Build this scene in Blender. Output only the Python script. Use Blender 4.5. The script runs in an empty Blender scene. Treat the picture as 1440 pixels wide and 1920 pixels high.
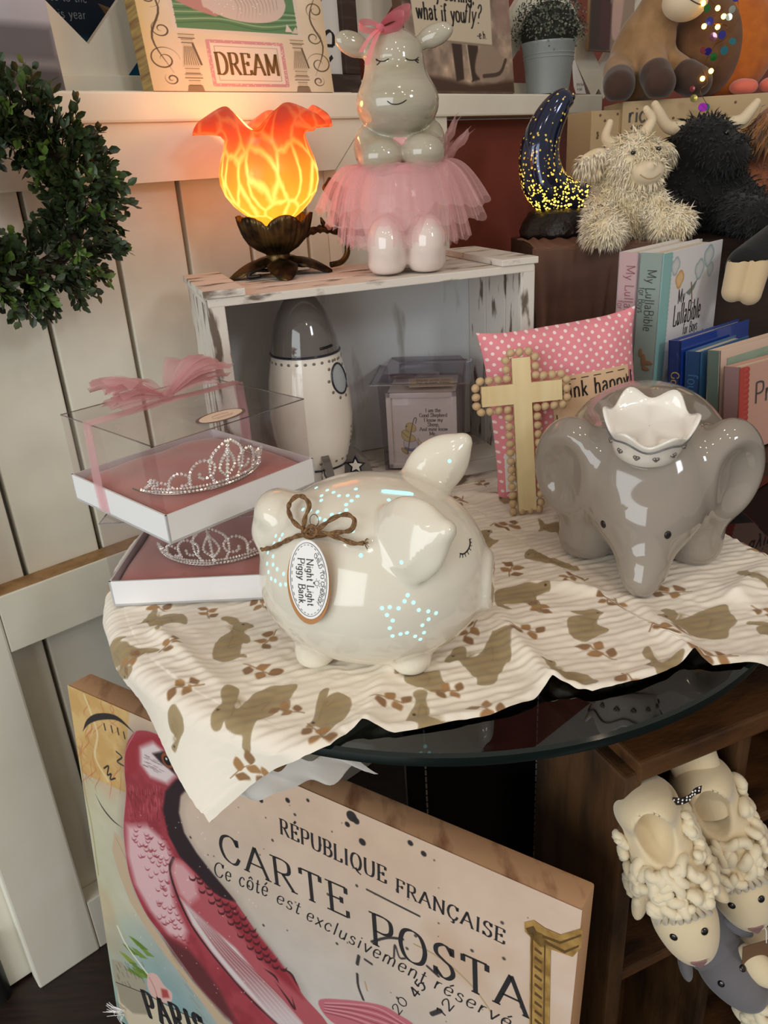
import bpy, bmesh, math, random
import numpy as np
from mathutils import Vector, Matrix, Euler
C = bpy.context.scene.collection
SC = bpy.context.scene
rnd = random.Random(7)
PI = math.pi

# ------------------------------------------------------------------ camera
CAM_Z = 1.10
FPX = 1470.0
CM = np.array([[0.99801, -0.06298, 0.0], [-0.02572, -0.40750, 0.91285], [-0.05749, -0.91103, -0.40831]])
cam = bpy.data.cameras.new('camera')
camo = bpy.data.objects.new('camera', cam)
C.objects.link(camo)
cam.sensor_fit = 'VERTICAL'
cam.sensor_height = 36.0
cam.lens = 36.0 * FPX / 1920.0
cam.clip_start = 0.02
_m = Matrix.Identity(4)
for r_ in range(3):
    _m[r_][0] = CM[r_][0]; _m[r_][1] = -CM[r_][1]; _m[r_][2] = -CM[r_][2]
_m[0][3], _m[1][3], _m[2][3] = 0.0, 0.0, CAM_Z
camo.matrix_world = _m
SC.camera = camo

# ------------------------------------------------------------------ exposure, world, daylight
SC.view_settings.view_transform = 'Standard'
SC.view_settings.look = 'None'
SC.view_settings.exposure = 0.0
SC.view_settings.gamma = 1.0
SC.cycles.max_bounces = 7
SC.cycles.transparent_max_bounces = 18
SC.cycles.caustics_reflective = False
SC.cycles.caustics_refractive = False
SC.cycles.sample_clamp_indirect = 6.0
wd = bpy.data.worlds.new('room_light')
SC.world = wd
wd.use_nodes = True
wd.node_tree.nodes['Background'].inputs[0].default_value = (1.0, 0.90, 0.78, 1)
wd.node_tree.nodes['Background'].inputs[1].default_value = 0.33

def area(name, loc, target, w, h, energy, col):
    l = bpy.data.lights.new(name, 'AREA'); l.shape = 'RECTANGLE'; l.size = w; l.size_y = h
    l.energy = energy; l.color = col
    o = bpy.data.objects.new(name, l); C.objects.link(o); o.location = loc
    o.rotation_euler = (Vector(target) - Vector(loc)).to_track_quat('-Z', 'Y').to_euler()
    return o
# shop windows behind the camera
area('daylight_shop_window', (-2.2, -2.2, 1.45), (-0.1, 0.8, 0.6), 3.3, 2.3, 88, (0.90, 0.98, 1.0))
area('daylight_side_window', (1.9, -1.5, 2.3), (0.2, 0.8, 0.8), 0.42, 0.55, 12, (0.95, 0.98, 1.0))
# small warm ceiling bulbs of the shop
for k, (x, y, z) in enumerate([(-0.9, -0.4, 2.5), (-0.3, -0.9, 2.6), (0.5, -0.6, 2.5), (1.2, -0.1, 2.5), (0.2, 0.2, 2.6), (0.9, -1.3, 2.5)]):
    l = bpy.data.lights.new('ceiling_bulb', 'POINT'); l.energy = 6.0; l.color = (1.0, 0.80, 0.58); l.shadow_soft_size = 0.035
    o = bpy.data.objects.new('ceiling_bulb', l); C.objects.link(o); o.location = (x, y, z)

# ------------------------------------------------------------------ helpers: objects
def lin(c):
    return tuple((x / 12.92 if x <= 0.04045 else ((x + 0.055) / 1.055) ** 2.4) for x in c)
def hexc(h):
    return tuple(int(h[i:i + 2], 16) / 255 for i in (0, 2, 4))
def tag(o, label=None, cat=None, group=None, kind=None):
    if label: o['label'] = label
    if cat: o['category'] = cat
    if group: o['group'] = group
    if kind: o['kind'] = kind
    return o
def thing(name, label, cat, loc=(0, 0, 0), rz=0.0, group=None, rot=None):
    o = bpy.data.objects.new(name, None); C.objects.link(o)
    o.empty_display_size = 0.02
    o.location = loc
    o.rotation_euler = rot if rot is not None else (0, 0, rz)
    return tag(o, label, cat, group)
def link(name, me, mats, parent=None):
    o = bpy.data.objects.new(name, me); C.objects.link(o)
    for m in (mats if isinstance(mats, (list, tuple)) else [mats]):
        me.materials.append(m)
    if parent is not None: o.parent = parent
    return o
def copy_tree(o, parent=None):
    c = o.copy(); C.objects.link(c); c.parent = parent
    for ch in list(o.children): copy_tree(ch, c)
    return c

def rotm(rx=0, ry=0, rz=0):
    return np.array(Euler((rx, ry, rz)).to_matrix())
class MB:
    """collects shapes into one mesh"""
    def __init__(s): s.v = []; s.f = []; s.m = []; s.n = 0; s.cols = None
    def add(s, v, f, mi=0, R=None, t=None):
        v = np.asarray(v, float).reshape(-1, 3)
        if R is not None: v = v @ np.asarray(R).T
        if t is not None: v = v + np.asarray(t)
        s.v.append(v)
        for q in f: s.f.append(tuple(int(i) + s.n for i in q)); s.m.append(mi)
        s.n += len(v); return s
    def box(s, c, d, R=None, mi=0, taper=1.0, b=0.0):
        x, y, z = d[0] / 2, d[1] / 2, d[2] / 2
        if b <= 0:
            v = [(-x, -y, -z), (x, -y, -z), (x, y, -z), (-x, y, -z), (-x * taper, -y * taper, z), (x * taper, -y * taper, z), (x * taper, y * taper, z), (-x * taper, y * taper, z)]
            f = [(3, 2, 1, 0), (4, 5, 6, 7), (0, 1, 5, 4), (1, 2, 6, 5), (2, 3, 7, 6), (3, 0, 4, 7)]
            return s.add(v, f, mi, R, c)
        bm = bmesh.new(); bmesh.ops.create_cube(bm, size=1)
        for q in bm.verts: q.co = Vector((q.co.x * d[0], q.co.y * d[1], q.co.z * d[2]))
        bmesh.ops.bevel(bm, geom=bm.edges[:], offset=min(b, min(d) * 0.45), segments=2, affect='EDGES', profile=0.6)
        v = [tuple(q.co) for q in bm.verts]; bm.verts.index_update()
        f = [tuple(w.index for w in q.verts) for q in bm.faces]; bm.free()
        return s.add(v, f, mi, R, c)
    def bar(s, p0, p1, w, h, upv=(0, 0, 1), mi=0, b=0.0):
        p0, p1 = np.array(p0, float), np.array(p1, float); x = p1 - p0; L = np.linalg.norm(x); x /= L
        y = np.cross(upv, x); y /= np.linalg.norm(y); z = np.cross(x, y)
        return s.box((p0 + p1) / 2, (L, w, h), np.array([x, y, z]).T, mi, b=b)
    def tube(s, pts, r, n=8, mi=0, closed=False, cap=True):
        P = np.array(pts, float); k = len(P)
        rr = np.full(k, r, float) if np.isscalar(r) else np.array(r, float)
        if len(rr) != k: rr = np.interp(np.linspace(0, 1, k), np.linspace(0, 1, len(rr)), rr)
        T = np.gradient(P, axis=0)
        if closed: T = np.roll(P, -1, 0) - np.roll(P, 1, 0)
        T /= np.linalg.norm(T, axis=1)[:, None] + 1e-12
        a = np.array([0, 0, 1.0]) if abs(T[0][2]) < .9 else np.array([1.0, 0, 0])
        N = np.cross(T[0], a); N /= np.linalg.norm(N); v = []
        for i in range(k):
            N = N - T[i] * (N @ T[i]); N /= np.linalg.norm(N) + 1e-12; Bn = np.cross(T[i], N)
            for j in range(n):
                an = 2 * PI * j / n; v.append(P[i] + rr[i] * (math.cos(an) * N + math.sin(an) * Bn))
        f = []
        for i in range(k if closed else k - 1):
            for j in range(n):
                a0 = i * n + j; b0 = i * n + (j + 1) % n; i2 = (i + 1) % k
                f.append((a0, b0, i2 * n + (j + 1) % n, i2 * n + j))
        if cap and not closed:
            f.append(tuple(range(n - 1, -1, -1))); f.append(tuple((k - 1) * n + j for j in range(n)))
        return s.add(v, f, mi)
    def lathe(s, prof, n=48, mi=0, R=None, t=None, fn=None):
        v = []; f = []
        for (r, z) in prof:
            for j in range(n):
                a = 2 * PI * j / n; v.append((r * math.cos(a), r * math.sin(a), z))
        v = np.array(v)
        if fn is not None: v = fn(v)
        for i in range(len(prof) - 1):
            for j in range(n):
                f.append((i * n + j, i * n + (j + 1) % n, (i + 1) * n + (j + 1) % n, (i + 1) * n + j))
        return s.add(v, f, mi, R, t)
    def ball(s, c, r, n=12, mi=0, R=None):
        r = np.array([r, r, r] if np.isscalar(r) else r, float); m = max(6, n // 2 + 2)
        v = []; f = []
        for i in range(m + 1):
            th = PI * i / m
            for j in range(n):
                ph = 2 * PI * j / n; v.append((r[0] * math.sin(th) * math.cos(ph), r[1] * math.sin(th) * math.sin(ph), r[2] * math.cos(th)))
        for i in range(m):
            for j in range(n):
                f.append((i * n + j, (i + 1) * n + j, (i + 1) * n + (j + 1) % n, i * n + (j + 1) % n))
        return s.add(v, f, mi, R, c)
    def prism(s, poly, h, R=None, t=None, mi=0):
        """closed 2D outline in xy, thickness h along z"""
        k = len(poly); v = [(x, y, 0) for x, y in poly] + [(x, y, h) for x, y in poly]
        ar = sum(poly[i][0] * poly[(i + 1) % k][1] - poly[(i + 1) % k][0] * poly[i][1] for i in range(k))
        f = [tuple(range(k, 2 * k)), tuple(range(k - 1, -1, -1))] + [(i, (i + 1) % k, (i + 1) % k + k, i + k) for i in range(k)]
        if ar < 0: f = [tuple(reversed(q)) for q in f]
        return s.add(v, f, mi, R, t)
    def mesh(s, name, smooth=False):
        me = bpy.data.meshes.new(name)
        V = np.concatenate(s.v) if s.v else np.zeros((0, 3))
        me.from_pydata(V.tolist(), [], s.f)
        me.polygons.foreach_set('material_index', s.m)
        me.polygons.foreach_set('use_smooth', [smooth] * len(s.f))
        me.update(); return me
    def build(s, name, mats, parent=None, smooth=False, auto=None, weld=False):
        me = s.mesh(name, smooth or auto is not None)
        if weld:
            bm = bmesh.new(); bm.from_mesh(me); bmesh.ops.remove_doubles(bm, verts=bm.verts, dist=1e-6); bm.to_mesh(me); bm.free()
        if auto is not None:
            try: me.set_sharp_from_angle(angle=math.radians(auto))
            except Exception: pass
        return link(name, me, mats, parent)

def quads(name, V, F, mats, parent=None, smooth=True, cols=None):
    me = bpy.data.meshes.new(name)
    V = np.asarray(V, np.float32); F = np.asarray(F, np.int32)
    me.vertices.add(len(V)); me.vertices.foreach_set('co', V.ravel())
    me.loops.add(F.size); me.loops.foreach_set('vertex_index', F.ravel())
    me.polygons.add(len(F)); me.polygons.foreach_set('loop_start', np.arange(len(F), dtype=np.int32) * F.shape[1])
    me.polygons.foreach_set('use_smooth', np.full(len(F), smooth))
    me.update(calc_edges=True); me.validate()
    if cols is not None:
        a = me.color_attributes.new('Col', 'FLOAT_COLOR', 'POINT')
        c4 = np.ones((len(V), 4), np.float32); c4[:, :3] = cols
        a.data.foreach_set('color', c4.ravel())
    return link(name, me, mats, parent)

def gridfaces(nu, nv):
    i = np.arange(nu - 1)[:, None] * nv + np.arange(nv - 1)[None, :]
    return np.stack([i, i + nv, i + nv + 1, i + 1], -1).reshape(-1, 4)

# ------------------------------------------------------------------ helpers: implicit surfaces
def ell(P, c, r, R=None):
    q = P - np.array(c)
    if R is not None: q = q @ R
    r = np.array(r, float); k0 = np.linalg.norm(q / r, axis=-1); k1 = np.linalg.norm(q / r ** 2, axis=-1)
    return k0 * (k0 - 1) / (k1 + 1e-9)
def cap(P, a, b, ra, rb):
    a = np.array(a, float); b = np.array(b, float); d = b - a
    t = np.clip(((P - a) @ d) / (d @ d), 0, 1)
    return np.linalg.norm(P - a - t[..., None] * d, axis=-1) - (ra + (rb - ra) * t)
def smin(a, b, k):
    h = np.clip(.5 + .5 * (b - a) / k, 0, 1); return b * (1 - h) + a * h - k * h * (1 - h)
def smax(a, b, k): return -smin(-a, -b, k)
def grad(f, p, e=4e-4):
    g = np.stack([f(p + np.eye(3)[i] * e) - f(p - np.eye(3)[i] * e) for i in range(3)], -1)
    return g / (np.linalg.norm(g, axis=-1, keepdims=True) + 1e-12)
def snets(f, lo, hi, h):
    ax = [np.arange(lo[i] - h, hi[i] + 2 * h, h) for i in range(3)]
    P = np.stack(np.meshgrid(*ax, indexing='ij'), -1); D = f(P); s = D < 0
    nx, ny, nz = D.shape
    cnt = sum(s[i:nx - 1 + i, j:ny - 1 + j, k:nz - 1 + k].astype(np.int8) for i in (0, 1) for j in (0, 1) for k in (0, 1))
    act = np.argwhere((cnt > 0) & (cnt < 8)); idx = -np.ones((nx - 1, ny - 1, nz - 1), int); idx[tuple(act.T)] = np.arange(len(act))
    acc = np.zeros((len(act), 3)); num = np.zeros(len(act)); cor = [(i, j, k) for i in (0, 1) for j in (0, 1) for k in (0, 1)]
    for a in range(8):
        for b in range(a + 1, 8):
            if sum(abs(cor[a][q] - cor[b][q]) for q in range(3)) != 1: continue
            A = act + cor[a]; Bq = act + cor[b]; da = D[tuple(A.T)]; db = D[tuple(Bq.T)]; x = (da < 0) != (db < 0)
            t = np.where(x, da / (da - db + 1e-20), 0)[:, None]; pa = P[tuple(A.T)]; pb = P[tuple(Bq.T)]
            acc += np.where(x[:, None], pa + t * (pb - pa), 0); num += x
    V = acc / num[:, None]
    F = []
    for axis in range(3):
        o1, o2 = [(1, 2), (2, 0), (0, 1)][axis]
        sl0 = [slice(None)] * 3; sl1 = [slice(None)] * 3; sl0[axis] = slice(0, -1); sl1[axis] = slice(1, None)
        e = np.argwhere(s[tuple(sl0)] != s[tuple(sl1)])
        e = e[(e[:, o1] > 0) & (e[:, o2] > 0) & (e[:, o1] < D.shape[o1] - 1) & (e[:, o2] < D.shape[o2] - 1)]
        if not len(e): continue
        u1 = np.zeros(3, int); u1[o1] = 1; u2 = np.zeros(3, int); u2[o2] = 1
        q = np.stack([idx[tuple((e - u1 - u2).T)], idx[tuple((e - u2).T)], idx[tuple(e.T)], idx[tuple((e - u1).T)]], 1)
        fl = ~s[tuple(e.T)]; q[fl] = q[fl][:, ::-1]; F.append(q)
    F = np.concatenate(F)
    for _ in range(3):
        d = f(V); V = V - grad(f, V) * np.clip(d, -h, h)[:, None] * .9
    return V, F
def sdf_obj(name, f, lo, hi, h, mats, parent=None, col=None):
    V, F = snets(f, lo, hi, h)
    return quads(name, V, F, mats, parent, True, None if col is None else col(V))
def onsurf(f, p, d, it=40):
    p = np.array(p, float); d = np.array(d, float); d = d / np.linalg.norm(d)
    for _ in range(it):
        v = float(f(p[None])[0])
        p = p + d * v * .8
        if abs(v) < 1e-6: break
    return p, grad(f, p[None])[0]

# ------------------------------------------------------------------ helpers: materials
def setin(n, k, v):
    if k in n.inputs: n.inputs[k].default_value = v
def M(name, col, rough=.5, metal=0, coat=0, bump=None, var=None, sss=0, emis=None, attr=False, sheen=0, spec=.5, alpha=1, vscale=(1, 1, 1), subrad=.01):
    m = bpy.data.materials.new(name); m.use_nodes = True; nt = m.node_tree; N = nt.nodes; L = nt.links; b = N['Principled BSDF']
    c = lin(col); setin(b, 'Base Color', (*c, 1)); setin(b, 'Roughness', rough); setin(b, 'Metallic', metal)
    setin(b, 'Coat Weight', coat); setin(b, 'Coat Roughness', .03); setin(b, 'Specular IOR Level', spec); setin(b, 'Alpha', alpha)
    setin(b, 'Sheen Weight', sheen); setin(b, 'Sheen Roughness', .5)
    if sss: setin(b, 'Subsurface Weight', sss); setin(b, 'Subsurface Radius', (1, .8, .6)); setin(b, 'Subsurface Scale', subrad)
    if emis: setin(b, 'Emission Color', (*lin(emis[0]), 1)); setin(b, 'Emission Strength', emis[1])
    tc = N.new('ShaderNodeTexCoord'); src = tc.outputs['Object']
    if vscale != (1, 1, 1):
        mp = N.new('ShaderNodeMapping'); mp.inputs['Scale'].default_value = vscale; L.new(src, mp.inputs[0]); src = mp.outputs[0]
    colsock = None
    if attr:
        a = N.new('ShaderNodeVertexColor'); a.layer_name = 'Col'; colsock = a.outputs[0]
        L.new(colsock, b.inputs['Base Color'])
    if var:
        sc, c2, lo, hi = var[:4]
        n = N.new('ShaderNodeTexNoise'); n.inputs['Scale'].default_value = sc; n.inputs['Detail'].default_value = 6; L.new(src, n.inputs['Vector'])
        r = N.new('ShaderNodeValToRGB'); r.color_ramp.elements[0].position = lo; r.color_ramp.elements[1].position = hi
        L.new(n.outputs[0], r.inputs[0]); mx = N.new('ShaderNodeMix'); mx.data_type = 'RGBA'
        L.new(r.outputs[0], mx.inputs[0]); mx.inputs[6].default_value = (*c, 1); mx.inputs[7].default_value = (*lin(c2), 1)
        if colsock: L.new(colsock, mx.inputs[6])
        L.new(mx.outputs[2], b.inputs['Base Color'])
    if bump:
        n = N.new('ShaderNodeTexNoise'); n.inputs['Scale'].default_value = bump[0]; n.inputs['Detail'].default_value = 4; L.new(src, n.inputs['Vector'])
        bp = N.new('ShaderNodeBump'); bp.inputs['Strength'].default_value = bump[1]; bp.inputs['Distance'].default_value = bump[2] if len(bump) > 2 else .002
        L.new(n.outputs[0], bp.inputs['Height']); L.new(bp.outputs[0], b.inputs['Normal'])
    return m
def clear(name, tint, gloss=.06, rough=.02, power=5.0, edge=.45):
    """thin clear sheet: tinted see-through with Fresnel reflection"""
    m = bpy.data.materials.new(name); m.use_nodes = True; nt = m.node_tree; N = nt.nodes; L = nt.links
    for n in list(N): N.remove(n)
    o = N.new('ShaderNodeOutputMaterial'); t = N.new('ShaderNodeBsdfTransparent'); t.inputs[0].default_value = (*tint, 1)
    g = N.new('ShaderNodeBsdfGlossy'); g.inputs['Roughness'].default_value = rough; g.inputs[0].default_value = (.95, .95, .97, 1)
    lw = N.new('ShaderNodeLayerWeight'); lw.inputs[0].default_value = .12
    mr = N.new('ShaderNodeMapRange'); mr.inputs['To Min'].default_value = gloss; mr.inputs['To Max'].default_value = edge
    L.new(lw.outputs['Facing'], mr.inputs[0]); mx = N.new('ShaderNodeMixShader')
    L.new(mr.outputs[0], mx.inputs[0]); L.new(t.outputs[0], mx.inputs[1]); L.new(g.outputs[0], mx.inputs[2]); L.new(mx.outputs[0], o.inputs[0])
    return m
def tulle(name, col, opac=.45, mesh=0):
    """fine net: part diffuse and translucent, part open"""
    m = bpy.data.materials.new(name); m.use_nodes = True; nt = m.node_tree; N = nt.nodes; L = nt.links
    for n in list(N): N.remove(n)
    o = N.new('ShaderNodeOutputMaterial'); t = N.new('ShaderNodeBsdfTransparent')
    d = N.new('ShaderNodeBsdfDiffuse'); d.inputs[0].default_value = (*lin(col), 1)
    tr = N.new('ShaderNodeBsdfTranslucent'); tr.inputs[0].default_value = (*lin(col), 1)
    a = N.new('ShaderNodeMixShader'); a.inputs[0].default_value = .4; L.new(d.outputs[0], a.inputs[1]); L.new(tr.outputs[0], a.inputs[2])
    mx = N.new('ShaderNodeMixShader'); L.new(t.outputs[0], mx.inputs[1]); L.new(a.outputs[0], mx.inputs[2]); L.new(mx.outputs[0], o.inputs[0])
    lw = N.new('ShaderNodeLayerWeight'); lw.inputs[0].default_value = .35
    mr = N.new('ShaderNodeMapRange'); mr.inputs['To Min'].default_value = opac; mr.inputs['To Max'].default_value = min(1, opac + .4)
    L.new(lw.outputs['Facing'], mr.inputs[0]); L.new(mr.outputs[0], mx.inputs[0])
    return m
def emit(name, col, s):
    m = bpy.data.materials.new(name); m.use_nodes = True; nt = m.node_tree; N = nt.nodes
    for n in list(N): N.remove(n)
    o = N.new('ShaderNodeOutputMaterial'); e = N.new('ShaderNodeEmission'); e.inputs[0].default_value = (*lin(col), 1); e.inputs[1].default_value = s
    nt.links.new(e.outputs[0], o.inputs[0]); return m
# ------------------------------------------------------------------ stroke lettering
# l = straight strokes, s = smooth curve through the points, f = serif feet
GL = {
'A': (.82, 'l0,0 .4,1;l.4,1 .8,0;l.16,.36 .64,.36;f0,0 .8,0'), 'B': (.66, 'l.1,0 .1,1;s.1,1 .4,1 .55,.88 .55,.68 .4,.54 .1,.54;s.1,.54 .42,.54 .62,.4 .62,.16 .42,0 .1,0;f.05,0 .05,1'),
'C': (.8, 's.72,.72 .6,.94 .4,1 .16,.86 .05,.5 .16,.14 .4,0 .6,.05 .74,.28;l.72,.97 .72,.72'), 'D': (.8, 'l.1,0 .1,1;s.1,1 .4,1 .66,.84 .76,.5 .66,.16 .4,0 .1,0;f.05,0 .05,1'),
'E': (.66, 'l.1,0 .1,1;l.1,1 .6,1 .6,.8;l.1,.52 .42,.52;l.44,.62 .44,.42;l.1,0 .62,0 .62,.22;f.05,0 .05,1'), 'F': (.62, 'l.1,0 .1,1;l.1,1 .58,1 .58,.8;l.1,.52 .42,.52;l.44,.62 .44,.42;f.1,0 .05,1'),
'G': (.84, 's.72,.74 .6,.94 .4,1 .16,.86 .05,.5 .16,.14 .4,0 .6,.05 .72,.2;l.72,.42 .72,.05;f.7,.42'), 'H': (.84, 'l.1,0 .1,1;l.74,0 .74,1;l.1,.52 .74,.52;f.1,0 .1,1 .74,0 .74,1'),
'I': (.3, 'l.15,0 .15,1;f.15,0 .15,1'), 'K': (.78, 'l.1,0 .1,1;l.65,1 .1,.45;l.28,.6 .7,0;f.1,0 .1,1 .7,0 .62,1'), 'L': (.64, 'l.1,0 .1,1;l.1,0 .6,0 .6,.24;f.05,0 .1,1'),
'M': (.98, 'l.1,0 .1,1;l.1,1 .47,.1;l.47,.1 .85,1;l.85,1 .87,0;f.1,0 .07,1 .87,0 .87,1'), 'N': (.84, 'l.1,0 .1,1;l.1,1 .74,0;l.74,0 .74,1;f.1,0 .06,1 .74,1'),
'O': (.84, 's.42,1 .16,.88 .05,.5 .16,.12 .42,0 .68,.12 .79,.5 .68,.88 .42,1'), 'P': (.66, 'l.1,0 .1,1;s.1,1 .42,1 .61,.9 .61,.6 .42,.47 .1,.47;f.1,0 .05,1'),
'Q': (.84, 's.42,1 .16,.88 .05,.5 .16,.12 .42,0 .68,.12 .79,.5 .68,.88 .42,1;s.38,.1 .55,-.1 .8,-.2'), 'R': (.76, 'l.1,0 .1,1;s.1,1 .4,1 .58,.9 .58,.62 .4,.5 .1,.5;l.34,.5 .7,0;f.1,0 .05,1 .72,0'),
'S': (.62, 's.54,.8 .42,.98 .26,1 .1,.88 .1,.68 .3,.54 .5,.42 .56,.2 .42,.02 .24,0 .06,.18;l.55,1 .55,.76;l.05,0 .05,.24'), 'T': (.74, 'l.37,0 .37,1;l.04,.8 .04,1 .7,1 .7,.8;f.37,0'),
'U': (.84, 's.1,1 .1,.4 .18,.08 .42,0 .66,.08 .74,.4 .74,1;f.1,1 .74,1'), 'Y': (.76, 'l.04,1 .38,.46;l.72,1 .38,.46;l.38,.46 .38,0;f.38,0'),
'Z': (.66, 'l.06,1 .6,1 .05,0 .62,0'),
'a': (.52, 's.06,.52 .2,.64 .36,.58 .4,.4;l.4,.4 .4,.06 .48,.02;s.4,.38 .18,.34 .05,.16 .16,0 .3,.04 .4,.16'), 'b': (.54, 'l.08,0 .08,1;s.08,.45 .22,.62 .4,.58 .48,.32 .4,.06 .24,0 .08,.12'),
'c': (.48, 's.42,.5 .28,.64 .12,.54 .05,.3 .14,.06 .28,0 .43,.12'), 'd': (.54, 'l.44,0 .44,1;s.44,.45 .3,.62 .12,.56 .05,.3 .12,.04 .28,0 .44,.14'),
'e': (.5, 'l.06,.34 .44,.34;s.44,.34 .4,.56 .25,.64 .1,.54 .05,.3 .14,.04 .28,0 .44,.12'), 'f': (.36, 's.4,.9 .3,1 .2,.94 .16,.76;l.16,.76 .16,0;l.03,.6 .32,.6;f.16,0'),
'g': (.52, 's.42,.46 .28,.62 .1,.56 .05,.32 .12,.1 .28,.06 .42,.2;s.42,.62 .42,-.08 .32,-.28 .14,-.28 .06,-.18'), 'h': (.56, 'l.09,0 .09,1;s.09,.42 .22,.62 .38,.6 .44,.42 .44,0;f.09,0 .44,0'),
'i': (.24, 'l.12,0 .12,.62;l.11,.82 .13,.88;f.12,0'), 'j': (.26, 's.15,.62 .15,-.1 .08,-.26 -.04,-.26;l.14,.82 .16,.88'), 'k': (.52, 'l.09,0 .09,1;l.42,.62 .1,.26;l.2,.36 .46,0;f.09,0 .46,0'),
'l': (.24, 'l.12,0 .12,1;f.12,0'), 'm': (.84, 'l.09,0 .09,.62;s.09,.42 .2,.62 .34,.6 .4,.42 .4,0;s.4,.42 .52,.62 .66,.6 .72,.42 .72,0;f.09,0 .4,0 .72,0'),
'n': (.56, 'l.09,0 .09,.62;s.09,.42 .22,.62 .38,.6 .44,.42 .44,0;f.09,0 .44,0'), 'o': (.54, 's.27,.63 .1,.54 .05,.31 .1,.08 .27,0 .44,.08 .49,.31 .44,.54 .27,.63'),
'p': (.54, 'l.08,-.3 .08,.62;s.08,.45 .22,.62 .4,.58 .48,.32 .4,.06 .24,0 .08,.12;f.08,-.3'), 'q': (.54, 'l.44,-.3 .44,.62;s.44,.45 .3,.62 .12,.56 .05,.3 .12,.04 .28,0 .44,.14'), 'r': (.4, 'l.1,0 .1,.62;s.1,.36 .2,.58 .36,.6;f.1,0'),
's': (.44, 's.36,.5 .24,.63 .1,.56 .1,.42 .24,.33 .37,.22 .36,.06 .2,0 .05,.12'), 't': (.36, 's.16,.86 .16,.16 .22,0 .34,.08;l.03,.6 .32,.6'), 'u': (.56, 's.09,.62 .09,.2 .16,.02 .3,.02 .44,.2;l.44,.62 .44,0;f.48,0'),
'v': (.5, 'l.04,.62 .25,0;l.25,0 .46,.62'), 'w': (.76, 'l.04,.62 .2,0;l.2,0 .37,.6;l.37,.6 .54,0;l.54,0 .7,.62'), 'x': (.5, 'l.05,.62 .45,0;l.45,.62 .05,0'),
'y': (.52, 'l.04,.62 .26,.02;s.48,.62 .26,.0 .16,-.24 .04,-.28'), 'z': (.48, 'l.05,.6 .43,.6 .05,0 .45,0'),
'0': (.56, 's.28,1 .1,.82 .05,.5 .1,.18 .28,0 .46,.18 .51,.5 .46,.82 .28,1'), '1': (.36, 'l.06,.84 .2,1 .2,0'), '2': (.56, 's.06,.76 .16,.97 .34,1 .48,.84 .42,.56 .06,0;l.06,0 .5,0'),
'4': (.58, 'l.4,0 .4,1 .04,.3 .54,.3'), '5': (.54, 'l.46,1 .14,1 .1,.56;s.1,.56 .28,.64 .46,.52 .48,.28 .36,.04 .2,0 .05,.12'), '3': (.54, 's.06,.86 .24,1 .42,.9 .42,.66 .22,.54;s.22,.54 .46,.46 .48,.18 .3,0 .06,.1'),
'-': (.4, 'l.06,.32 .34,.32'), '.': (.2, 'l.08,.0 .1,.05'), ',': (.2, 'l.12,.06 .06,-.12'), "'": (.2, 'l.1,.98 .08,.8'), '!': (.24, 'l.12,1 .12,.28;l.11,0 .13,.05'), ' ': (.36, ''),
'?': (.46, 's.05,.8 .14,.97 .3,1 .42,.84 .36,.64 .22,.5 .2,.28;l.19,0 .21,.05'),
}
GL['Ç'] = (.8, GL['C'][1] + ';s.4,0 .48,-.12 .42,-.24 .28,-.22'); GL['É'] = (.66, GL['E'][1] + ';l.3,1.1 .46,1.28')
GL['é'] = (.5, GL['e'][1] + ';l.2,.74 .36,.94'); GL['ô'] = (.54, GL['o'][1] + ';l.12,.74 .27,.9 .42,.74')
def catmull(P, per=6):
    P = np.array(P, float)
    if len(P) < 3: return P
    cl = np.allclose(P[0], P[-1])
    A = np.vstack([P[-2] if cl else 2 * P[0] - P[1], P, P[1] if cl else 2 * P[-1] - P[-2]]); out = []
    for i in range(1, len(A) - 2):
        p0, p1, p2, p3 = A[i - 1], A[i], A[i + 1], A[i + 2]
        for t in np.arange(per) / per:
            out.append(.5 * ((2 * p1) + (-p0 + p2) * t + (2 * p0 - 5 * p1 + 4 * p2 - p3) * t ** 2 + (-p0 + 3 * p1 - 3 * p2 + p3) * t ** 3))
    out.append(A[-2]); return np.array(out)
def ribbon2(P, wid):
    """2D polyline to a flat strip; wid(i, direction) gives the width"""
    P = np.array(P, float); T = np.gradient(P, axis=0) if len(P) > 2 else np.repeat((P[1] - P[0])[None], 2, 0)
    T = T / (np.linalg.norm(T, axis=1)[:, None] + 1e-12); N = np.stack([-T[:, 1], T[:, 0]], 1)
    w = np.array([wid(i, T[i]) for i in range(len(P))])[:, None] / 2
    v = np.concatenate([P + N * w, P - N * w]); k = len(P)
    f = [(i + k, i + k + 1, i + 1, i) for i in range(k - 1)]
    return v, f
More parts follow.
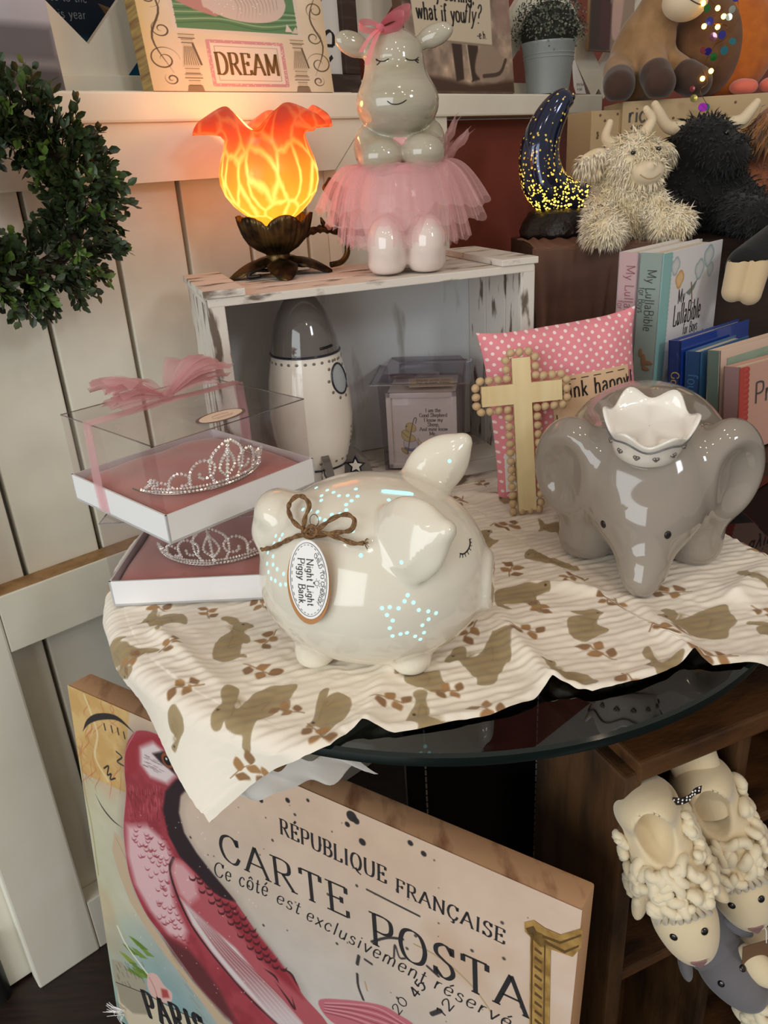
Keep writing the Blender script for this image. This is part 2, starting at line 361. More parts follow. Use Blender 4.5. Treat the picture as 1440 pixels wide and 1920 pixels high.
def letters(s, size=1.0, thick=.13, thin=.045, nib=.25, serif=.11, slant=0.0, xs=1.0, track=.1, jitter=0.0):
    V = []; F = []; n = 0; x0 = 0.0; rj = random.Random(len(s))
    def addq(v, f):
        nonlocal n
        V.append(v); F.extend([tuple(i + n for i in q) for q in f]); n += len(v)
    for ch in s:
        w, d = GL.get(ch, (.5, '')); jy = rj.uniform(-jitter, jitter)
        for st in d.split(';'):
            if not st: continue
            pts = [tuple(float(q) for q in p.split(',')) for p in st[1:].split()]
            if st[0] == 'f':
                if serif > 0:
                    for (a, b) in pts: addq(*ribbon2([(x0 + (a - serif) * xs, b + jy), (x0 + (a + serif) * xs, b + jy)], lambda i, t: thin * 1.1))
                continue
            segs = [catmull(pts)] if st[0] == 's' else [np.array(pts[i:i + 2]) for i in range(len(pts) - 1)]
            for P in segs:
                P = np.array(P) * [xs, 1] + [x0, jy]
                addq(*ribbon2(P, lambda i, t: thin + (thick - thin) * abs(math.sin(math.atan2(t[1], t[0]) + nib))))
        x0 += (w + track) * xs
    V = np.concatenate(V) if V else np.zeros((0, 2)); V = V.copy(); V[:, 0] += V[:, 1] * slant
    return V * size, F, x0 * size
def put_text(parent, name, mat, rows, frame, off=.0004):
    """rows: (text, x, y, options); frame(u, v) -> 3D point and its normal; one mesh for the lettering"""
    mb = MB()
    for (s, x, y, o) in rows:
        o = dict(o); cen = o.pop('center', False); rot = o.pop('rot', 0); warp = o.pop('warp', None)
        v, f, wd_ = letters(s, **o)
        if cen: v[:, 0] -= wd_ / 2
        if warp: v = np.array([warp(a, b) for a, b in v])
        if rot: c, q = math.cos(rot), math.sin(rot); v = v @ np.array([[c, q], [-q, c]])
        v = v + [x, y]
        p = np.array([frame(a, b) for a, b in v])
        mb.add(p, f)
    return mb.build(name, mat, parent)

# ------------------------------------------------------------------ printed pictures: a raster turned into a coloured grid
class Art:
    def __init__(s, W, H, px, bg):
        s.W, s.H, s.px = W, H, px; s.nu = int(W / px) + 1; s.nv = int(H / px) + 1
        s.u, s.v = np.meshgrid(np.linspace(0, W, s.nu), np.linspace(0, H, s.nv), indexing='ij')
        s.c = np.ones((s.nu, s.nv, 3)) * np.array(bg)
    def noise(s, scale, seed=0, oct=4):
        r = np.random.RandomState(seed); out = np.zeros_like(s.u); a = 1.0; tot = 0
        for o in range(oct):
            g = r.rand(int(s.W * scale) + 3, int(s.H * scale) + 3); x = s.u * scale; y = s.v * scale
            i = x.astype(int); j = y.astype(int); fx = x - i; fy = y - j; fx = fx * fx * (3 - 2 * fx); fy = fy * fy * (3 - 2 * fy)
            out += a * (g[i, j] * (1 - fx) * (1 - fy) + g[i + 1, j] * fx * (1 - fy) + g[i, j + 1] * (1 - fx) * fy + g[i + 1, j + 1] * fx * fy); tot += a; a *= .5; scale *= 2
        return out / tot
    def blend(s, mask, col, sl=None):
        t = s.c if sl is None else s.c[sl]
        t += (np.array(col) - t) * np.clip(mask, 0, 1)[..., None]
    def _box(s, P, pad):
        P = np.array(P); lo = P.min(0) - pad; hi = P.max(0) + pad
        a = np.clip([int(lo[0] / s.W * (s.nu - 1)), int(hi[0] / s.W * (s.nu - 1)) + 2], 0, s.nu); b = np.clip([int(lo[1] / s.H * (s.nv - 1)), int(hi[1] / s.H * (s.nv - 1)) + 2], 0, s.nv)
        return (slice(a[0], a[1]), slice(b[0], b[1]))
    def polymask(s, P, soft=None, sl=Ellipsis):
        P = np.array(P, float); u = s.u[sl]; v = s.v[sl]; ins = np.zeros(u.shape, bool); dm = np.full(u.shape, 1e9)
        for i in range(len(P)):
            a, b = P[i], P[(i + 1) % len(P)]
            cr = ((a[1] > v) != (b[1] > v)) & (u < (b[0] - a[0]) * (v - a[1]) / (b[1] - a[1] + 1e-12) + a[0]); ins ^= cr
            d = b - a; t = np.clip(((u - a[0]) * d[0] + (v - a[1]) * d[1]) / (d @ d + 1e-15), 0, 1)
            dm = np.minimum(dm, (u - a[0] - t * d[0]) ** 2 + (v - a[1] - t * d[1]) ** 2)
        dm = np.sqrt(dm) * np.where(ins, -1, 1)
        return np.clip(.5 - dm / (soft or s.px), 0, 1)
    def poly(s, P, col, soft=None, alpha=1.0, smooth=False, tex=None):
        if smooth: P = catmull(list(P) + [P[0]], 5)[:-1]
        sl = s._box(P, (soft or s.px) * 2)
        if s.u[sl].size == 0: return
        m = s.polymask(P, soft, sl) * alpha
        if tex is not None: m = m * tex[sl]
        s.blend(m, col, sl)
    def line(s, P, w, col, alpha=1.0, smooth=True, taper=False, soft=None):
        if smooth: P = catmull(P, 5)
        P = np.array(P, float); sl = s._box(P, w + 2 * s.px); u = s.u[sl]; v = s.v[sl]
        if u.size == 0: return
        m = np.zeros(u.shape); k = len(P)
        for i in range(k - 1):
            a, b = P[i], P[i + 1]; d = b - a; t = np.clip(((u - a[0]) * d[0] + (v - a[1]) * d[1]) / (d @ d + 1e-15), 0, 1)
            q = np.sqrt((u - a[0] - t * d[0]) ** 2 + (v - a[1] - t * d[1]) ** 2); ww = w / 2
            if taper: ww = w / 2 * np.sin(PI * np.clip((i + t) / (k - 1), .03, .97))
            m = np.maximum(m, np.clip(.5 - (q - ww) / (soft or s.px), 0, 1))
        s.blend(m * alpha, col, sl)
    def dot(s, c, r, col, alpha=1.0, soft=None):
        rr = (r, r) if np.isscalar(r) else r; sl = s._box([c], max(rr) + 2 * (soft or s.px)); u = s.u[sl] - c[0]; v = s.v[sl] - c[1]
        if u.size == 0: return
        d = (np.sqrt((u / rr[0]) ** 2 + (v / rr[1]) ** 2) - 1) * min(rr); s.blend(np.clip(.5 - d / (soft or s.px), 0, 1) * alpha, col, sl)
    def cols(s):
        c = np.clip(s.c, 0, 1).reshape(-1, 3); return np.where(c <= .04045, c / 12.92, ((c + .055) / 1.055) ** 2.4)
    def obj(s, name, mat, parent, frame):
        U = s.u.ravel()[:, None]; Vv = s.v.ravel()[:, None]; o, ex, ey = [np.array(q, float) for q in frame]
        return quads(name, o + U * ex + Vv * ey, gridfaces(s.nu, s.nv), mat, parent, False, s.cols())
def xy_frame(o, ex, ey, off=0.0):
    o, ex, ey = [np.array(q, float) for q in (o, ex, ey)]; n = np.cross(ex, ey); n /= np.linalg.norm(n)
    return lambda u, v: o + u * ex + v * ey + n * off
# ------------------------------------------------------------------ materials of the setting
m_white = M('white_painted_wood', hexc('EFECDF'), .45, bump=(60, .08), var=(9, hexc('E6E1D0'), .35, .75))
m_groove = M('dark_groove', hexc('6E6B66'), .8)
m_mdf = M('raw_fibreboard', hexc('A8865C'), .8, var=(60, hexc('8C6C45'), .4, .7))
m_terra = M('terracotta_paint', hexc('8A4030'), .55, bump=(120, .1), var=(7, hexc('7C382A'), .4, .7))
m_floor = M('dark_wood_floor', hexc('2A1D17'), .4, var=(14, hexc('1A110D'), .4, .65), vscale=(1, 9, 1))
m_black = M('black_plastic', hexc('141414'), .4)

WALL_O = (-0.559, 0.793, 0.0); WALL_A = math.atan2(.654, .756)
def wall_pt(t, n, z):
    return (WALL_O[0] + .756 * t - .654 * n, WALL_O[1] + .654 * t + .756 * n, z)
def setting(name, mb, mat, world=False):
    o = mb.build(name, mat); o['kind'] = 'structure'
    if not world: o.location = WALL_O; o.rotation_euler = (0, 0, WALL_A)
    return o
fl = MB(); fl.box((0.4, 1.2, -.02), (7, 7, .04)); setting('floor', fl, m_floor, True)
# panelled partition: tongue-and-groove boards between rails and stiles
w = MB()
edges = [-.06, .043, .145, .247, .349, .448, .55, .652, .76]
for a, b in zip(edges[:-1], edges[1:]):
    w.box(((a + b) / 2, .041, .6), (b - a - .0065, .018, 1.19), b=.002)
w.box((.35, .056, .6), (.86, .012, 1.19), mi=1)
setting('wall_left', w, [m_white, m_groove])
t = MB(); t.prism([(.0, 1.092), (.688, 1.092), (.786, 1.1895), (.0, 1.1895)], .030, R=rotm(PI / 2, 0, 0), t=(0, .031, 0)); setting('trim_1', t, m_white)
t = MB(); t.prism([(.6895, 1.0910), (.6895, .0), (.925, .0), (.925, 1.1895), (.788, 1.1895)], .030, R=rotm(PI / 2, 0, 0), t=(0, .031, 0)); setting('trim_2', t, m_white)
t = MB(); t.box((.0475, .0155, .592), (.094, .032, 1.184), b=.003); setting('trim_3', t, m_white)
t = MB(); t.box((.392, .016, .593), (.594, .031, .080), b=.0015); t.box((.392, .017, .6338), (.594, .029, .0016), mi=1); setting('trim_4', t, [m_white, m_mdf])
t = MB(); t.box((.392, .016, .05), (.594, .031, .099), b=.002); setting('trim_5', t, m_white)
t = MB(); t.box((-.035, .075, .06), (.05, .03, .12), b=.002); setting('trim_6', t, m_white)
# ledge along the top with the lattice panel standing on it
t = MB(); t.box((.52, .068, 1.1745), (1.66, .146, .033), b=.003); setting('trim_7', t, m_white)
t = MB()
t.box((.52, .085, 1.2035), (1.66, .022, .025), b=.002)
def lat(a, b, wd_=.052, y=.088): t.bar((a[0], y, a[1]), (b[0], y, b[1]), .018, wd_, upv=(0, 1, 0), b=.002)
for k in range(-1, 4):
    x0 = .385 + .36 * k
    t.bar((x0 - .18, .088, 1.39), (x0, .088, 1.21), .012, .055, upv=(0.7, 0, .7)); t.bar((x0, .0885, 1.21), (x0 + .18, .0885, 1.39), .012, .055, upv=(-.7, 0, .7))
t.box((1.30, .083, 1.32), (.05, .03, .22), b=.002); t.box((.52, .085, 1.41), (1.66, .022, .04))
setting('trim_8', t, m_white)
t = MB(); t.box((3.9, .060, .58), (5.95, .03, 1.15)); setting('wall_back', t, m_terra)
t = MB(); t.box((2.9, .30, 1.62), (7.6, .03, .96)); setting('wall_right', t, m_terra)
p = MB(); p.tube([wall_pt(-.045, .03, 0.0), wall_pt(-.045, .03, .12)], .014, 16)
tag(p.build('round_post', m_black, smooth=False, auto=40), 'black round post end at the lower left behind the white panel frame', 'post')

# ------------------------------------------------------------------ the glass table
m_glass = clear('smoked_glass', (.30, .335, .335), .05, .015, edge=.5)
m_gedge = M('glass_edge', hexc('0B1716'), .08, coat=.6)
m_leather = M('black_leather', hexc('17181B'), .42, bump=(500, .15))
m_stitch = M('white_thread', hexc('C8C4B4'), .8)
TC = np.array([.062, .81]); TR = .361
tb = thing('glass_table', 'round smoked glass table on a black leather pedestal with white stitching', 'table', (TC[0], TC[1], 0))
g = MB(); n = 128
g.lathe([(0.0001, .7), (TR - .003, .7)], n, 0); g.lathe([(TR - .003, .6885), (0.0001, .6885)], n, 0)
g.lathe([(TR - .003, .7), (TR, .698), (TR + .0008, .694), (TR, .690), (TR - .003, .6885)][::-1], n, 1)
g.build('glass_top', [m_glass, m_gedge], tb, auto=40)
cw = MB(); cw.box((.03, -.0, .352), (.172, .172, .664), b=.004); cw.build('pedestal', m_leather, tb)
for sx in (-.062, .070):
    st = MB()
    for k in range(62):
        st.box((.03 + sx, -.0865, .06 + k * .0101), (.0022, .0014, .0076), b=.0005)
    st.build('stitching', m_stitch, tb)
bs = MB(); bs.lathe([(.0001, 0.001), (.25, 0.001), (.25, .012), (.2, .02), (.0001, .02)], 64); bs.build('base_plate', m_black, tb, auto=40)

# ------------------------------------------------------------------ muslin cloth with rabbits
def cam_ray(px, py):
    v = CM @ np.array([(px - 720) / FPX, (py - 960) / FPX, 1.0]); return v
def px_z(px, py, z):
    r = cam_ray(px, py); return (r * (z - CAM_Z) / r[2] + [0, 0, CAM_Z])
CK = np.array([-.189, .4365]); CX = np.array([.972, .235]); CY = np.array([-.40, .9165])
CB = np.linalg.inv(np.array([CX, CY]).T)
def cloth_uv(px, py): return CB @ (px_z(px, py, .702)[:2] - CK)
CW, CH = .66, .60
A = Art(CW, CH, .00095, hexc('F1E7D8'))
nz = A.noise(14, 3); A.c += ((nz - .5) * .035)[..., None]
RB = hexc('A38E68'); RB2 = hexc('8B734B'); RBP = hexc('C79F78'); LF = hexc('A57C4E'); LF2 = hexc('8F6A45')
def z3(l): return [(200 + a / 2.25, 1040 + b / 2.25) for a, b in l]
def z4(l): return [(800 + a / 2.25, 1000 + b / 2.25) for a, b in l]
RABBITS = [
 (z3([(440,700),(450,665),(475,640),(490,625),(485,590),(500,565),(530,560),(555,570),(552,600),(535,640),(560,650),(620,590),(690,555),(760,550),(800,548),(785,575),(765,605),(770,620),(760,660),(740,655),(720,650),(700,670),(650,690),(625,710),(610,740),(590,780),(565,792),(555,775),(575,745),(545,735),(510,715),(500,690),(480,708),(455,712)]), z3([(470,655)])[0]),
 (z3([(617,300),(590,285),(560,280),(540,265),(500,262),(485,272),(515,285),(535,300),(520,325),(480,350),(455,390),(450,430),(470,447),(510,445),(560,430),(588,428),(575,418),(560,415),(570,370),(590,372),(602,360),(595,340),(575,325),(590,310)]), z3([(575,293)])[0]),
 (z3([(130,305),(160,285),(205,230),(213,235),(212,268),(250,258),(300,252),(335,270),(338,300),(310,298),(270,300),(240,310),(225,338),(210,335),(220,310),(190,312),(172,300)]), z3([(175,290)])[0]),
 (z3([(840,720),(870,690),(895,620),(920,585),(950,585),(935,615),(910,635),(960,610),(1010,610),(1040,630),(1045,690),(1000,720),(930,750),(900,778),(905,735),(880,715)]), z3([(868,703)])[0]),
 (z4([(58,525),(85,500),(110,475),(150,480),(152,515),(200,510),(260,470),(320,420),(345,405),(350,440),(372,510),(360,545),(330,550),(290,580),(265,620),(200,622),(195,600),(170,580),(120,530),(75,535)]), z4([(95,508)])[0]),
 (z4([(275,235),(330,222),(400,210),(450,215),(500,212),(505,235),(480,242),(440,260),(455,300),(490,315),(450,322),(420,300),(395,285),(340,285),(300,290),(335,310),(280,300),(270,270)]), z4([(488,222)])[0]),
 (z4([(590,320),(700,318),(740,335),(715,345),(700,370),(750,395),(700,410),(640,432),(590,420),(570,380),(580,345),(650,335)]), z4([(718,330)])[0]),
 (z4([(935,345),(960,320),(945,300),(975,290),(1005,315),(1000,345),(1090,300),(1150,280),(1200,270),(1215,300),(1240,330),(1205,365),(1190,400),(1100,412),(1060,405),(1040,385),(1010,370),(960,350)]), z4([(965,335)])[0]),
 (z4([(895,545),(925,530),(890,500),(925,478),(945,520),(975,550),(1060,525),(1095,530),(1060,560),(990,605),(950,590),(930,565)]), z4([(910,540)])[0]),
 (z4([(475,525),(510,525),(520,560),(580,560),(640,580),(680,620),(600,625),(540,605),(510,570)]), z4([(498,533)])[0]),
 (z4([(415,95),(440,72),(480,85),(560,110),(620,140),(560,140),(480,120),(430,110)]), z4([(432,92)])[0]),
 (z3([(1250,680),(1290,610),(1280,570),(1330,562),(1325,600),(1340,640),(1335,670),(1390,690),(1440,690),(1440,715),(1310,735),(1300,700),(1270,690)]), z3([(1280,655)])[0]),
]
def rabbit(P, eye, dark=False):
    P = np.array(P); c = P.mean(0); ctr = c + (P - c) * .55
    A.poly(P, RB2 if dark else RB, .0022, smooth=True)
    A.poly(ctr, hexc('967F57'), .006, .55, smooth=True)
    A.line(catmull(list(P) + [P[0]], 4), .0011, hexc('7C653F'), .55, smooth=False)
    A.line([c + (P[k] - c) * .45 for k in range(0, len(P), max(1, len(P) // 6))][:5], .0012, hexc('7C653F'), .4)
    A.dot(eye, .0013, hexc('3A2A1C'), .9, .001)
shapes = []
for P, e in RABBITS:
    Q = [cloth_uv(*p) for p in P]; ev = cloth_uv(*e); rabbit(Q, ev); shapes.append((np.array(Q), ev))
def stamp(k, c, rot, sc=1.0, flip=False):
    Q, e = shapes[k]; m = Q.mean(0); cr, sr = math.cos(rot), math.sin(rot); R = np.array([[cr, -sr], [sr, cr]]) * sc
    if flip: R = R @ np.array([[-1, 0], [0, 1]])
    rabbit([R @ (q - m) + c for q in Q], R @ (e - m) + c)
for k, px, rot, fl_ in [(6, (905, 1010), .3, False), (2, (1030, 985), .1, False), (4, (1190, 960), 2.9, False), (1, (1425, 1085), .2, True), (0, (960, 930), .4, False), (10, (1120, 930), .2, False), (6, (780, 1262), 1.2, False), (3, (1428, 1160), .4, True)]:
    stamp(k, cloth_uv(*px), rot, .85, fl_)
stamp(0, np.array([-.0, .19]) + [.012, 0], 1.6, .9); stamp(4, np.array([.02, .34]), 1.3, .9); stamp(9, np.array([.03, .08]), 2.0, .9)
def sprig(c, rot, s=.016, n=4):
    c = np.array(c); d = np.array([math.cos(rot), math.sin(rot)]); e = np.array([-d[1], d[0]])
    A.line([c - d * s * 1.1, c + e * s * .15, c + d * s * 1.1], .0012, LF2)
    for k in range(n):
        sd = 1 if k % 2 else -1; b = c + d * s * (-.6 + .55 * k); a = b + d * s * .45 + e * sd * s * .85; ax = (a - b) / np.linalg.norm(a - b); ay = np.array([-ax[1], ax[0]])
        L_ = s * 1.05; w_ = s * .36
        A.poly([b, b + ax * L_ * .4 + ay * w_, b + ax * L_ * .75 + ay * w_ * .8, b + ax * L_ * 1.05, b + ax * L_ * .7 - ay * w_ * .8, b + ax * L_ * .35 - ay * w_], LF if k % 3 else LF2, .0016, smooth=True)
for i, p in enumerate([(316, 1218), (356, 1289), (480, 1253), (391, 1151), (507, 1195), (409, 1415), (467, 1440), (489, 1133), (953, 1067), (1076, 1085), (969, 1175), (1116, 1213), (1142, 1124), (1238, 1184), (1244, 1098), (1402, 1129), (1404, 1022), (884, 1182), (824, 1287), (913, 1325), (1164, 1270), (1424, 1209), (1329, 1222), (1090, 905), (900, 905), (860, 940), (940, 985), (545, 1330), (590, 1370), (425, 1480), (250, 1230), (720, 1310), (300, 1140), (1000, 1130)]):
    sprig(cloth_uv(*p), i * 2.4 + .5, .0095 + .003 * ((i * 7) % 3) / 2)
# outline of the front edge as it lies (distance along the edge -> offset)
FE = np.array([cloth_uv(*p) for p in [(620, 1397), (680, 1362), (740, 1375), (800, 1365), (920, 1342), (1000, 1316), (1035, 1286), (1110, 1302), (1200, 1281), (1250, 1262), (1300, 1231), (1335, 1250), (1440, 1240)]])
U, Vv = A.u, A.v
fe = np.interp(U, np.concatenate([[0, .09], FE[:, 0]]), np.concatenate([[0, .0], FE[:, 1]]))
V2 = Vv + fe * (1 - Vv / CH)
X = CK[0] + U * CX[0] + V2 * CY[0]; Yy = CK[1] + U * CX[1] + V2 * CY[1]
dx, dy = X - TC[0], Yy - TC[1]; r = np.sqrt(dx ** 2 + dy ** 2); th = np.arctan2(dy, dx); d = np.maximum(r - TR + .004, 0)
rho = .012; ang = np.minimum(d / rho, 1.42); rest = np.maximum(d - rho * 1.42, 0)
rad = TR - .004 + rho * np.sin(ang) + rest * math.cos(1.42)
fold = np.sin(th * 19 + 1.3 * np.sin(th * 7)) * np.minimum(rest, .1) * .16
rad = np.where(d > 0, rad + fold + .004 * np.minimum(d / .02, 1), r)
zz = .7016 + np.where(d > 0, -rho * (1 - np.cos(ang)) - rest * math.sin(1.42), 0)
# creases: fine crinkle along the edge direction and a few soft folds
cr = A.noise(9, 11, 2); cr2 = A.noise(30, 5, 3)
fine = np.sin(V2 * 700 + 9 * cr + U * 14) * .5 + np.sin(V2 * 410 + 14 * cr2 + U * 9) * .6
zz += np.maximum(0, .0008 * (fine + 1.1) * (.4 + cr2))
def foldline(p, q, h, wd_, skew=0):
    global zz
    p, q = np.array(cloth_uv(*p)), np.array(cloth_uv(*q)); e = q - p; t_ = np.clip(((U - p[0]) * e[0] + (V2 - p[1]) * e[1]) / (e @ e), 0, 1)
    dd = np.sqrt((U - p[0] - t_ * e[0]) ** 2 + (V2 - p[1] - t_ * e[1]) ** 2)
    zz = zz + h * np.exp(-(dd / wd_) ** 2) * np.clip(1.3 - t_, .3, 1)
for a in [((1035, 1286), (900, 1120), .008, .010), ((1300, 1231), (1180, 1120), .008, .010), ((735, 1260), (690, 1180), .006, .008), ((690, 1362), (730, 1240), .006, .010), ((1110, 1110), (960, 1090), .007, .008), ((940, 905), (1100, 960), .008, .012), ((870, 930), (1000, 935), .006, .01), ((300, 1190), (420, 1290), .006, .008), ((1380, 1120), (1440, 1060), .01, .012)]:
    foldline(*a)
wob = (A.noise(18, 21, 3) - .5) * .008; zz += np.where(r < TR - .01, np.maximum(wob, -.0005), wob * .3)
# the lip of the front edge lifts a little and curls
lipm = np.exp(-((Vv - .006) / .006) ** 2); zz += .0035 * lipm * (.4 + A.noise(25, 8, 2))
zz = np.where((Yy > .93) & (d > 0), np.maximum(zz, .667), zz)
PX = TC[0] + rad * np.cos(th); PY = TC[1] + rad * np.sin(th)
zz = np.where((PY > .5), np.maximum(zz, np.where(r < TR, .7012, -1)), zz)
m_cloth = M('printed_muslin', (1, 1, 1), .85, attr=True, bump=(900, .25, .0006), sheen=.25)
cl = quads('muslin_cloth', np.stack([PX, PY, zz], -1).reshape(-1, 3), gridfaces(A.nu, A.nv), m_cloth, None, True, A.cols())
tag(cl, 'crinkled cream muslin cloth printed with brown rabbits and leaf sprigs, hanging over the glass table', 'cloth')
# corner of the cloth turned under, its pale reverse showing
uu, vv = np.meshgrid(np.linspace(0, 1, 40), np.linspace(0, 1, 14), indexing='ij')
p0 = np.array([-.147, .500, .618]); p1 = np.array([-.02, .555, .600]); q0 = np.array([-.143, .507, .640]); q1 = np.array([-.045, .505, .664])
S = ((1 - uu) * (1 - vv))[..., None] * p0 + (uu * (1 - vv))[..., None] * p1 + ((1 - uu) * vv)[..., None] * q0 + (uu * vv)[..., None] * q1
S[..., 1] += .006 * np.sin(uu * 17 + vv * 3) * (1 - vv * .6); S[..., 2] += .004 * np.sin(uu * 23 + 1)
m_clothback = M('muslin_reverse', hexc('F7F3EC'), .85, var=(28, hexc('C9B998'), .62, .68))
quads('turned_corner', S.reshape(-1, 3), gridfaces(40, 14), m_clothback, cl)
# ------------------------------------------------------------------ glazed piggy bank
def sdf_parts(f, prims, lo, hi, h, mats, parent, group_names):
    """one smooth surface divided into part meshes by the nearest form; prims = [(part name, sdf, material)]"""
    V, F = snets(f, lo, hi, h); cen = V[F].mean(1)
    w = np.argmin(np.stack([p[1](cen) for p in prims]), 0); N = grad(f, V); out = []
    for i, p in enumerate(prims):
        Fi = F[w == i]
        if not len(Fi): continue
        u, inv = np.unique(Fi, return_inverse=True)
        o = quads(p[0], V[u], inv.reshape(-1, 4), p[2], parent)
        try: o.data.normals_split_custom_set_from_vertices([tuple(q) for q in N[u]])
        except Exception: pass
        out.append(o)
    return out
def tracer(f, loc, rz):
    c, s = math.cos(rz), math.sin(rz); loc = np.array(loc); Ri = np.array([[c, s, 0], [-s, c, 0], [0, 0, 1]])
    o = Ri @ (np.array([0, 0, CAM_Z]) - loc)
    def go(px, py):
        d = Ri @ cam_ray(px, py); d /= np.linalg.norm(d); t = .35
        for _ in range(160):
            v = float(f((o + d * t)[None])[0])
            if abs(v) < 1e-5: break
            t += v * .7
            if t > 2: break
        p = o + d * t; return p, grad(f, p[None])[0]
    return go
def frame_of(n, upv=(0, 0, 1)):
    n = np.array(n, float); n /= np.linalg.norm(n); x = np.cross(upv, n); x /= np.linalg.norm(x); return x, np.cross(n, x), n

m_pig = M('cream_glaze', hexc('E6DFCF'), .10, coat=.4, sss=.12)
m_ink = M('black_ink', hexc('1B1517'), .35)
m_hole = emit('night_light_glow', hexc('BFF4F2'), 1.25)
PIG = (-.012, .605, .7032); PZ = math.radians(-13)
pig = thing('piggy_bank', 'glossy cream ceramic piggy bank with star patterns of glowing pinholes', 'piggy bank', PIG, PZ)
def axes(a, b):
    a = np.array(a, float); a /= np.linalg.norm(a); b = np.array(b, float); b -= a * (a @ b); b /= np.linalg.norm(b)
    return np.array([a, b, np.cross(a, b)]).T
EA = axes((.86, -.28, .40), (.30, -.45, -.85)); EB = axes((.72, .30, .62), (.68, -.05, -.75))
pg_body = lambda P: smin(ell(P, (-.006, 0, .0775), (.0910, .083, .0800)), smin(ell(P, (.028, 0, .074), (.070, .069, .066)), ell(P, (-.004, 0, .0625), (.085, .079, .0535)), .02), .03)
pg_tail = lambda P: smin(ell(P, (-.080, -.006, .129), (.019, .024, .018)), ell(P, (-.090, -.003, .110), (.015, .022, .017)), .01)
pg_snout = lambda P: smax(cap(P, (.07, -.0, .068), (.096, -.0, .066), .029, .0265), P[..., 0] * 1.0 - .1035, .006)
def pg_ear(c, R, r):
    def f(P):
        q = (P - np.array(c)) @ R; a = ell(P, c, r, R)
        tip = cap(P, np.array(c), np.array(c) + R[:, 0] * r[0] * 1.02, r[1] * .62, .006) + 0.0
        tip = np.maximum(tip, np.abs(q[..., 2]) - r[2] * .75)
        return smin(a, tip, .012)
    return f
pg_e1 = pg_ear((.043, -.056, .130), EA, (.036, .034, .0135)); pg_e2 = pg_ear((.050, .048, .150), EB, (.033, .024, .0125))
def pg_foot(x, y): return lambda P: smax(cap(P, (x, y, .04), (x * 1.03, y * 1.03, .012), .0165, .0175), -P[..., 2] + .0008, .006)
feet = [pg_foot(x, y) for x in (.036, -.046) for y in (-.040, .040)]
def pig_f(P):
    d = smin(pg_body(P), pg_tail(P), .013); d = smin(d, pg_snout(P), .007); d = smin(d, pg_e1(P), .005); d = smin(d, pg_e2(P), .010)
    for q in feet: d = smin(d, q(P), .005)
    return d
sdf_parts(pig_f, [('body', pg_body, m_pig), ('tail', pg_tail, m_pig), ('snout', pg_snout, m_pig), ('ear', pg_e1, m_pig), ('ear', pg_e2, m_pig)] + [('foot', q, m_pig) for q in feet], (-.12, -.13, -.004), (.125, .1, .225), .0027, m_pig, pig, None)
ptr = tracer(pig_f, PIG, PZ)
def zp(a, b): return ptr(460 + a / 2.88, 800 + b / 2.88)
hole0 = None
for (a, b) in [(877,910),(860,943),(908,950),(937,990),(988,997),(1030,1007),(990,1040),(956,1072),(965,1112),(945,1148),(917,1132),(873,1113),(838,1120),(795,1130),(780,1088),(796,1047),(765,1017),(738,980),(780,975),(828,981),
               (383,330),(443,343),(476,355),(412,373),(410,398),(506,373),(553,372),(606,376),(597,337),(574,400),(545,421),(545,450),(548,475),(511,472),(467,475),(430,505),(390,460),(350,452),(312,447),(580,563),(624,695),(843,733),(775,396),(400,497),
               (165,590),(200,583),(185,610),(155,630),(150,700),(118,740),(150,745),(172,770),(125,785),(207,795),(140,820),(162,832),(190,853),(218,852),(122,680),(1103,186)]:
    p, n = zp(a, b)
    if p[1] > .2: continue
    if hole0 is None:
        mb = MB(); mb.ball((0, 0, 0), (.0017, .0017, .0005), 12); hole0 = mb.build('light_hole', m_hole, pig, smooth=True); h = hole0
    else:
        h = hole0.copy(); C.objects.link(h); h.parent = pig
    h.location = p + n * .0001; h.rotation_euler = Vector(n).to_track_quat('Z', 'Y').to_euler()
mb = MB(); pts = [zp(735 + (905 - 735) * k / 9, 350 + 17 * k / 9) for k in range(10)]
mb.tube([p + n * .0004 for p, n in pts], [.0012] + [.0019] * 8 + [.0012], 8); mb.build('coin_slot', m_hole, pig, smooth=True)
mb = MB()
def stroke_on(mb, tr, pts, r):
    q = [tr(*p) for p in catmull(pts, 4)]; mb.tube([p + n * r * .3 for p, n in q], [r * .55] + [r] * (len(q) - 2) + [r * .5], 6)
lz = lambda l: [(460 + a / 2.88, 800 + b / 2.88) for a, b in l]
for l in [[(1157, 685), (1175, 688), (1193, 676), (1207, 655), (1213, 630), (1210, 607)], [(1160, 686), (1158, 708)], [(1172, 687), (1174, 708)], [(1184, 682), (1190, 703)], [(1196, 671), (1206, 690)], [(1206, 655), (1218, 668)], [(1211, 638), (1222, 645)], [(1212, 622), (1222, 626)], [(1210, 607), (1220, 606)]]:
    stroke_on(mb, ptr, lz(l), .0006)
mb.build('eyelashes', m_ink, pig, smooth=True)

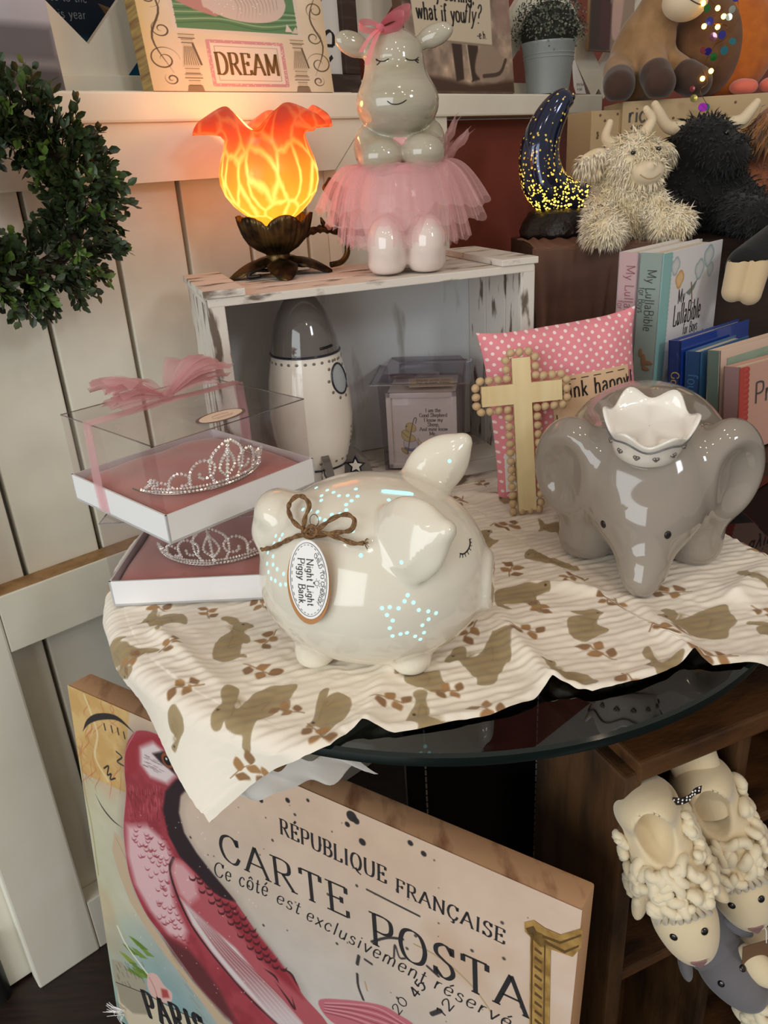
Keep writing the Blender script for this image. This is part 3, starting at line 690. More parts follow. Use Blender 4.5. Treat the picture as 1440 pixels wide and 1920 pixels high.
# swing tag on a twine bow, tied round the pig
m_twine = M('jute_twine', hexc('8C6A45'), .85, bump=(900, .8, .001), var=(300, hexc('6B4C2E'), .4, .6))
m_kraft = M('kraft_card', hexc('B98454'), .8)
m_card = M('white_card', hexc('F4F2F1'), .6)
m_print = M('grey_print', hexc('4A4648'), .7)
tagp, tagn = ptr(590, 1082); tn = tagn * np.array([1, 1, .55]); tx, ty, tn = frame_of(tn)
RZ = np.array([[math.cos(PZ), -math.sin(PZ), 0], [math.sin(PZ), math.cos(PZ), 0], [0, 0, 1]])
tg = thing('swing_tag', 'oval white card on a kraft backing tied to the cream pig with a twine bow', 'tag', PIG, PZ)
t0 = tagp + tn * .0085
def oval(a, b, n=48): return [(a * math.cos(2 * PI * k / n), b * math.sin(2 * PI * k / n)) for k in range(n)]
TR_ = np.array([tx, ty, tn]).T; tilt = .07; ct, st_ = math.cos(tilt), math.sin(tilt); TR_ = TR_ @ np.array([[ct, -st_, 0], [st_, ct, 0], [0, 0, 1]])
mb = MB(); mb.prism(oval(.0193, .0325), .0007, TR_, t0 - TR_[:, 1] * .0035 - TR_[:, 0] * .001 - tn * .0012); mb.build('kraft_backing', m_kraft, tg)
mb = MB(); mb.prism(oval(.0180, .0312), .0006, TR_, t0); mb.build('card', m_card, tg)
tf = lambda u, v: t0 + TR_[:, 0] * u + TR_[:, 1] * v + TR_[:, 2] * .0009
mb = MB()
for (a, b, dash) in [(.0163, .0290, False), (.0150, .0274, True)]:
    P = [tf(a * math.cos(2 * PI * k / 120), b * math.sin(2 * PI * k / 120)) for k in range(121)]
    for k in range(120):
        if dash and k % 4 > 1: continue
        mb.bar(P[k], P[k + 1], .00034, .0001, upv=tn)
mb.build('printed_border', m_print, tg)
ser = dict(thick=.15, thin=.06, serif=.08)
arc = lambda x, y: (lambda a: ((.0146 + y) * .74 * math.sin(a) - .0, (.0218 + y) * math.cos(a)))((x - .0172) / .0172)
def arc_t(x, y):
    a = -(x - .025) / .0235
    return ((.0112 + y * .8) * math.cos(a), (.0215 + y) * math.sin(a))
put_text(tg, 'printed_words', m_print, [('Night Light', -.0012, .0165, dict(size=.0060, rot=-PI / 2, **ser)), ('Piggy Bank', -.0090, .0165, dict(size=.0060, rot=-PI / 2, **ser)),
    ('CHILD TO CHERISH', 0, 0, dict(size=.0038, warp=arc_t, **ser))], tf)
mb = MB(); q = [tf(.0075 + .002 * math.cos(a), -.002 + .002 * math.sin(a)) for a in np.linspace(0, 2 * PI, 20)]; mb.tube(q, .00018, 5)
for k in range(5):
    a = -PI / 2 + k * .78 + PI * .5 - 1.5; mb.bar(tf(.0075 + .0028 * math.cos(a), -.002 + .0028 * math.sin(a)), tf(.0075 + .0037 * math.cos(a), -.002 + .0037 * math.sin(a)), .0003, .0001, upv=tn)
mb.bar(tf(.0045, -.002), tf(.0055, -.002), .0016, .0001, upv=tn); mb.build('printed_bulb', m_print, tg)
def twine(l, off, r=.0017):
    q = [ptr(460 + a / 2.88, 800 + b / 2.88) for a, b in l]
    P = catmull([p + n * o for (p, n), o in zip(q, off if isinstance(off, list) else [off] * len(q))], 7)
    mb = MB()
    for ph in (0, PI):
        T = np.gradient(P, axis=0); T /= np.linalg.norm(T, axis=1)[:, None]; a = np.cross(T, [0.1, .9, .2]); a /= np.linalg.norm(a, axis=1)[:, None]; b = np.cross(T, a)
        L_ = np.concatenate([[0], np.cumsum(np.linalg.norm(np.diff(P, axis=0), axis=1))]) / r * .42 + ph
        mb.tube(P + (a * np.cos(L_)[:, None] + b * np.sin(L_)[:, None]) * r * .5, r * .72, 7)
    return mb
bow = MB()
for l, off in [([(365, 585), (300, 545), (268, 490), (275, 445), (315, 415), (355, 425), (372, 460), (350, 510), (335, 560), (355, 590)], [.004, .006, .007, .008, .009, .009, .008, .007, .005, .005]),
               ([(370, 595), (430, 560), (500, 525), (565, 518), (605, 545), (590, 585), (540, 590), (470, 590), (400, 600)], [.004, .007, .010, .013, .014, .012, .009, .006, .004]),
               ([(375, 600), (300, 595), (230, 620), (165, 655), (112, 668)], [.004, .003, .002, .003, .004]), ([(370, 600), (440, 590), (520, 615), (590, 640), (645, 640)], [.005, .006, .006, .006, .006]),
               ([(330, 560), (345, 600), (385, 610), (405, 575), (370, 555), (345, 590)], .006)]:
    t_ = twine(l, off); [bow.add(v, []) for v in []]
    base = bow.n; 
    for v in t_.v: bow.v.append(v)
    for f_ in t_.f: bow.f.append(tuple(i + base for i in f_)); bow.m.append(0)
    bow.n += t_.n
for k in range(16):
    p, n = zp(645, 640); e, n2 = zp(660 + rnd.uniform(0, 14), 640 + rnd.uniform(-35, 40)); bow.tube([p + n * .006, (p + e) / 2 + n * .007, e + n * rnd.uniform(.003, .008)], .00025, 4)
bow.build('twine_bow', m_twine, tg, smooth=True)
wr = MB(); p, n = zp(385, 520); wr.tube([p + n * .004 + tx * .004 * math.cos(a) + ty * .005 * math.sin(a) for a in np.linspace(0, 2 * PI, 20)], .0003, 5); wr.build('wire_ring', m_ink, tg, smooth=True)

# ------------------------------------------------------------------ grey elephant bank with a crown
m_ele = M('grey_glaze', hexc('978D83'), .08, coat=.45)
m_crown = M('white_glaze', hexc('F1EBE2'), .08, coat=.6, sss=.1)
m_greyline = M('grey_paint', hexc('6B6A6C'), .2, coat=.4)
m_silver = M('silver_heart', hexc('8F8883'), .15, metal=.7)
ELE = (.272, .757, .7032); EZ = math.radians(-14)
ele = thing('elephant_bank', 'glossy grey ceramic elephant bank wearing a white crown', 'elephant bank', ELE, EZ)
def R_z(a): return np.array([[math.cos(a), -math.sin(a), 0], [math.sin(a), math.cos(a), 0], [0, 0, 1]])
el_body = lambda P: ell(P, (.004, .036, .094), (.086, .092, .076))
el_head = lambda P: smin(ell(P, (0, -.034, .098), (.068, .058, .060)), ell(P, (0, -.060, .068), (.048, .042, .036)), .03)
el_trunk = lambda P: smin(cap(P, (0, -.068, .058), (-.002, -.094, .028), .038, .023), cap(P, (-.002, -.094, .028), (-.004, -.108, .0160), .020, .0160), .014)
def el_ear(s):
    R = R_z(s * .48) @ rotm(.10, 0, 0)
    c = np.array((s * .071, -.036, .101)); dish = c + R @ np.array((s * .004, -.037, .0))
    return lambda P: smax(ell(P, c, (.041, .028, .056), R), -ell(P, dish, (.032, .030, .044), R), .010)
el_ears = [el_ear(-1), el_ear(1)]
el_legs = [(lambda x, y: (lambda P: smax(cap(P, (x, y, .06), (x * 1.06, y, .02), .034, .030), -P[..., 2] + .0006, .006)))(x, y) for x in (-.050, .050) for y in (-.02, .08)]
def ele_f(P):
    d = smin(el_body(P), el_head(P), .028); d = smin(d, el_trunk(P), .022)
    for q in el_legs: d = smin(d, q(P), .010)
    for q in el_ears: d = smin(d, q(P), .013)
    return d
sdf_parts(ele_f, [('body', lambda P: np.minimum(el_body(P), el_head(P)), m_ele), ('trunk', el_trunk, m_ele)] + [('ear', q, m_ele) for q in el_ears] + [('leg', q, m_ele) for q in el_legs], (-.15, -.14, -.004), (.15, .14, .2), .003, m_ele, ele, None)
etr = tracer(ele_f, ELE, EZ)
for px in [(1131, 983), (1252, 1003)]:
    p, n = etr(*px); mb = MB(); mb.ball(p, (.0034, .0042, .0016), 14, R=np.array(frame_of(n)).T); mb.build('eye', m_ink, ele, smooth=True)
cp, cn = etr(1213, 862); tiltR = rotm(.34, .02, 0) * .91; cbase = np.array([cp[0], cp[1] + .017, .1375])
def wav(v):
    r_ = np.hypot(v[:, 0], v[:, 1]); a = np.arctan2(v[:, 1], v[:, 0]); k = np.clip((v[:, 2] - .012) / .024, 0, 1); w_ = np.cos(6 * a + .5)
    v = v.copy(); v[:, 2] += .0065 * k * w_ * np.clip((r_ - .0335) / .006, 0, 1); s_ = 1 + .05 * k * w_ * np.clip((r_ - .0335) / .006, 0, 1); v[:, 0] *= s_; v[:, 1] *= s_; return v
mb = MB(); mb.lathe([(.0005, -.004), (.030, -.004), (.0345, 0), (.0365, .010), (.0385, .019), (.0415, .028), (.0445, .0345), (.0450, .037), (.0430, .0375), (.0395, .0335), (.0365, .0285), (.033, .0265), (.0005, .0262)], 72, R=tiltR, t=cbase, fn=wav)
cr_o = mb.build('crown', m_crown, ele, smooth=True); cr_o['label'] = 'white scalloped crown'
mb = MB(); L_ = np.array([(.0412 * math.cos(a), .0412 * math.sin(a), .0262) for a in np.linspace(0, 2 * PI, 73)[:-1]]); L_ = wav(L_); mb.tube((L_ * [1.012, 1.012, 1]) @ tiltR.T + cbase, .0009, 6, closed=True); mb.build('crown_line', m_greyline, cr_o, smooth=True)
for k in range(8):
    a = -2.9 + k * .5; q = np.array([.0375 * math.cos(a), .0375 * math.sin(a), .0125]); Rr = tiltR @ R_z(a - PI / 2)
    mb = MB()
    for sx in (-.0014, .0014): mb.ball(tiltR @ q + cbase + Rr @ np.array([sx, 0, .0008]), .0020, 8)
    mb.ball(tiltR @ q + cbase - Rr @ np.array([0, 0, .0010]), .0019, 8); mb.build('heart', m_silver, cr_o, smooth=True)
# ------------------------------------------------------------------ tiara gift boxes
m_tray = M('white_board', hexc('F0EFF0'), .55)
m_pvc = clear('clear_pvc', (.93, .915, .92), .035, .03, edge=.38)
m_pvcedge = clear('pvc_crease', (.55, .52, .53), .25, .1, edge=.6)
m_pink = M('pink_satin_pad', hexc('C98078'), .6, sheen=.4, bump=(300, .15, .0005))
m_tulle = tulle('pink_tulle', hexc('F0C2C6'), .30)
m_sticker = M('cream_sticker', hexc('EBD6BE'), .5)
m_stkdark = M('dark_sticker_rim', hexc('6E5A57'), .5)
m_rhine = M('rhinestone', hexc('FBF6F2'), .16, metal=.55)
m_wire = M('silver_wire', hexc('B7AEA6'), .22, metal=1)
m_pinktext = M('rose_print', hexc('A9827A'), .6)
BS = .176; TH = .028; BH = .091
def gift_box(loc, rz, label, full):
    t = thing('gift_box', label, 'box', loc, rz, None); h = BS / 2
    mb = MB(); mb.box((0, 0, .0012), (BS, BS, .0024))
    for sx, sy, lx, ly in [(1, 0, .002, BS), (-1, 0, .002, BS), (0, 1, BS, .002), (0, -1, BS, .002)]: mb.box((sx * (h - .001), sy * (h - .001), TH / 2), (lx, ly, TH))
    mb.build('tray', m_tray, t)
    # satin pad, domed
    u, v = np.meshgrid(np.linspace(-1, 1, 40), np.linspace(-1, 1, 40), indexing='ij'); k = .966
    z = TH * .62 + .012 * np.clip((1 - u ** 6) * (1 - v ** 6), 0, 1) ** .5 + .0008 * np.sin(u * 9 + v * 4)
    quads('satin_pad', np.stack([u * h * k, v * h * k, z], -1).reshape(-1, 3), gridfaces(40, 40), m_pink, t)
    mb = MB(); e = h - .0026; z0, z1 = TH * .45, BH
    V = [(-e, -e, z0), (e, -e, z0), (e, e, z0), (-e, e, z0), (-e, -e, z1), (e, -e, z1), (e, e, z1), (-e, e, z1)]
    mb.add(V, [(0, 1, 5, 4), (1, 2, 6, 5), (2, 3, 7, 6), (3, 0, 4, 7), (4, 5, 6, 7)]); ld = mb.build('lid', m_pvc, t); ld['label'] = 'clear plastic lid'
    for a, b in [(4, 5), (5, 6), (6, 7), (7, 4), (0, 4), (1, 5), (2, 6), (3, 7)]:
        mb = MB(); mb.bar(V[a], V[b], .0009, .0009); mb.build('lid_crease', m_pvcedge, ld)
    if full:
        # ribbon of net over the lid and down both sides, with a bow
        s = .026
        rb = MB()
        P = [(s, -h - .001, TH * .1), (s, -h - .001, TH), (s, -h - .001, BH * .7), (s, -h, BH + .001), (s, -h * .5, BH + .0015), (s, 0, BH + .003), (s, h * .5, BH + .0015), (s, h, BH + .001), (s, h + .001, BH * .6), (s, h + .001, TH * .1)]
        for o_ in (0, .0008):
            v = []; f = []
            for i, p in enumerate(P):
                for j in range(7): v.append((p[0] + (j - 3) * .0029 + .001 * math.sin(i * 2.1 + j), p[1] + (o_ + .0007 * math.sin(j * 2.3 + i)) * (-1 if p[1] < 0 else 1) * (abs(p[1]) > h * .98), p[2] + (o_ + .0006 * math.sin(j * 1.9 + i)) * (p[2] > BH * .99)))
            for i in range(len(P) - 1):
                for j in range(6): f.append((i * 7 + j, i * 7 + j + 1, i * 7 + j + 8, i * 7 + j + 7))
            rb.add(v, f)
        rb.v = [q[:, [1, 0, 2]] for q in rb.v]; rb.f = [tuple(reversed(q)) for q in rb.f]
        rb.build('net_ribbon', m_tulle, t, smooth=True)
        bw = MB(); rr = random.Random(4)
        for k in range(22):
            sd = 1 if k % 2 else -1; a = rr.uniform(-.5, .5) + (.15 if sd > 0 else .25); L_ = rr.uniform(.05, .074); zt = rr.uniform(.004, .030); wd_ = rr.uniform(.012, .024); n = 9
            d = np.array([math.sin(a), sd * math.cos(a), 0]); pr = np.array([d[1], -d[0], 0]); v = []; f = []
            for i in range(n):
                q = i / (n - 1)
                for j in range(6):
                    w_ = (j - 2.5) / 2.5 * wd_ * (.12 + q ** .8); c_ = np.array([s, 0, BH + .006]) + d * L_ * q + pr * w_
                    c_[2] += zt * math.sin(q * 2.0) + .0035 * math.sin(j * 2.5 + k) * q; v.append(c_)
            for i in range(n - 1):
                for j in range(5): f.append((i * 6 + j, i * 6 + j + 1, i * 6 + j + 7, i * 6 + j + 6))
            bw.add(v, f)
        bw.v = [q[:, [1, 0, 2]] for q in bw.v]
        bw.ball((0, s, BH + .007), (.008, .007, .006), 10)
        bw.build('net_bow', m_tulle, t, smooth=True)
        sk = MB(); sk.prism(oval(.027, .0155), .0003, R_z(0.02), (.002, -.062, BH + .0006), 1); sk.prism(oval(.0235, .0125), .0003, R_z(.02), (.002, -.062, BH + .0009), 0)
        so = sk.build('oval_sticker', [m_sticker, m_stkdark], t); so['label'] = 'oval cream sticker with dark rim'
        mb = MB(); a_ = [(.002 + .0100 * math.cos(q), -.062 + .0035 * math.sin(q), BH + .0013) for q in np.linspace(.3, 2.8, 14)]
        mb.tube(a_, .0003, 4)
        for yy, ww in ((-.0655, .012), (-.0685, .009)):
            mb.tube([(.002 - ww + i * ww / 8, yy + .0004 * math.sin(i * 2.2), BH + .0013) for i in range(17)], .00022, 4)
        mb.build('sticker_print', m_pinktext, so)
    return t
LBX = (-.278 + BS / 2 + .002, .690 + BS / 2, .7045); UF = np.array([-.1925, .634])
UC = UF + BS / 2 * np.array([.702, .712]) + BS / 2 * np.array([-.712, .702])
gift_box(LBX, math.radians(-2), 'lower tiara box, partly under the other box, white tray with clear lid', False)
gift_box((UC[0], UC[1], .7045 + BH + .0022), math.radians(45.4), 'upper tiara box tied with a pink net bow, set askew on the other box', True)

def tiara(loc, rz, label, tilt=.0):
    t = thing('tiara', label, 'tiara', loc, 0, None, rot=(0, 0, rz))
    R0 = .066
    def on(s, h):
        a = s / R0; lean = .28 * h
        return np.array([(R0 + lean) * math.sin(a), -(R0 + lean) * math.cos(a) + .0, h * .95 + .0])
    mb = MB(); mb.tube([on(s, 0) for s in np.linspace(-.10, .10, 50)], .0009, 6)
    mb.tube([on(s, .0035) for s in np.linspace(-.08, .08, 40)], .0005, 6)
    bd = mb.build('band', m_wire, t, smooth=True)
    st = MB()
    oct_ = np.array([(1, 0, 0), (-1, 0, 0), (0, 1, 0), (0, -1, 0), (0, 0, 1), (0, 0, -1)], float); of = [(0, 2, 4), (2, 1, 4), (1, 3, 4), (3, 0, 4), (2, 0, 5), (1, 2, 5), (3, 1, 5), (0, 3, 5)]
    def gems(P, r=.0013):
        P = np.array(P); L_ = np.concatenate([[0], np.cumsum(np.linalg.norm(np.diff(P, axis=0), axis=1))])
        for q in np.arange(0, L_[-1], r * 2.7):
            s, h = np.interp(q, L_, P[:, 0]), np.interp(q, L_, P[:, 1]); p = on(s, h); Rr = R_z(s / R0 + q * 40)
            st.add(oct_ * r * 1.55, of, R=Rr, t=p); st.add(oct_ * r * 1.3, of, R=Rr @ rotm(.6, .5, .3), t=p)
    gems([(-.085, .002), (.085, .002)], .0013); gems([(-.07, .006), (.07, .006)], .0011)
    def spiral(cx, cy, r, sgn, a0, turns=1.15):
        return [(cx + sgn * r * (1 - .62 * k / 30) * math.cos(a0 + turns * 2 * PI * k / 30), cy + r * (1 - .62 * k / 30) * math.sin(a0 + turns * 2 * PI * k / 30)) for k in range(31)]
    for sgn in (-1, 1):
        gems(catmull([(sgn * .078, .006), (sgn * .066, .013), (sgn * .056, .012), (sgn * .05, .007)], 8)); gems(spiral(sgn * .066, .012, .0055, sgn, -1.0))
        gems(catmull([(sgn * .054, .006), (sgn * .05, .017), (sgn * .042, .023), (sgn * .034, .018), (sgn * .036, .010), (sgn * .044, .009)], 8))
        gems(catmull([(sgn * .034, .006), (sgn * .032, .024), (sgn * .022, .034), (sgn * .012, .028), (sgn * .014, .016), (sgn * .024, .014), (sgn * .025, .021)], 8))
        gems(catmull([(sgn * .012, .006), (sgn * .016, .02), (sgn * .013, .038), (0, .052)], 8)); gems(catmull([(0, .01), (sgn * .007, .02), (sgn * .005, .03), (0, .04)], 8))
    gems([(0, .006), (0, .05)], .0016)
    st.build('rhinestones', m_rhine, t)
    cb = MB()
    for k in range(8): cb.tube([on(.088, 0) + [0, .004 + k * .003, 0], on(.088, 0) + [.0, .004 + k * .003, .012]], .0005, 4)
    cb.bar(on(.088, 0) + np.array([0, .002, 0]), on(.088, 0) + np.array([0, .028, 0]), .002, .001); cb.build('side_comb', m_wire, t)
    return t
tiara((-.189, .742, .7045 + BH + .0022 + .0315), math.radians(40), 'rhinestone scroll tiara lying in the upper box')
tiara((-.178, .776, .7045 + .0315), math.radians(3), 'rhinestone scroll tiara in the lower box beneath the other box')
# ------------------------------------------------------------------ whitewashed crate standing on its side
def distressed(name, base, dark, lo, hi, sc=(1, 1, 1), scale=9, rough=.7):
    return M(name, base, rough, var=(scale, dark, lo, hi), bump=(80, .3, .001), vscale=sc)
m_wash = distressed('whitewashed_wood', hexc('D8D0C6'), hexc('6E5F52'), .56, .66, (2.5, 7, 7), 7)
m_washv = distressed('whitewashed_upright', hexc('D5CEC5'), hexc('685A4E'), .55, .63, (9, 9, 2.2), 7)
m_back = distressed('shade_tinted_back', hexc('D4D7DA'), hexc('857E6E'), .58, .74, (6, 6, 1.3), 5)  # cool grey of the shaded interior put into the wash; stains its own
CDX = np.array([.9468, .3219, 0]); CDY = np.array([-.3219, .9468, 0]); CRZ = math.atan2(.3219, .9468)
SCR = .90
CO = np.array([0, 1.03 * SCR, .7012]) + CDX * .0146
CWID = .402; CDEP = .172; CT = .975 - .7012
cr = thing('wooden_crate', 'distressed whitewashed wooden crate standing on its side behind the gift boxes', 'crate', CO, CRZ)
hw = CWID / 2
for sx in (-1, 1):
    mb = MB()
    for (ya, yb) in ((0.003, .055), (.058, .112), (.115, CDEP)): mb.box((sx * (hw - .006), (ya + yb) / 2, (CT) / 2), (.009, yb - ya, CT - .001), b=.0012)
    mb.build('side_panel', m_washv, cr)
    mb = MB(); mb.box((sx * (hw - .0095), .0045, CT / 2 - .001), (.019, .009, CT - .002), b=.0012); mb.build('front_post', m_washv, cr)
for z0, nm in ((CT - .0095, 'top_slat'), (.0, 'bottom_slat')):
    for (ya, yb) in ((-.0005, .054), (.059, .113), (.118, CDEP)):
        mb = MB(); mb.box((0, (ya + yb) / 2, z0 + .0047), (CWID - .002, yb - ya, .0094), b=.0012); mb.build(nm, m_wash, cr)
mb = MB()
mb.box((0, CDEP - .004, CT / 2), (CWID - .022, .006, CT - .0215))
mb.build('back_boards', m_back, cr)
for sx, wd_ in ((-1, .046), (1, .050)):
    mb = MB(); mb.box((sx * (hw - wd_ / 2 + .003), CDEP / 2 - .002, CT + .0042), (wd_, CDEP + .002, .008), b=.001); mb.build('corner_cleat', m_wash, cr)
TOPZ = .9752

# ------------------------------------------------------------------ tulip lamp
def lampglass():
    m = bpy.data.materials.new('tulip_art_glass'); m.use_nodes = True; nt = m.node_tree; N = nt.nodes; L = nt.links; b = N['Principled BSDF']
    tc = N.new('ShaderNodeTexCoord'); mp = N.new('ShaderNodeMapping'); mp.inputs['Scale'].default_value = (66, 66, 25); L.new(tc.outputs['Object'], mp.inputs[0])
    nz = N.new('ShaderNodeTexNoise'); nz.inputs['Scale'].default_value = 1.3; L.new(mp.outputs[0], nz.inputs['Vector'])
    mxv = N.new('ShaderNodeMix'); mxv.data_type = 'RGBA'; mxv.inputs[0].default_value = .27; L.new(mp.outputs[0], mxv.inputs[6]); L.new(nz.outputs['Color'], mxv.inputs[7])
    ve = N.new('ShaderNodeTexVoronoi'); ve.feature = 'DISTANCE_TO_EDGE'; ve.inputs['Scale'].default_value = 1.0; L.new(mxv.outputs[2], ve.inputs['Vector'])
    rv = N.new('ShaderNodeValToRGB'); rv.color_ramp.elements[0].position = .01; rv.color_ramp.elements[0].color = (1, 1, 1, 1); rv.color_ramp.elements[1].position = .14; rv.color_ramp.elements[1].color = (0, 0, 0, 1); L.new(ve.outputs['Distance'], rv.inputs[0])
    sp = N.new('ShaderNodeSeparateXYZ'); L.new(tc.outputs['Object'], sp.inputs[0])
    ht = N.new('ShaderNodeMapRange'); ht.inputs['From Min'].default_value = .065; ht.inputs['From Max'].default_value = .188; L.new(sp.outputs['Z'], ht.inputs[0])
    vc = N.new('ShaderNodeTexVoronoi'); vc.inputs['Scale'].default_value = 1.0; L.new(mxv.outputs[2], vc.inputs['Vector'])
    ad = N.new('ShaderNodeMath'); ad.operation = 'MULTIPLY_ADD'; L.new(vc.outputs['Distance'], ad.inputs[0]); ad.inputs[1].default_value = -.16; L.new(ht.outputs[0], ad.inputs[2])
    def ramp(stops, raw=False):
        r = N.new('ShaderNodeValToRGB'); e = r.color_ramp.elements
        while len(e) < len(stops): e.new(.5)
        for i, (p, c) in enumerate(stops): e[i].position = p; e[i].color = (*(c if raw else lin(hexc(c))), 1)
        return r
    base = ramp([(.0, (1, .26, .014)), (.28, (1, .175, .007)), (.52, (.95, .100, .004)), (.72, (.85, .045, .004)), (.84, (.60, .030, .014)), (1.0, (.42, .055, .040))], True); L.new(ad.outputs[0], base.inputs[0])
    vein = ramp([(.0, (1, .45, .07)), (.45, (1, .44, .08)), (.68, (1, .25, .03)), (.85, (.9, .14, .03)), (1.0, (.6, .12, .05))], True); L.new(ht.outputs[0], vein.inputs[0])
    mx = N.new('ShaderNodeMix'); mx.data_type = 'RGBA'; L.new(rv.outputs[0], mx.inputs[0]); L.new(base.outputs[0], mx.inputs[6]); L.new(vein.outputs[0], mx.inputs[7])
    st = ramp([(.0, 'FFFFFF'), (.5, 'FFFFFF'), (.8, 'B0B0B0'), (1.0, '8C8C8C')]); L.new(ht.outputs[0], st.inputs[0])
    ms = N.new('ShaderNodeMath'); ms.operation = 'MULTIPLY'; L.new(st.outputs[0], ms.inputs[0]); ms.inputs[1].default_value = 2.3
    setin(b, 'Base Color', (.35, .08, .03, 1)); L.new(mx.outputs[2], b.inputs['Emission Color']); L.new(ms.outputs[0], b.inputs['Emission Strength'])
    setin(b, 'Roughness', .3); setin(b, 'Specular IOR Level', .25); return m
m_lampglass = lampglass()
m_bronze = M('aged_bronze', hexc('5E4A2C'), .38, metal=.85, var=(50, hexc('2A2018'), .42, .62), bump=(160, .35, .001))
LP = (-.113, 1.040, TOPZ)
lamp = thing('tulip_lamp', 'lit tulip lamp with ruffled orange and yellow glass shade on bronze leaf foot', 'lamp', LP)
prof = [(.016, .060), (.024, .066), (.036, .074), (.047, .084), (.0555, .096), (.0595, .109), (.0595, .120), (.0560, .134), (.0510, .147), (.0480, .157), (.0490, .166), (.0535, .174), (.0600, .180), (.0665, .183)]
def ruf(v):
    v = v.copy(); r_ = np.hypot(v[:, 0], v[:, 1]); a = np.arctan2(v[:, 1], v[:, 0]); k = np.clip((v[:, 2] - .156) / .027, 0, 1) ** 1.5; lob = np.cos(5 * a + 1.75)
    body = 1 + .02 * np.cos(5 * a + 1.75) * np.clip((v[:, 2] - .07) / .05, 0, 1); s_ = body * (1 + k * (.16 * lob + .10)); v[:, 0] *= s_; v[:, 1] *= s_; v[:, 2] += k * (-.0085 * lob - .001) - .010 * k * np.maximum(0, lob) ** 3; return v
mb = MB(); mb.lathe(prof + [(r_ - .0018, z) for r_, z in prof[::-1]], 100, fn=ruf); mb.build('glass_shade', m_lampglass, lamp, smooth=True)
mb = MB(); NP = 6
def cupf(v):
    v = v.copy(); a = np.arctan2(v[:, 1], v[:, 0]); k = np.clip((v[:, 2] - .03) / .032, 0, 1); pet = np.abs(np.cos(NP / 2 * a + .4)); v[:, 2] += k * .013 * (pet ** .7 - .5)
    rb_ = 1 + .035 * np.cos(36 * a) * (1 - k * .3) + k * .08 * pet; v[:, 0] *= rb_; v[:, 1] *= rb_; return v
cupp = [(.012, .022), (.015, .026), (.026, .032), (.035, .040), (.0405, .050), (.0430, .060), (.0440, .066)]
mb.lathe(cupp + [(r_ - .002, z + .0005) for r_, z in cupp[::-1]], 144, fn=cupf); mb.build('calyx', m_bronze, lamp, smooth=True)
mb = MB(); mb.lathe([(.010, .012), (.0145, .014), (.0155, .018), (.0155, .023), (.014, .027), (.010, .029)], 32); mb.build('collar', m_bronze, lamp, smooth=True)
def leaf_foot(a, L_, w_):
    n = 14; v = []; f = []
    for i in range(n):
        q = i / (n - 1); w = w_ * math.sin(PI * min(1, .16 + q * .84)) ** .8; zc = .0185 * (1 - q) ** .9 + .006 * math.sin(q * PI) + .0022
        for j in range(7):
            u = (j - 3) / 3; v.append((.008 + L_ * q, u * w, zc - .006 * u * u * (1 - q * .4) + .0012 * (j == 3)))
    v = np.array(v); v[:, 2] = np.maximum(v[:, 2], .0004); top = v.copy(); bot = v.copy(); bot[:, 2] = np.maximum(bot[:, 2] - .003, .0002); k = len(v)
    for i in range(n - 1):
        for j in range(6): q = (i * 7 + j, i * 7 + 7 + j, i * 7 + 8 + j, i * 7 + 1 + j); f.append(q); f.append(tuple(reversed([x + k for x in q])))
    rim = [j for j in range(7)] + [i * 7 + 6 for i in range(1, n)] + [(n - 1) * 7 + j for j in range(5, -1, -1)] + [i * 7 for i in range(n - 2, 0, -1)]
    for i in range(len(rim)): a0, b0 = rim[i], rim[(i + 1) % len(rim)]; f.append((a0, b0, b0 + k, a0 + k))
    m_ = MB(); m_.add(np.concatenate([top, bot]), f, R=R_z(a)); m_.build('base_leaf', m_bronze, lamp, auto=50)
for a in (-1.35, -2.65, -.15, 1.1, 2.35): leaf_foot(a, .060, .019)
mb = MB(); mb.tube(catmull([(-.02, -.035, .004), (-.035, -.040, .004), (-.028, -.030, .010), (-.012, -.018, .008)], 6), .0025, 8); mb.build('cord_loop', m_black, lamp, smooth=True)
# bronze twig and small seated figure behind the cup
mb = MB(); br = catmull([(.036, -.004, .046), (.058, -.002, .050), (.08, -.002, .046), (.108, -.006, .042), (.128, -.010, .040)], 6); mb.tube(br, [.0045 + .0012 * math.sin(i * 2.3) for i in range(len(br))], 9)
mb.tube(catmull([(.082, -.002, .045), (.092, -.004, .034), (.092, -.006, .018), (.082, -.008, .008), (.066, -.01, .006)], 6), .0038, 8); mb.tube([(.07, -.002, .047), (.062, -.004, .058), (.06, -.004, .064)], [.004, .003, .001], 7)
mb.tube([(.120, -.008, .041), (.134, -.010, .034)], [.004, .0012], 6); tw = mb.build('twig', m_bronze, lamp, smooth=True); tw.rotation_euler = (0, 0, .42)
fy = lambda P: smin(smin(ell(P, (.087, .0, .065), (.011, .010, .015)), ell(P, (.083, .0, .094), (.0115, .010, .011)), .004), smin(cap(P, (.085, 0, .080), (.086, 0, .072), .006, .007), smin(cap(P, (.080, -.005, .082), (.069, -.006, .098), .004, .0035), cap(P, (.090, -.004, .082), (.096, -.008, .094), .004, .0035), .003), .004), .005)
fy2 = lambda P: smin(smin(fy(P), cap(P, (.069, -.006, .098), (.077, -.002, .107), .0035, .003), .003), cap(P, (.094, -.002, .058), (.101, -.008, .052), .0055, .004), .004)
sdf_obj('seated_figure', fy2, (.06, -.02, .045), (.11, .015, .115), .0016, m_bronze, lamp).rotation_euler = (0, 0, .42)
l = bpy.data.lights.new('tulip_lamp_bulb', 'POINT'); l.energy = .42; l.color = (1, .40, .09); l.shadow_soft_size = .02
lo = bpy.data.objects.new('tulip_lamp_bulb', l); C.objects.link(lo); lo.location = (0, 0, .196); lo.parent = lamp

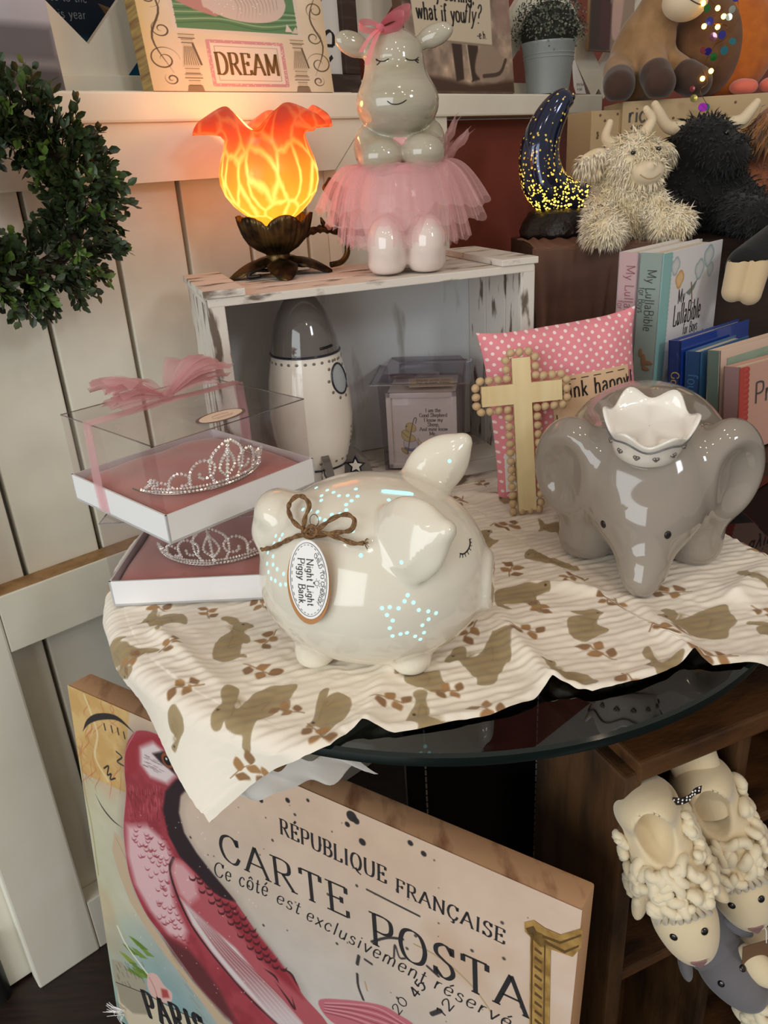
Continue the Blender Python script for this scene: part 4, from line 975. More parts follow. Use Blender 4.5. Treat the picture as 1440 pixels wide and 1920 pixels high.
# ------------------------------------------------------------------ glazed hippo in a net skirt
m_hip = M('warm_grey_glaze', hexc('B3AB99'), .1, coat=.5, var=(14, hexc('A0977F'), .42, .7), vscale=(1, 1, 4))
m_hipleg = M('tutu_reflection_glaze', hexc('E3D3CB'), .09, coat=.6)  # pink reflected from the tutu is put into this pale glaze colour
m_leo = M('pink_glaze', hexc('E0A9A6'), .12, coat=.5)
m_net = tulle('rose_net', hexc('F7CBCE'), .20)
m_bandp = M('pink_satin', hexc('E6A6AE'), .5, sheen=.3)
HP = (.044, 1.010, TOPZ); HZ = math.radians(4)
hip = thing('hippo_figurine', 'ceramic hippo figurine with closed eyes wearing a pink net tutu and head bow', 'figurine', HP, HZ)
hs = 1.0
h_head = lambda P: smin(cap(P, (0, .002, .185), (0, .004, .226), .0400, .0335), ell(P, (0, -.010, .183), (.0465, .042, .033)), .014)
h_body = lambda P: ell(P, (0, .006, .132), (.0440, .034, .036))
h_skirt = lambda P: ell(P, (0, .010, .07), (.050, .044, .062))
h_arm = [lambda P: smin(ell(P, (-.0235, -.026, .1295), (.0255, .021, .0195)), ell(P, (-.037, -.006, .139), (.016, .02, .024)), .012), lambda P: smin(ell(P, (.0245, -.030, .1310), (.0245, .024, .0205)), ell(P, (.038, -.006, .140), (.016, .02, .025)), .012)]
h_ear = [lambda P: ell(P, (-.046, .004, .245), (.021, .008, .0125), rotm(0, .35, .25)), lambda P: ell(P, (.046, .004, .249), (.022, .008, .0115), rotm(0, -.3, -.25))]
h_leg = [lambda P: smax(smin(ell(P, (-.0235, -.036, .034), (.0235, .028, .034)), ell(P, (-.0235, -.030, .012), (.0225, .025, .014)), .01), -P[..., 2] + .0006, .004), lambda P: smax(smin(ell(P, (.0235, -.036, .034), (.0235, .028, .034)), ell(P, (.0235, -.030, .012), (.0225, .025, .014)), .01), -P[..., 2] + .0006, .004)]
def hip_f(P):
    d = smin(smin(h_head(P), h_body(P), .006), smax(h_skirt(P), -P[..., 2] + .001, .004), .012)
    for q in h_arm: d = smin(d, q(P), .0035)
    for q in h_ear: d = smin(d, q(P), .006)
    for q in h_leg: d = smin(d, q(P), .004)
    return d
sdf_parts(hip_f, [('head', h_head, m_hip), ('leotard', h_body, m_leo), ('hips', h_skirt, m_hipleg)] + [('arm', q, m_hip) for q in h_arm] + [('ear', q, m_hip) for q in h_ear] + [('leg', q, m_hipleg) for q in h_leg], (-.075, -.075, -.004), (.075, .065, .275), .0026, m_hip, hip, None)
htr = tracer(hip_f, HP, HZ); zh = lambda l: [(600 + a / 3.6, b / 3.6) for a, b in l]
for nm, ls in (('closed_eye', [[(378, 397), (400, 412), (435, 412), (466, 396)], [(400, 411), (385, 408), (378, 402)], [(408, 414), (395, 430), (383, 438)]]), ('closed_eye', [[(577, 392), (600, 405), (640, 404), (666, 386)], [(638, 405), (655, 418), (664, 424)], [(645, 402), (660, 405), (666, 405)]]), ('smile', [[(454, 682), (480, 700), (515, 704), (550, 695), (585, 673)]])):
    mb = MB(); [stroke_on(mb, htr, zh(l_), .0006) for l_ in ls]; mb.build(nm, m_ink, hip, smooth=True)
tut = thing('tutu', None, None); tut.parent = hip
def skirt_layer(seed, r1, zt, z1, ruff, amp):
    n, m_ = 260, 14; a = np.linspace(0, 2 * PI, n + 1)[:, None]; q = np.linspace(0, 1, m_)[None, :]; rr = np.random.RandomState(seed); ph = rr.rand(6) * 6
    wv = sum(np.sin(a * k_ + p_) for k_, p_ in zip(ruff, ph)) / len(ruff)
    r_ = .0445 + (r1 - .0445) * q ** .9 * (1 + .12 * np.sin(a * 3 + ph[0]) * q) + amp * wv * q
    z = zt + (z1 - zt) * q ** 1.7 + .010 * np.sin(q * PI) + amp * .9 * np.roll(wv, 3, 0) * q
    V = np.stack([r_ * np.cos(a), r_ * .92 * np.sin(a) + .006, z + 0 * a], -1).reshape(-1, 3); quads('net_layer', V, gridfaces(n + 1, m_), m_net, tut)
skirt_layer(1, .092, .117, .056, (9, 14, 23, 31), .007); skirt_layer(2, .078, .116, .036, (8, 17, 26, 33), .007); skirt_layer(3, .098, .119, .074, (7, 12, 19, 29), .009); skirt_layer(5, .066, .115, .030, (11, 16, 27, 35), .005)
mb = MB()
for (dx, dz, sw) in ((.03, .055, .03), (.045, .040, .035), (.02, .03, .03)):
    v = []; f = []
    for i in range(9):
        q = i / 8
        for j in range(7): v.append((.040 + dx * q + .004 * math.sin(j * 2 + i), .0 + (j - 3) / 3 * sw * .5 * (.3 + q) + .01, .112 + dz * q ** 1.2 + .005 * math.sin(j * 1.7 + q * 3)))
    for i in range(8):
        for j in range(6): f.append((i * 7 + j, i * 7 + j + 1, i * 7 + j + 8, i * 7 + j + 7))
    mb.add(v, f)
mb.build('net_wisp', m_net, tut, smooth=True)
mb = MB(); mb.tube([(.0455 * math.cos(a), .039 * math.sin(a) + .006, .1165 + .0006 * math.sin(5 * a)) for a in np.linspace(0, 2 * PI, 61)[:-1]], .0042, 8, closed=True)
mb.build('waistband', m_bandp, tut, smooth=True)
bwh = thing('head_bow', None, None); bwh.parent = hip
def loop_ribbon(cx, d, L_, h_, w_, par, mat, nm, up=.3):
    d = np.array(d, float); d /= np.linalg.norm(d); v = []; f = []; n = 18
    for i in range(n):
        t_ = i / (n - 1) * 2 * PI; al = L_ * (1 - math.cos(t_)) / 2; pe = h_ * math.sin(t_)
        for j in range(5):
            u = (j - 2) / 2 * w_ * (.45 + .55 * math.sin(t_ / 2)); v.append(np.array(cx) + d * al + np.array([0, -u * .7, up * al + pe * 1.0 + u * .5]))
    for i in range(n - 1):
        for j in range(4): f.append((i * 5 + j, i * 5 + j + 1, i * 5 + j + 6, i * 5 + j + 5))
    m_ = MB(); m_.add(v, f); return m_.build(nm, mat, par, smooth=True)
m_org = tulle('pink_organza', hexc('F09AA8'), .68)
BWP = (-.0165, -.020, .2560)
loop_ribbon(BWP, (1, -.1, 0), .026, .006, .009, bwh, m_org, 'bow_loop', .28); loop_ribbon(BWP, (1, .1, 0), .034, .006, .008, bwh, m_org, 'bow_loop', .45); loop_ribbon(BWP, (-1, -.2, 0), .024, .004, .006, bwh, m_org, 'bow_loop', .12)
for dx, dz in ((-.024, -.024), (-.018, -.036)):
    m_ = MB(); v = []; f = []
    for i in range(8):
        q = i / 7
        for j in range(3): v.append((BWP[0] + dx * q + (j - 1) * .0028, BWP[1] - .006 * math.sin(q * 2.5) - .010 * q, BWP[2] + dz * q + .003 * math.sin(q * 3)))
    for i in range(7):
        for j in range(2): f.append((i * 3 + j, i * 3 + j + 1, i * 3 + j + 4, i * 3 + j + 3))
    m_.add(v, f); m_.build('bow_tail', m_org, bwh, smooth=True)
m_ = MB(); m_.ball(BWP, (.0048, .0045, .0048), 10); m_.build('bow_knot', m_org, bwh, smooth=True)

# ------------------------------------------------------------------ rocket bank
m_rk = M('white_rocket_glaze', hexc('F0EAE0'), .08, coat=.6); m_rkg = M('dark_grey_glaze', hexc('6A6460'), .08, coat=.7); m_navy = M('navy_line', hexc('1B2131'), .12, coat=.5)
m_rivet = M('taupe_dot', hexc('7E786F'), .15, coat=.4); m_port = M('porthole_blue_grey', hexc('B3BCC2'), .08, coat=.6)
RK = (-.0863, .985, .7108); rk = thing('rocket_bank', 'white and grey ceramic rocket bank with rivet dots inside the crate', 'rocket bank', RK, math.radians(-8))
RPB = [(.0415, .030), (.0445, .036), (.0475, .045), (.0520, .070), (.0540, .095), (.0530, .120), (.0500, .145), (.0455, .166), (.0432, .176)]
def rr_(z): return float(np.interp(z, [p[1] for p in RPB], [p[0] for p in RPB]))
mb = MB(); mb.lathe([(.0005, .001), (.036, .001), (.0385, .004), (.0405, .018), (.0415, .030)] + RPB[1:], 64); mb.build('body', m_rk, rk, smooth=True)
mb = MB(); mb.lathe([(.0432, .176), (.0428, .181), (.0405, .195), (.0360, .211), (.0290, .228), (.0200, .241), (.0100, .249), (.0005, .2515)], 64); mb.build('nose_cone', m_rkg, rk, smooth=True)
for z in (.030, .177):
    mb = MB(); r0 = (.0420 if z < .1 else .0436); mb.tube([(r0 * math.cos(a), r0 * math.sin(a), z) for a in np.linspace(0, 2 * PI, 65)[:-1]], .0016, 6, closed=True); mb.build('painted_ring', m_navy, rk, smooth=True)
rv0 = None
def dotat(a, z):
    global rv0
    r_ = rr_(z)
    if rv0 is None:
        mb = MB(); mb.ball((0, 0, 0), (.0022, .0022, .0005), 10); rv0 = mb.build('rivet_dot', m_rivet, rk, smooth=True); o = rv0
    else: o = rv0.copy(); C.objects.link(o); o.parent = rk
    o.location = (r_ * math.cos(a), r_ * math.sin(a), z); o.rotation_euler = Vector((math.cos(a), math.sin(a), 0)).to_track_quat('Z', 'Y').to_euler()
for k in range(15): dotat(-PI + .12 + k * .235, .169); dotat(-PI + .05 + k * .235, .041)
for k in range(7): dotat(-PI + .1 + .0 * k, .06 + k * .016); dotat(-.12, .058 + k * .007 if k < 4 else .06)
PA = -.42; pz = .146; 
def on_rk(u, v):
    a = PA + u / .05; z = pz + v; return np.array([(rr_(z) + .0003) * math.cos(a), (rr_(z) + .0003) * math.sin(a), z])
mb = MB(); n = 36; cen = on_rk(0, 0) * 1.0; ring = [on_rk(.0145 * math.cos(2 * PI * k / n), .0185 * math.sin(2 * PI * k / n)) for k in range(n)]
mb.add([cen + [.0006, -.0003, 0]] + ring, [(0, 1 + k, 1 + (k + 1) % n) for k in range(n)]); po = mb.build('porthole', m_port, rk, smooth=True)
mb = MB(); mb.tube(ring, .0014, 6, closed=True); mb.build('porthole_rim', m_navy, po, smooth=True)
for k in range(10):
    a_ = k * 2 * PI / 10; q = on_rk(.0195 * math.cos(a_), .0240 * math.sin(a_)); o = rv0.copy(); C.objects.link(o); o.parent = rk; o.location = q; o.rotation_euler = Vector((q[0], q[1], 0)).to_track_quat('Z', 'Y').to_euler()
mb = MB(); a0 = -.9; mb.tube([(.0427 * math.cos(a0 + t_), .0427 * math.sin(a0 + t_), .186 + .002 * t_) for t_ in np.linspace(0, .45, 8)], .0016, 6); mb.build('coin_slot', m_black, rk, smooth=True)
def fin(a):
    outl = [(.036, .054), (.052, .050), (.064, .040), (.073, .024), (.078, .006), (.076, .0008), (.060, .0008), (.036, .006)]
    mb = MB(); mb.prism(catmull(outl + [outl[0]], 3)[:-1], .010, R=R_z(a) @ rotm(PI / 2, 0, 0), t=R_z(a) @ np.array([0, .005, 0])); f_ = mb.build('fin', m_rkg, rk, auto=55)
    for sd in (-1, 1):
        for sc, mt, nm, of in ((.0145, m_navy, 'star_outline', .0054), (.0095, m_rk, 'star', .0058)):
            st = [(.056 + sc * (1 if k % 2 == 0 else .48) * math.cos(PI / 2 + k * PI / 5), .026 + sc * (1 if k % 2 == 0 else .48) * math.sin(PI / 2 + k * PI / 5)) for k in range(10)]
            m_ = MB(); m_.add([(x, sd * -of, z) for x, z in st] + [(.056, sd * -of, .026)], [(i, (i + 1) % 10, 10) for i in range(10)], R=R_z(a)); m_.build(nm, mt, f_)
    m_ = MB(); m_.box((.066, 0, .0028), (.022, .0108, .0040), b=.001); m_.v = [v @ R_z(a).T for v in m_.v]; m_.build('fin_stripe', m_navy, f_)
fin(-.10); fin(-1.10); fin(-2.6); fin(1.6)

# ------------------------------------------------------------------ boxed keepsake block with a shepherd bear
m_pvcp = clear('lilac_tinted_pvc', (.72, .68, .72), .05, .05, edge=.5); m_porc = M('white_porcelain', hexc('EDE7DC'), .22, coat=.4)
m_txt = M('brown_print', hexc('5D4F48'), .7); m_lilac = M('lilac_satin_ribbon', hexc('B9A5A6'), .4, sheen=.4)
SB = (.0655, 1.052, .7108); sb = thing('keepsake_box', 'clear lilac plastic box holding a white porcelain block printed with a shepherd bear', 'keepsake box', SB, math.radians(-9))
bw_, bh_ = .052, .122
mb = MB(); zt_ = bh_
V = [(-bw_, -bw_, .001), (bw_, -bw_, .001), (bw_, bw_, .001), (-bw_, bw_, .001), (-bw_ * 1.07, -bw_ * 1.07, zt_), (bw_ * 1.07, -bw_ * 1.07, zt_), (bw_ * 1.07, bw_ * 1.07, zt_), (-bw_ * 1.07, bw_ * 1.07, zt_)]
V += [(x * 1.17, y * 1.17, zt_ + .002) for x, y, z in V[4:8]]
mb.add(V, [(3, 2, 1, 0), (0, 1, 5, 4), (1, 2, 6, 5), (2, 3, 7, 6), (3, 0, 4, 7), (4, 5, 9, 8), (5, 6, 10, 9), (6, 7, 11, 10), (7, 4, 8, 11)]); mb.build('tub', m_pvcp, sb)
mb = MB(); e_ = bw_ * 1.16
for (a, b) in ((8, 9), (9, 10), (10, 11), (11, 8)): mb.bar(np.array(V[a]), np.array(V[b]), .0018, .0018)
mb.build('tub_rim', m_pvcedge, sb)
mb = MB(); L2 = [(-e_ * .92, -e_ * .92, zt_ + .0025), (e_ * .92, -e_ * .92, zt_ + .0025), (e_ * .92, e_ * .92, zt_ + .0025), (-e_ * .92, e_ * .92, zt_ + .0025), (-e_ * .8, -e_ * .8, zt_ + .012), (e_ * .8, -e_ * .8, zt_ + .012), (e_ * .8, e_ * .8, zt_ + .012), (-e_ * .8, e_ * .8, zt_ + .012)]
mb.add(L2, [(0, 1, 5, 4), (1, 2, 6, 5), (2, 3, 7, 6), (3, 0, 4, 7), (4, 5, 6, 7)]); mb.build('tub_lid', m_pvcp, sb)
pb = .048; zb = .0025; PH = .106
mb = MB(); mb.box((0, 0, zb + PH / 2), (2 * pb - .004, 2 * pb - .004, PH - .002), b=.003)
for (x, z, lx, lz) in ((0, PH - .0035, 2 * pb - .002, .007), (0, .0035, 2 * pb - .002, .007), (-pb + .0045, PH / 2, .007, PH), (pb - .0045, PH / 2, .007, PH)): mb.box((x, -pb + .0005, zb + z), (lx, .005, lz), b=.0012)
bl = mb.build('porcelain_block', m_porc, sb, auto=40)
a_ = Art(.075, .08, .0005, hexc('EDE7DC')); YB = hexc('DCC988'); OL = hexc('6A5A3C'); WH = hexc('DAD7DA'); BLU = hexc('7C7F9A')
def s_px(x, z): return ((x - 260) / 620 * .075, (1150 - z) / 600 * .08)
def sp(l): return [s_px(*p) for p in l]
for P, c in ((sp([(360, 930), (400, 900), (490, 910), (520, 1000), (440, 1010), (370, 1005)]), WH), (sp([(340, 830), (380, 810), (440, 850), (480, 880), (490, 920), (420, 935), (350, 900)]), YB), (sp([(385, 790), (400, 745), (450, 735), (495, 770), (495, 820), (440, 830), (400, 815)]), YB),
             (sp([(330, 1000), (370, 1010), (410, 1050), (390, 1070), (340, 1040)]), hexc('C9B36C')), (sp([(450, 1040), (500, 1020), (530, 1060), (470, 1080)]), hexc('C9B36C')), (sp([(520, 900), (560, 950), (640, 945), (660, 915), (690, 920), (700, 960), (730, 970), (680, 1000), (600, 1030), (560, 1030), (525, 960)]), hexc('E6DDB4'))):
    a_.poly(P, c, smooth=True); a_.line(list(P) + [P[0]], .0006, OL, .7)
a_.poly(sp([(365, 990), (405, 1000), (440, 1010), (500, 1000), (520, 1020), (450, 1040), (370, 1020)]), BLU, smooth=True)
a_.line(sp([(395, 1060), (440, 850), (470, 730), (490, 685), (510, 690), (500, 740)]), .0012, hexc('6E6258')); a_.line(sp([(345, 830), (400, 880), (430, 890)]), .0008, OL, .6); a_.dot(s_px(395, 770), .0011, OL)
a_.obj('printed_picture', M('bear_print', (1, 1, 1), .3, attr=True), bl, ((-.0375, -pb + .0016, zb + .0085), (1, 0, 0), (0, 0, 1)))
put_text(bl, 'printed_verse', m_txt, [(s_, .0155, y_, dict(size=.0052, thick=.15, thin=.06, serif=.08, center=True, xs=.92, track=.06)) for s_, y_ in (('I am the', .0785), ('Good Shepherd', .0718), ('I know my', .0652), ('Sheep,', .0588), ('And mine know', .0524), ('Me...', .0460))], xy_frame((0, -pb + .0012, zb), (1, 0, 0), (0, 0, 1)), 0)
mb = MB(); mb.box((.012, -.020, PH + .0085), (.060, .030, .0012), R=rotm(.10, .02, .12)); gc = mb.build('gift_card', M('buff_card', hexc('D8C0A4'), .7), sb); 
put_text(gc, 'card_words', m_txt, [('Made with love', -.020, .003, dict(size=.0055, thick=.1, thin=.06, serif=0)), ('for a new baby', -.02, -.006, dict(size=.0055, thick=.1, thin=.06, serif=0))], lambda u, v: np.array([.012, -.020, PH + .0085]) + rotm(.10, .02, .12) @ np.array([u, v, .0009]))
rbo = thing('ribbon_bow', None, None); rbo.parent = sb
for dd, L_, up_ in (((-1, .1, 0), .036, .02), ((1, .2, 0), .034, .06), ((-1, -.3, 0), .028, -.02)): loop_ribbon((-.012, .004, PH + .010), dd, L_, .003, .006, rbo, m_lilac, 'bow_loop', up_)

# ------------------------------------------------------------------ polka dot cushion and bead cross
def m_dots():
    m = bpy.data.materials.new('pink_polka_cotton'); m.use_nodes = True; nt = m.node_tree; N = nt.nodes; L = nt.links; b = N['Principled BSDF']
    tc = N.new('ShaderNodeTexCoord'); mp = N.new('ShaderNodeMapping'); mp.inputs['Scale'].default_value = (1, 0, 1); mp.inputs['Rotation'].default_value = (0, math.radians(45), 0); L.new(tc.outputs['Object'], mp.inputs[0])
    ml = N.new('ShaderNodeVectorMath'); ml.operation = 'SCALE'; ml.inputs['Scale'].default_value = 112; L.new(mp.outputs[0], ml.inputs[0])
    fr = N.new('ShaderNodeVectorMath'); fr.operation = 'FRACTION'; L.new(ml.outputs[0], fr.inputs[0]); sb_ = N.new('ShaderNodeVectorMath'); sb_.operation = 'SUBTRACT'; sb_.inputs[1].default_value = (.5, 0, .5); L.new(fr.outputs[0], sb_.inputs[0])
    le = N.new('ShaderNodeVectorMath'); le.operation = 'LENGTH'; L.new(sb_.outputs[0], le.inputs[0]); lt = N.new('ShaderNodeMath'); lt.operation = 'LESS_THAN'; lt.inputs[1].default_value = .215; L.new(le.outputs['Value'], lt.inputs[0])
    mx = N.new('ShaderNodeMix'); mx.data_type = 'RGBA'; mx.inputs[6].default_value = (*lin(hexc('E38A94')), 1); mx.inputs[7].default_value = (*lin(hexc('F3DEDA')), 1); L.new(lt.outputs[0], mx.inputs[0]); L.new(mx.outputs[2], b.inputs['Base Color'])
    setin(b, 'Roughness', .8); setin(b, 'Sheen Weight', .2); return m
pil = thing('cushion', 'pink polka dot cushion with a stitched cream patch, leaning behind the bead cross', 'cushion', (.239, .914, .703), 0, None, rot=(math.radians(-7), math.radians(-5), math.radians(5)))
n = 46; u, v = np.meshgrid(np.linspace(-1, 1, n), np.linspace(-1, 1, n), indexing='ij'); PWh, PHh = .097, .108
bul = np.clip((1 - np.abs(u) ** 2.6) * (1 - np.abs(v) ** 2.6), 0, 1) ** .55 * .030; ins = 1 - .075 * (1 - v ** 2 * 1.0) * 0
px_ = u * PWh * (1 - .07 * (1 - v ** 4) * u ** 2 * 1.0); pz_ = v * PHh * (1 - .06 * (1 - u ** 4) * v ** 2) + PHh
fold_ = .0012 * np.sin(u * 14 + v * 3) * (np.abs(v) > .6)
Vf = np.stack([px_, -bul + fold_, pz_], -1).reshape(-1, 3); Vb = np.stack([px_, bul, pz_], -1).reshape(-1, 3); F = gridfaces(n, n)
quads('cover', np.concatenate([Vf, Vb]), np.concatenate([F, F[:, ::-1] + n * n]), m_dots(), pil)
m_patch = M('cream_felt_patch', hexc('DDB995'), .9, bump=(400, .3, .0006))
def on_p(x, z):
    uu, vv = x / PWh, (z - PHh) / PHh; return np.array([x, -float(np.clip((1 - abs(uu) ** 2.6) * (1 - abs(vv) ** 2.6), 0, 1) ** .55 * .030) - .0012, z])
pu, pv = np.meshgrid(np.linspace(-.022, .076, 24), np.linspace(.045, .152, 24), indexing='ij')
pt = quads('patch', np.array([on_p(a, b) for a, b in zip(pu.ravel(), pv.ravel())]), gridfaces(24, 24), m_patch, pil)
fr_ = lambda a, b: on_p(a, b) + np.array([0, -.0007, 0]); hand = dict(thick=.11, thin=.085, serif=0, jitter=.03)
put_text(pt, 'stitched_words', m_ink, [('think happy!', -.0175, .126, dict(size=.0190, xs=.78, **hand))], fr_)
put_text(pt, 'stitched_words', m_ink, [('be happy!', .006, .070, dict(size=.0200, xs=.85, **hand))], fr_)
put_text(pt, 'stitched_kisses', M('red_thread', hexc('C94A44'), .8), [('x x x', .012, .101, dict(size=.0175, thick=.14, thin=.12, serif=0))], fr_)
mb = MB()
for k in range(6): mb.bar(fr_(-.016 + k * .0155, .1475), fr_(-.007 + k * .0155, .1475), .0009, .0003, upv=(0, 1, 0))
for k in range(6):
    for x in (-.0185, .0725): mb.bar(fr_(x, .050 + k * .0165), fr_(x, .059 + k * .0165), .0009, .0003, upv=(0, 1, 0))
mb.build('dashed_stitches', m_ink, pt)
mb = MB(); mb.box((-.073, -.0215, .045), (.026, .0006, .048), R=rotm(0, .06, 0)); mb.box((-.069, -.0222, .045), (.011, .0006, .026), mi=1)
mb.build('sewn_label', [m_card, M('olive_print', hexc('8D7D4C'), .7)], pil)

m_pine = M('pale_wood', hexc('E6D3A6'), .55, var=(5, hexc('D6BC88'), .35, .7), bump=(60, .15, .0005), vscale=(10, 10, 1.2)); m_bead = M('wood_bead', hexc('D6BD98'), .5, var=(3, hexc('B8956A'), .3, .7))
cx_ = thing('bead_cross', 'pale wooden cross edged with round wooden beads leaning on the cushion', 'cross', (.1715, .853, .7035), 0, None, rot=(math.radians(-9), math.radians(-1.5), math.radians(2)))
mb = MB(); XP = [(-.0105, .006), (.0105, .006), (.0105, .134), (.046, .134), (.046, .157), (.0105, .157), (.0105, .186), (-.0105, .186), (-.0105, .157), (-.047, .157), (-.047, .134), (-.0105, .134)]
mb.prism(XP, .008, R=rotm(PI / 2, 0, 0), t=(0, .004, 0)); mb.build('cross_bar', m_pine, cx_)
bp = MB(); bp.ball((0, 0, 0), (.0052, .0050, .0047), 14); bead0 = None; rb_ = .0062
off = [(-.0105 - rb_, .006 - rb_ * .2), (-.0105 - rb_, .134 - rb_), (-.047 - rb_ * .6, .134 - rb_), (-.047 - rb_, .134), (-.047 - rb_, .157), (-.047 - rb_ * .4, .157 + rb_), (-.0105 - rb_, .157 + rb_), (-.0105 - rb_, .186), (-.0105, .186 + rb_), (.0105, .186 + rb_), (.0105 + rb_, .186), (.0105 + rb_, .157 + rb_), (.046 + rb_ * .4, .157 + rb_), (.046 + rb_, .157), (.046 + rb_, .134), (.046 + rb_ * .4, .134 - rb_), (.0105 + rb_, .134 - rb_), (.0105 + rb_, .006), (.0105 - .001, .006 - rb_ * .05), (-.0105, .006 - rb_ * .05)]
off = np.array(off); Ls = np.concatenate([[0], np.cumsum(np.linalg.norm(np.diff(np.vstack([off, off[:1]]), axis=0), axis=1))]); O2 = np.vstack([off, off[:1]])
nb = int(Ls[-1] / .0103)
for k in range(nb):
    q = Ls[-1] * k / nb; x, z = np.interp(q, Ls, O2[:, 0]), np.interp(q, Ls, O2[:, 1]); z = max(z, .0056)
    if bead0 is None: bead0 = bp.build('bead', m_bead, cx_, smooth=True); o = bead0
    else: o = bead0.copy(); C.objects.link(o); o.parent = cx_
    o.location = (x, 0, z); o.rotation_euler = (0, rnd.uniform(0, 6), 0)
# ------------------------------------------------------------------ display shelf at the back right with its books and toys
m_darkwood = M('dark_stained_shelf', hexc('3A2418'), .5, var=(9, hexc('24150D'), .4, .65), vscale=(1, 6, 6))
ds = thing('display_shelf', 'dark wooden display shelf holding the books and plush toys at the back right', 'shelf', (0, 0, 0))
mb = MB(); mb.prism([(.245, 1.035), (.40, .88), (1.15, .88), (1.15, 1.80), (.55, 1.62), (.245, 1.40)], .018, t=(0, 0, .722)); mb.build('shelf_board', m_darkwood, ds)
mb = MB(); mb.prism([(.242, 1.165), (1.15, 1.165), (1.15, 1.78), (.55, 1.60), (.242, 1.385)], .230, t=(0, 0, .7402)); mb.build('riser', m_darkwood, ds)
for x, y in ((.46, 1.05), (1.12, 1.0), (.55, 1.55), (1.12, 1.72)):
    mb = MB(); mb.box((x, y, .361), (.04, .04, .722)); mb.build('leg', m_darkwood, ds)
# gathered net draped over the riser
m_veil = tulle('blush_veil', hexc('C79A88'), .28)
v = []; f = []; nx, nr = 90, 12
for i in range(nx):
    u = i / (nx - 1); x = .236 + u * .22
    for j in range(nr):
        q = j / (nr - 1)
        if j < 4: y = 1.30 - j * .045; z = .9745 + .002 * math.sin(i * .8 + j)
        else: k_ = (j - 4) / (nr - 5); y = 1.157 - .006 * math.sin(u * 60) * (.3 + k_) - .012 * k_; z = .974 - .222 * k_
        v.append((x + .004 * math.sin(j + u * 20), y, z))
for i in range(nx - 1):
    for j in range(nr - 1): f.append((i * nr + j, i * nr + j + 1, i * nr + nr + j + 1, i * nr + nr + j))
mb = MB(); mb.add(v, f); ve_ = mb.build('net_veil', m_veil, None, smooth=True); tag(ve_, 'gathered blush net veil hanging over the front of the toy shelf', 'veil')

# books
m_page = M('page_block', hexc('D9CDB8'), .8, bump=(600, .4, .0006)); m_bink = M('charcoal_lettering', hexc('4C4846'), .6)
def book(name, label, loc, deg, W, H, T, cover, spine, rise=0, tiltx=0):
    """spine corner nearest the eye at loc; cover runs along local x, spine runs along local +y"""
    t = thing(name, label, 'book', loc, 0, None, rot=(tiltx, 0, math.radians(deg)))
    mb = MB(); mb.box((W / 2, .0012, H / 2), (W, .0024, H), b=.0006); fc = mb.build('front_cover', cover, t)
    mb = MB(); mb.box((W / 2, T - .0012, H / 2), (W, .0024, H), b=.0006); mb.build('back_cover', cover, t)
    mb = MB(); mb.box((.0012, T / 2, H / 2), (.0024, T, H), b=.0006); sp_ = mb.build('spine', spine, t)
    mb = MB(); mb.box((W / 2 - .002, T / 2, H / 2), (W - .008, T - .005, H - .007)); mb.build('pages', m_page, t)
    return t, fc, sp_
m_artp = M('printed_art', (1, 1, 1), .45, attr=True)
narrow = dict(thick=.09, thin=.065, serif=0, xs=.62, track=.13)
def spine_words(sp_, T, H, rows, mat):
    fr = lambda u, v: np.array([-.0004, T - v, u])      # u along the height, v across the spine
    put_text(sp_, 'spine_words', mat, rows, lambda a, b: np.array([-.0005, T / 2 + b, H + a]) if False else np.array([-.0005, T / 2 - b, H - a]))
BH_, BT_, BWd = .236, .031, .165
a_ = Art(BWd - .024, BH_ - .004, .0009, hexc('E6E3E6')); aw, ah = a_.W, a_.H
for k in range(44):
    a_.dot((.0, k * ah / 43), .0028, hexc('8FC0BF'))
CL = hexc('8FA9AE'); OG = hexc('C98A4A')
for (cx0, cy0, s_, c_) in ((.012, ah - .018, .012, CL), (.026, ah - .036, .012, OG), (.080, ah - .030, .014, CL), (.104, ah - .016, .015, CL), (.112, ah - .034, .010, CL)):
    for dx, dy in ((0, 0), (.6, .3), (-.6, .2), (.2, .7), (-.1, -.5)): a_.dot((cx0 + dx * s_ * .6, cy0 + dy * s_ * .6), s_ * .62, c_)
    for dx, dy in ((0, 0), (.6, .3), (-.6, .2), (.2, .7), (-.1, -.5)): a_.dot((cx0 + dx * s_ * .6, cy0 + dy * s_ * .6), s_ * .48, hexc('D9DADA') if c_ is CL else hexc('E8C79A'), .85, .004)
a_.poly([(.046, ah - .055), (.060, ah - .050), (.078, ah - .040), (.070, ah - .052), (.058, ah - .060)], hexc('7E8C86')); a_.line([(.060, ah - .044), (.066, ah - .066)], .003, hexc('8C6A4A'))
for k, (x, c_) in enumerate(((.022, '7B4A2A'), (.040, '9FA98C'), (.058, '6E3B28'), (.074, '8B5A35'), (.092, 'A9B0B0'), (.108, '5E3627'))):
    b_ = ah - .138; a_.poly([(x - .007, b_), (x + .007, b_), (x + .007, b_ + .016), (x, b_ + .026), (x - .007, b_ + .016)], hexc(c_)); a_.poly([(x - .006, b_), (x + .005, b_), (x + .005, b_ + .012), (x - .006, b_ + .012)], hexc('D8BD7C' if k % 2 == 0 else 'CDD0CB'))
a_.poly([(.01, ah - .152), (.06, ah - .142), (.12, ah - .146), (.12, ah - .156), (.01, ah - .162)], hexc('9AA27C'), .006, .7)
m_sage = M('sage_spine_cloth', hexc('8C9C96'), .5); m_wcov = M('white_cover', hexc('E6E3E6'), .4); m_aqua = M('aqua_band', hexc('8FC0BF'), .45); m_mauve = M('mauve_cover', hexc('C4A3A6'), .5); m_roset = M('rose_lettering', hexc('9A6068'), .6)
bk, fc, sp_ = book('childrens_book', 'white childrens book with sage green spine, front one of the two tall books', (.363, 1.000, .7402), 43, BWd, BH_, BT_, m_wcov, m_sage)
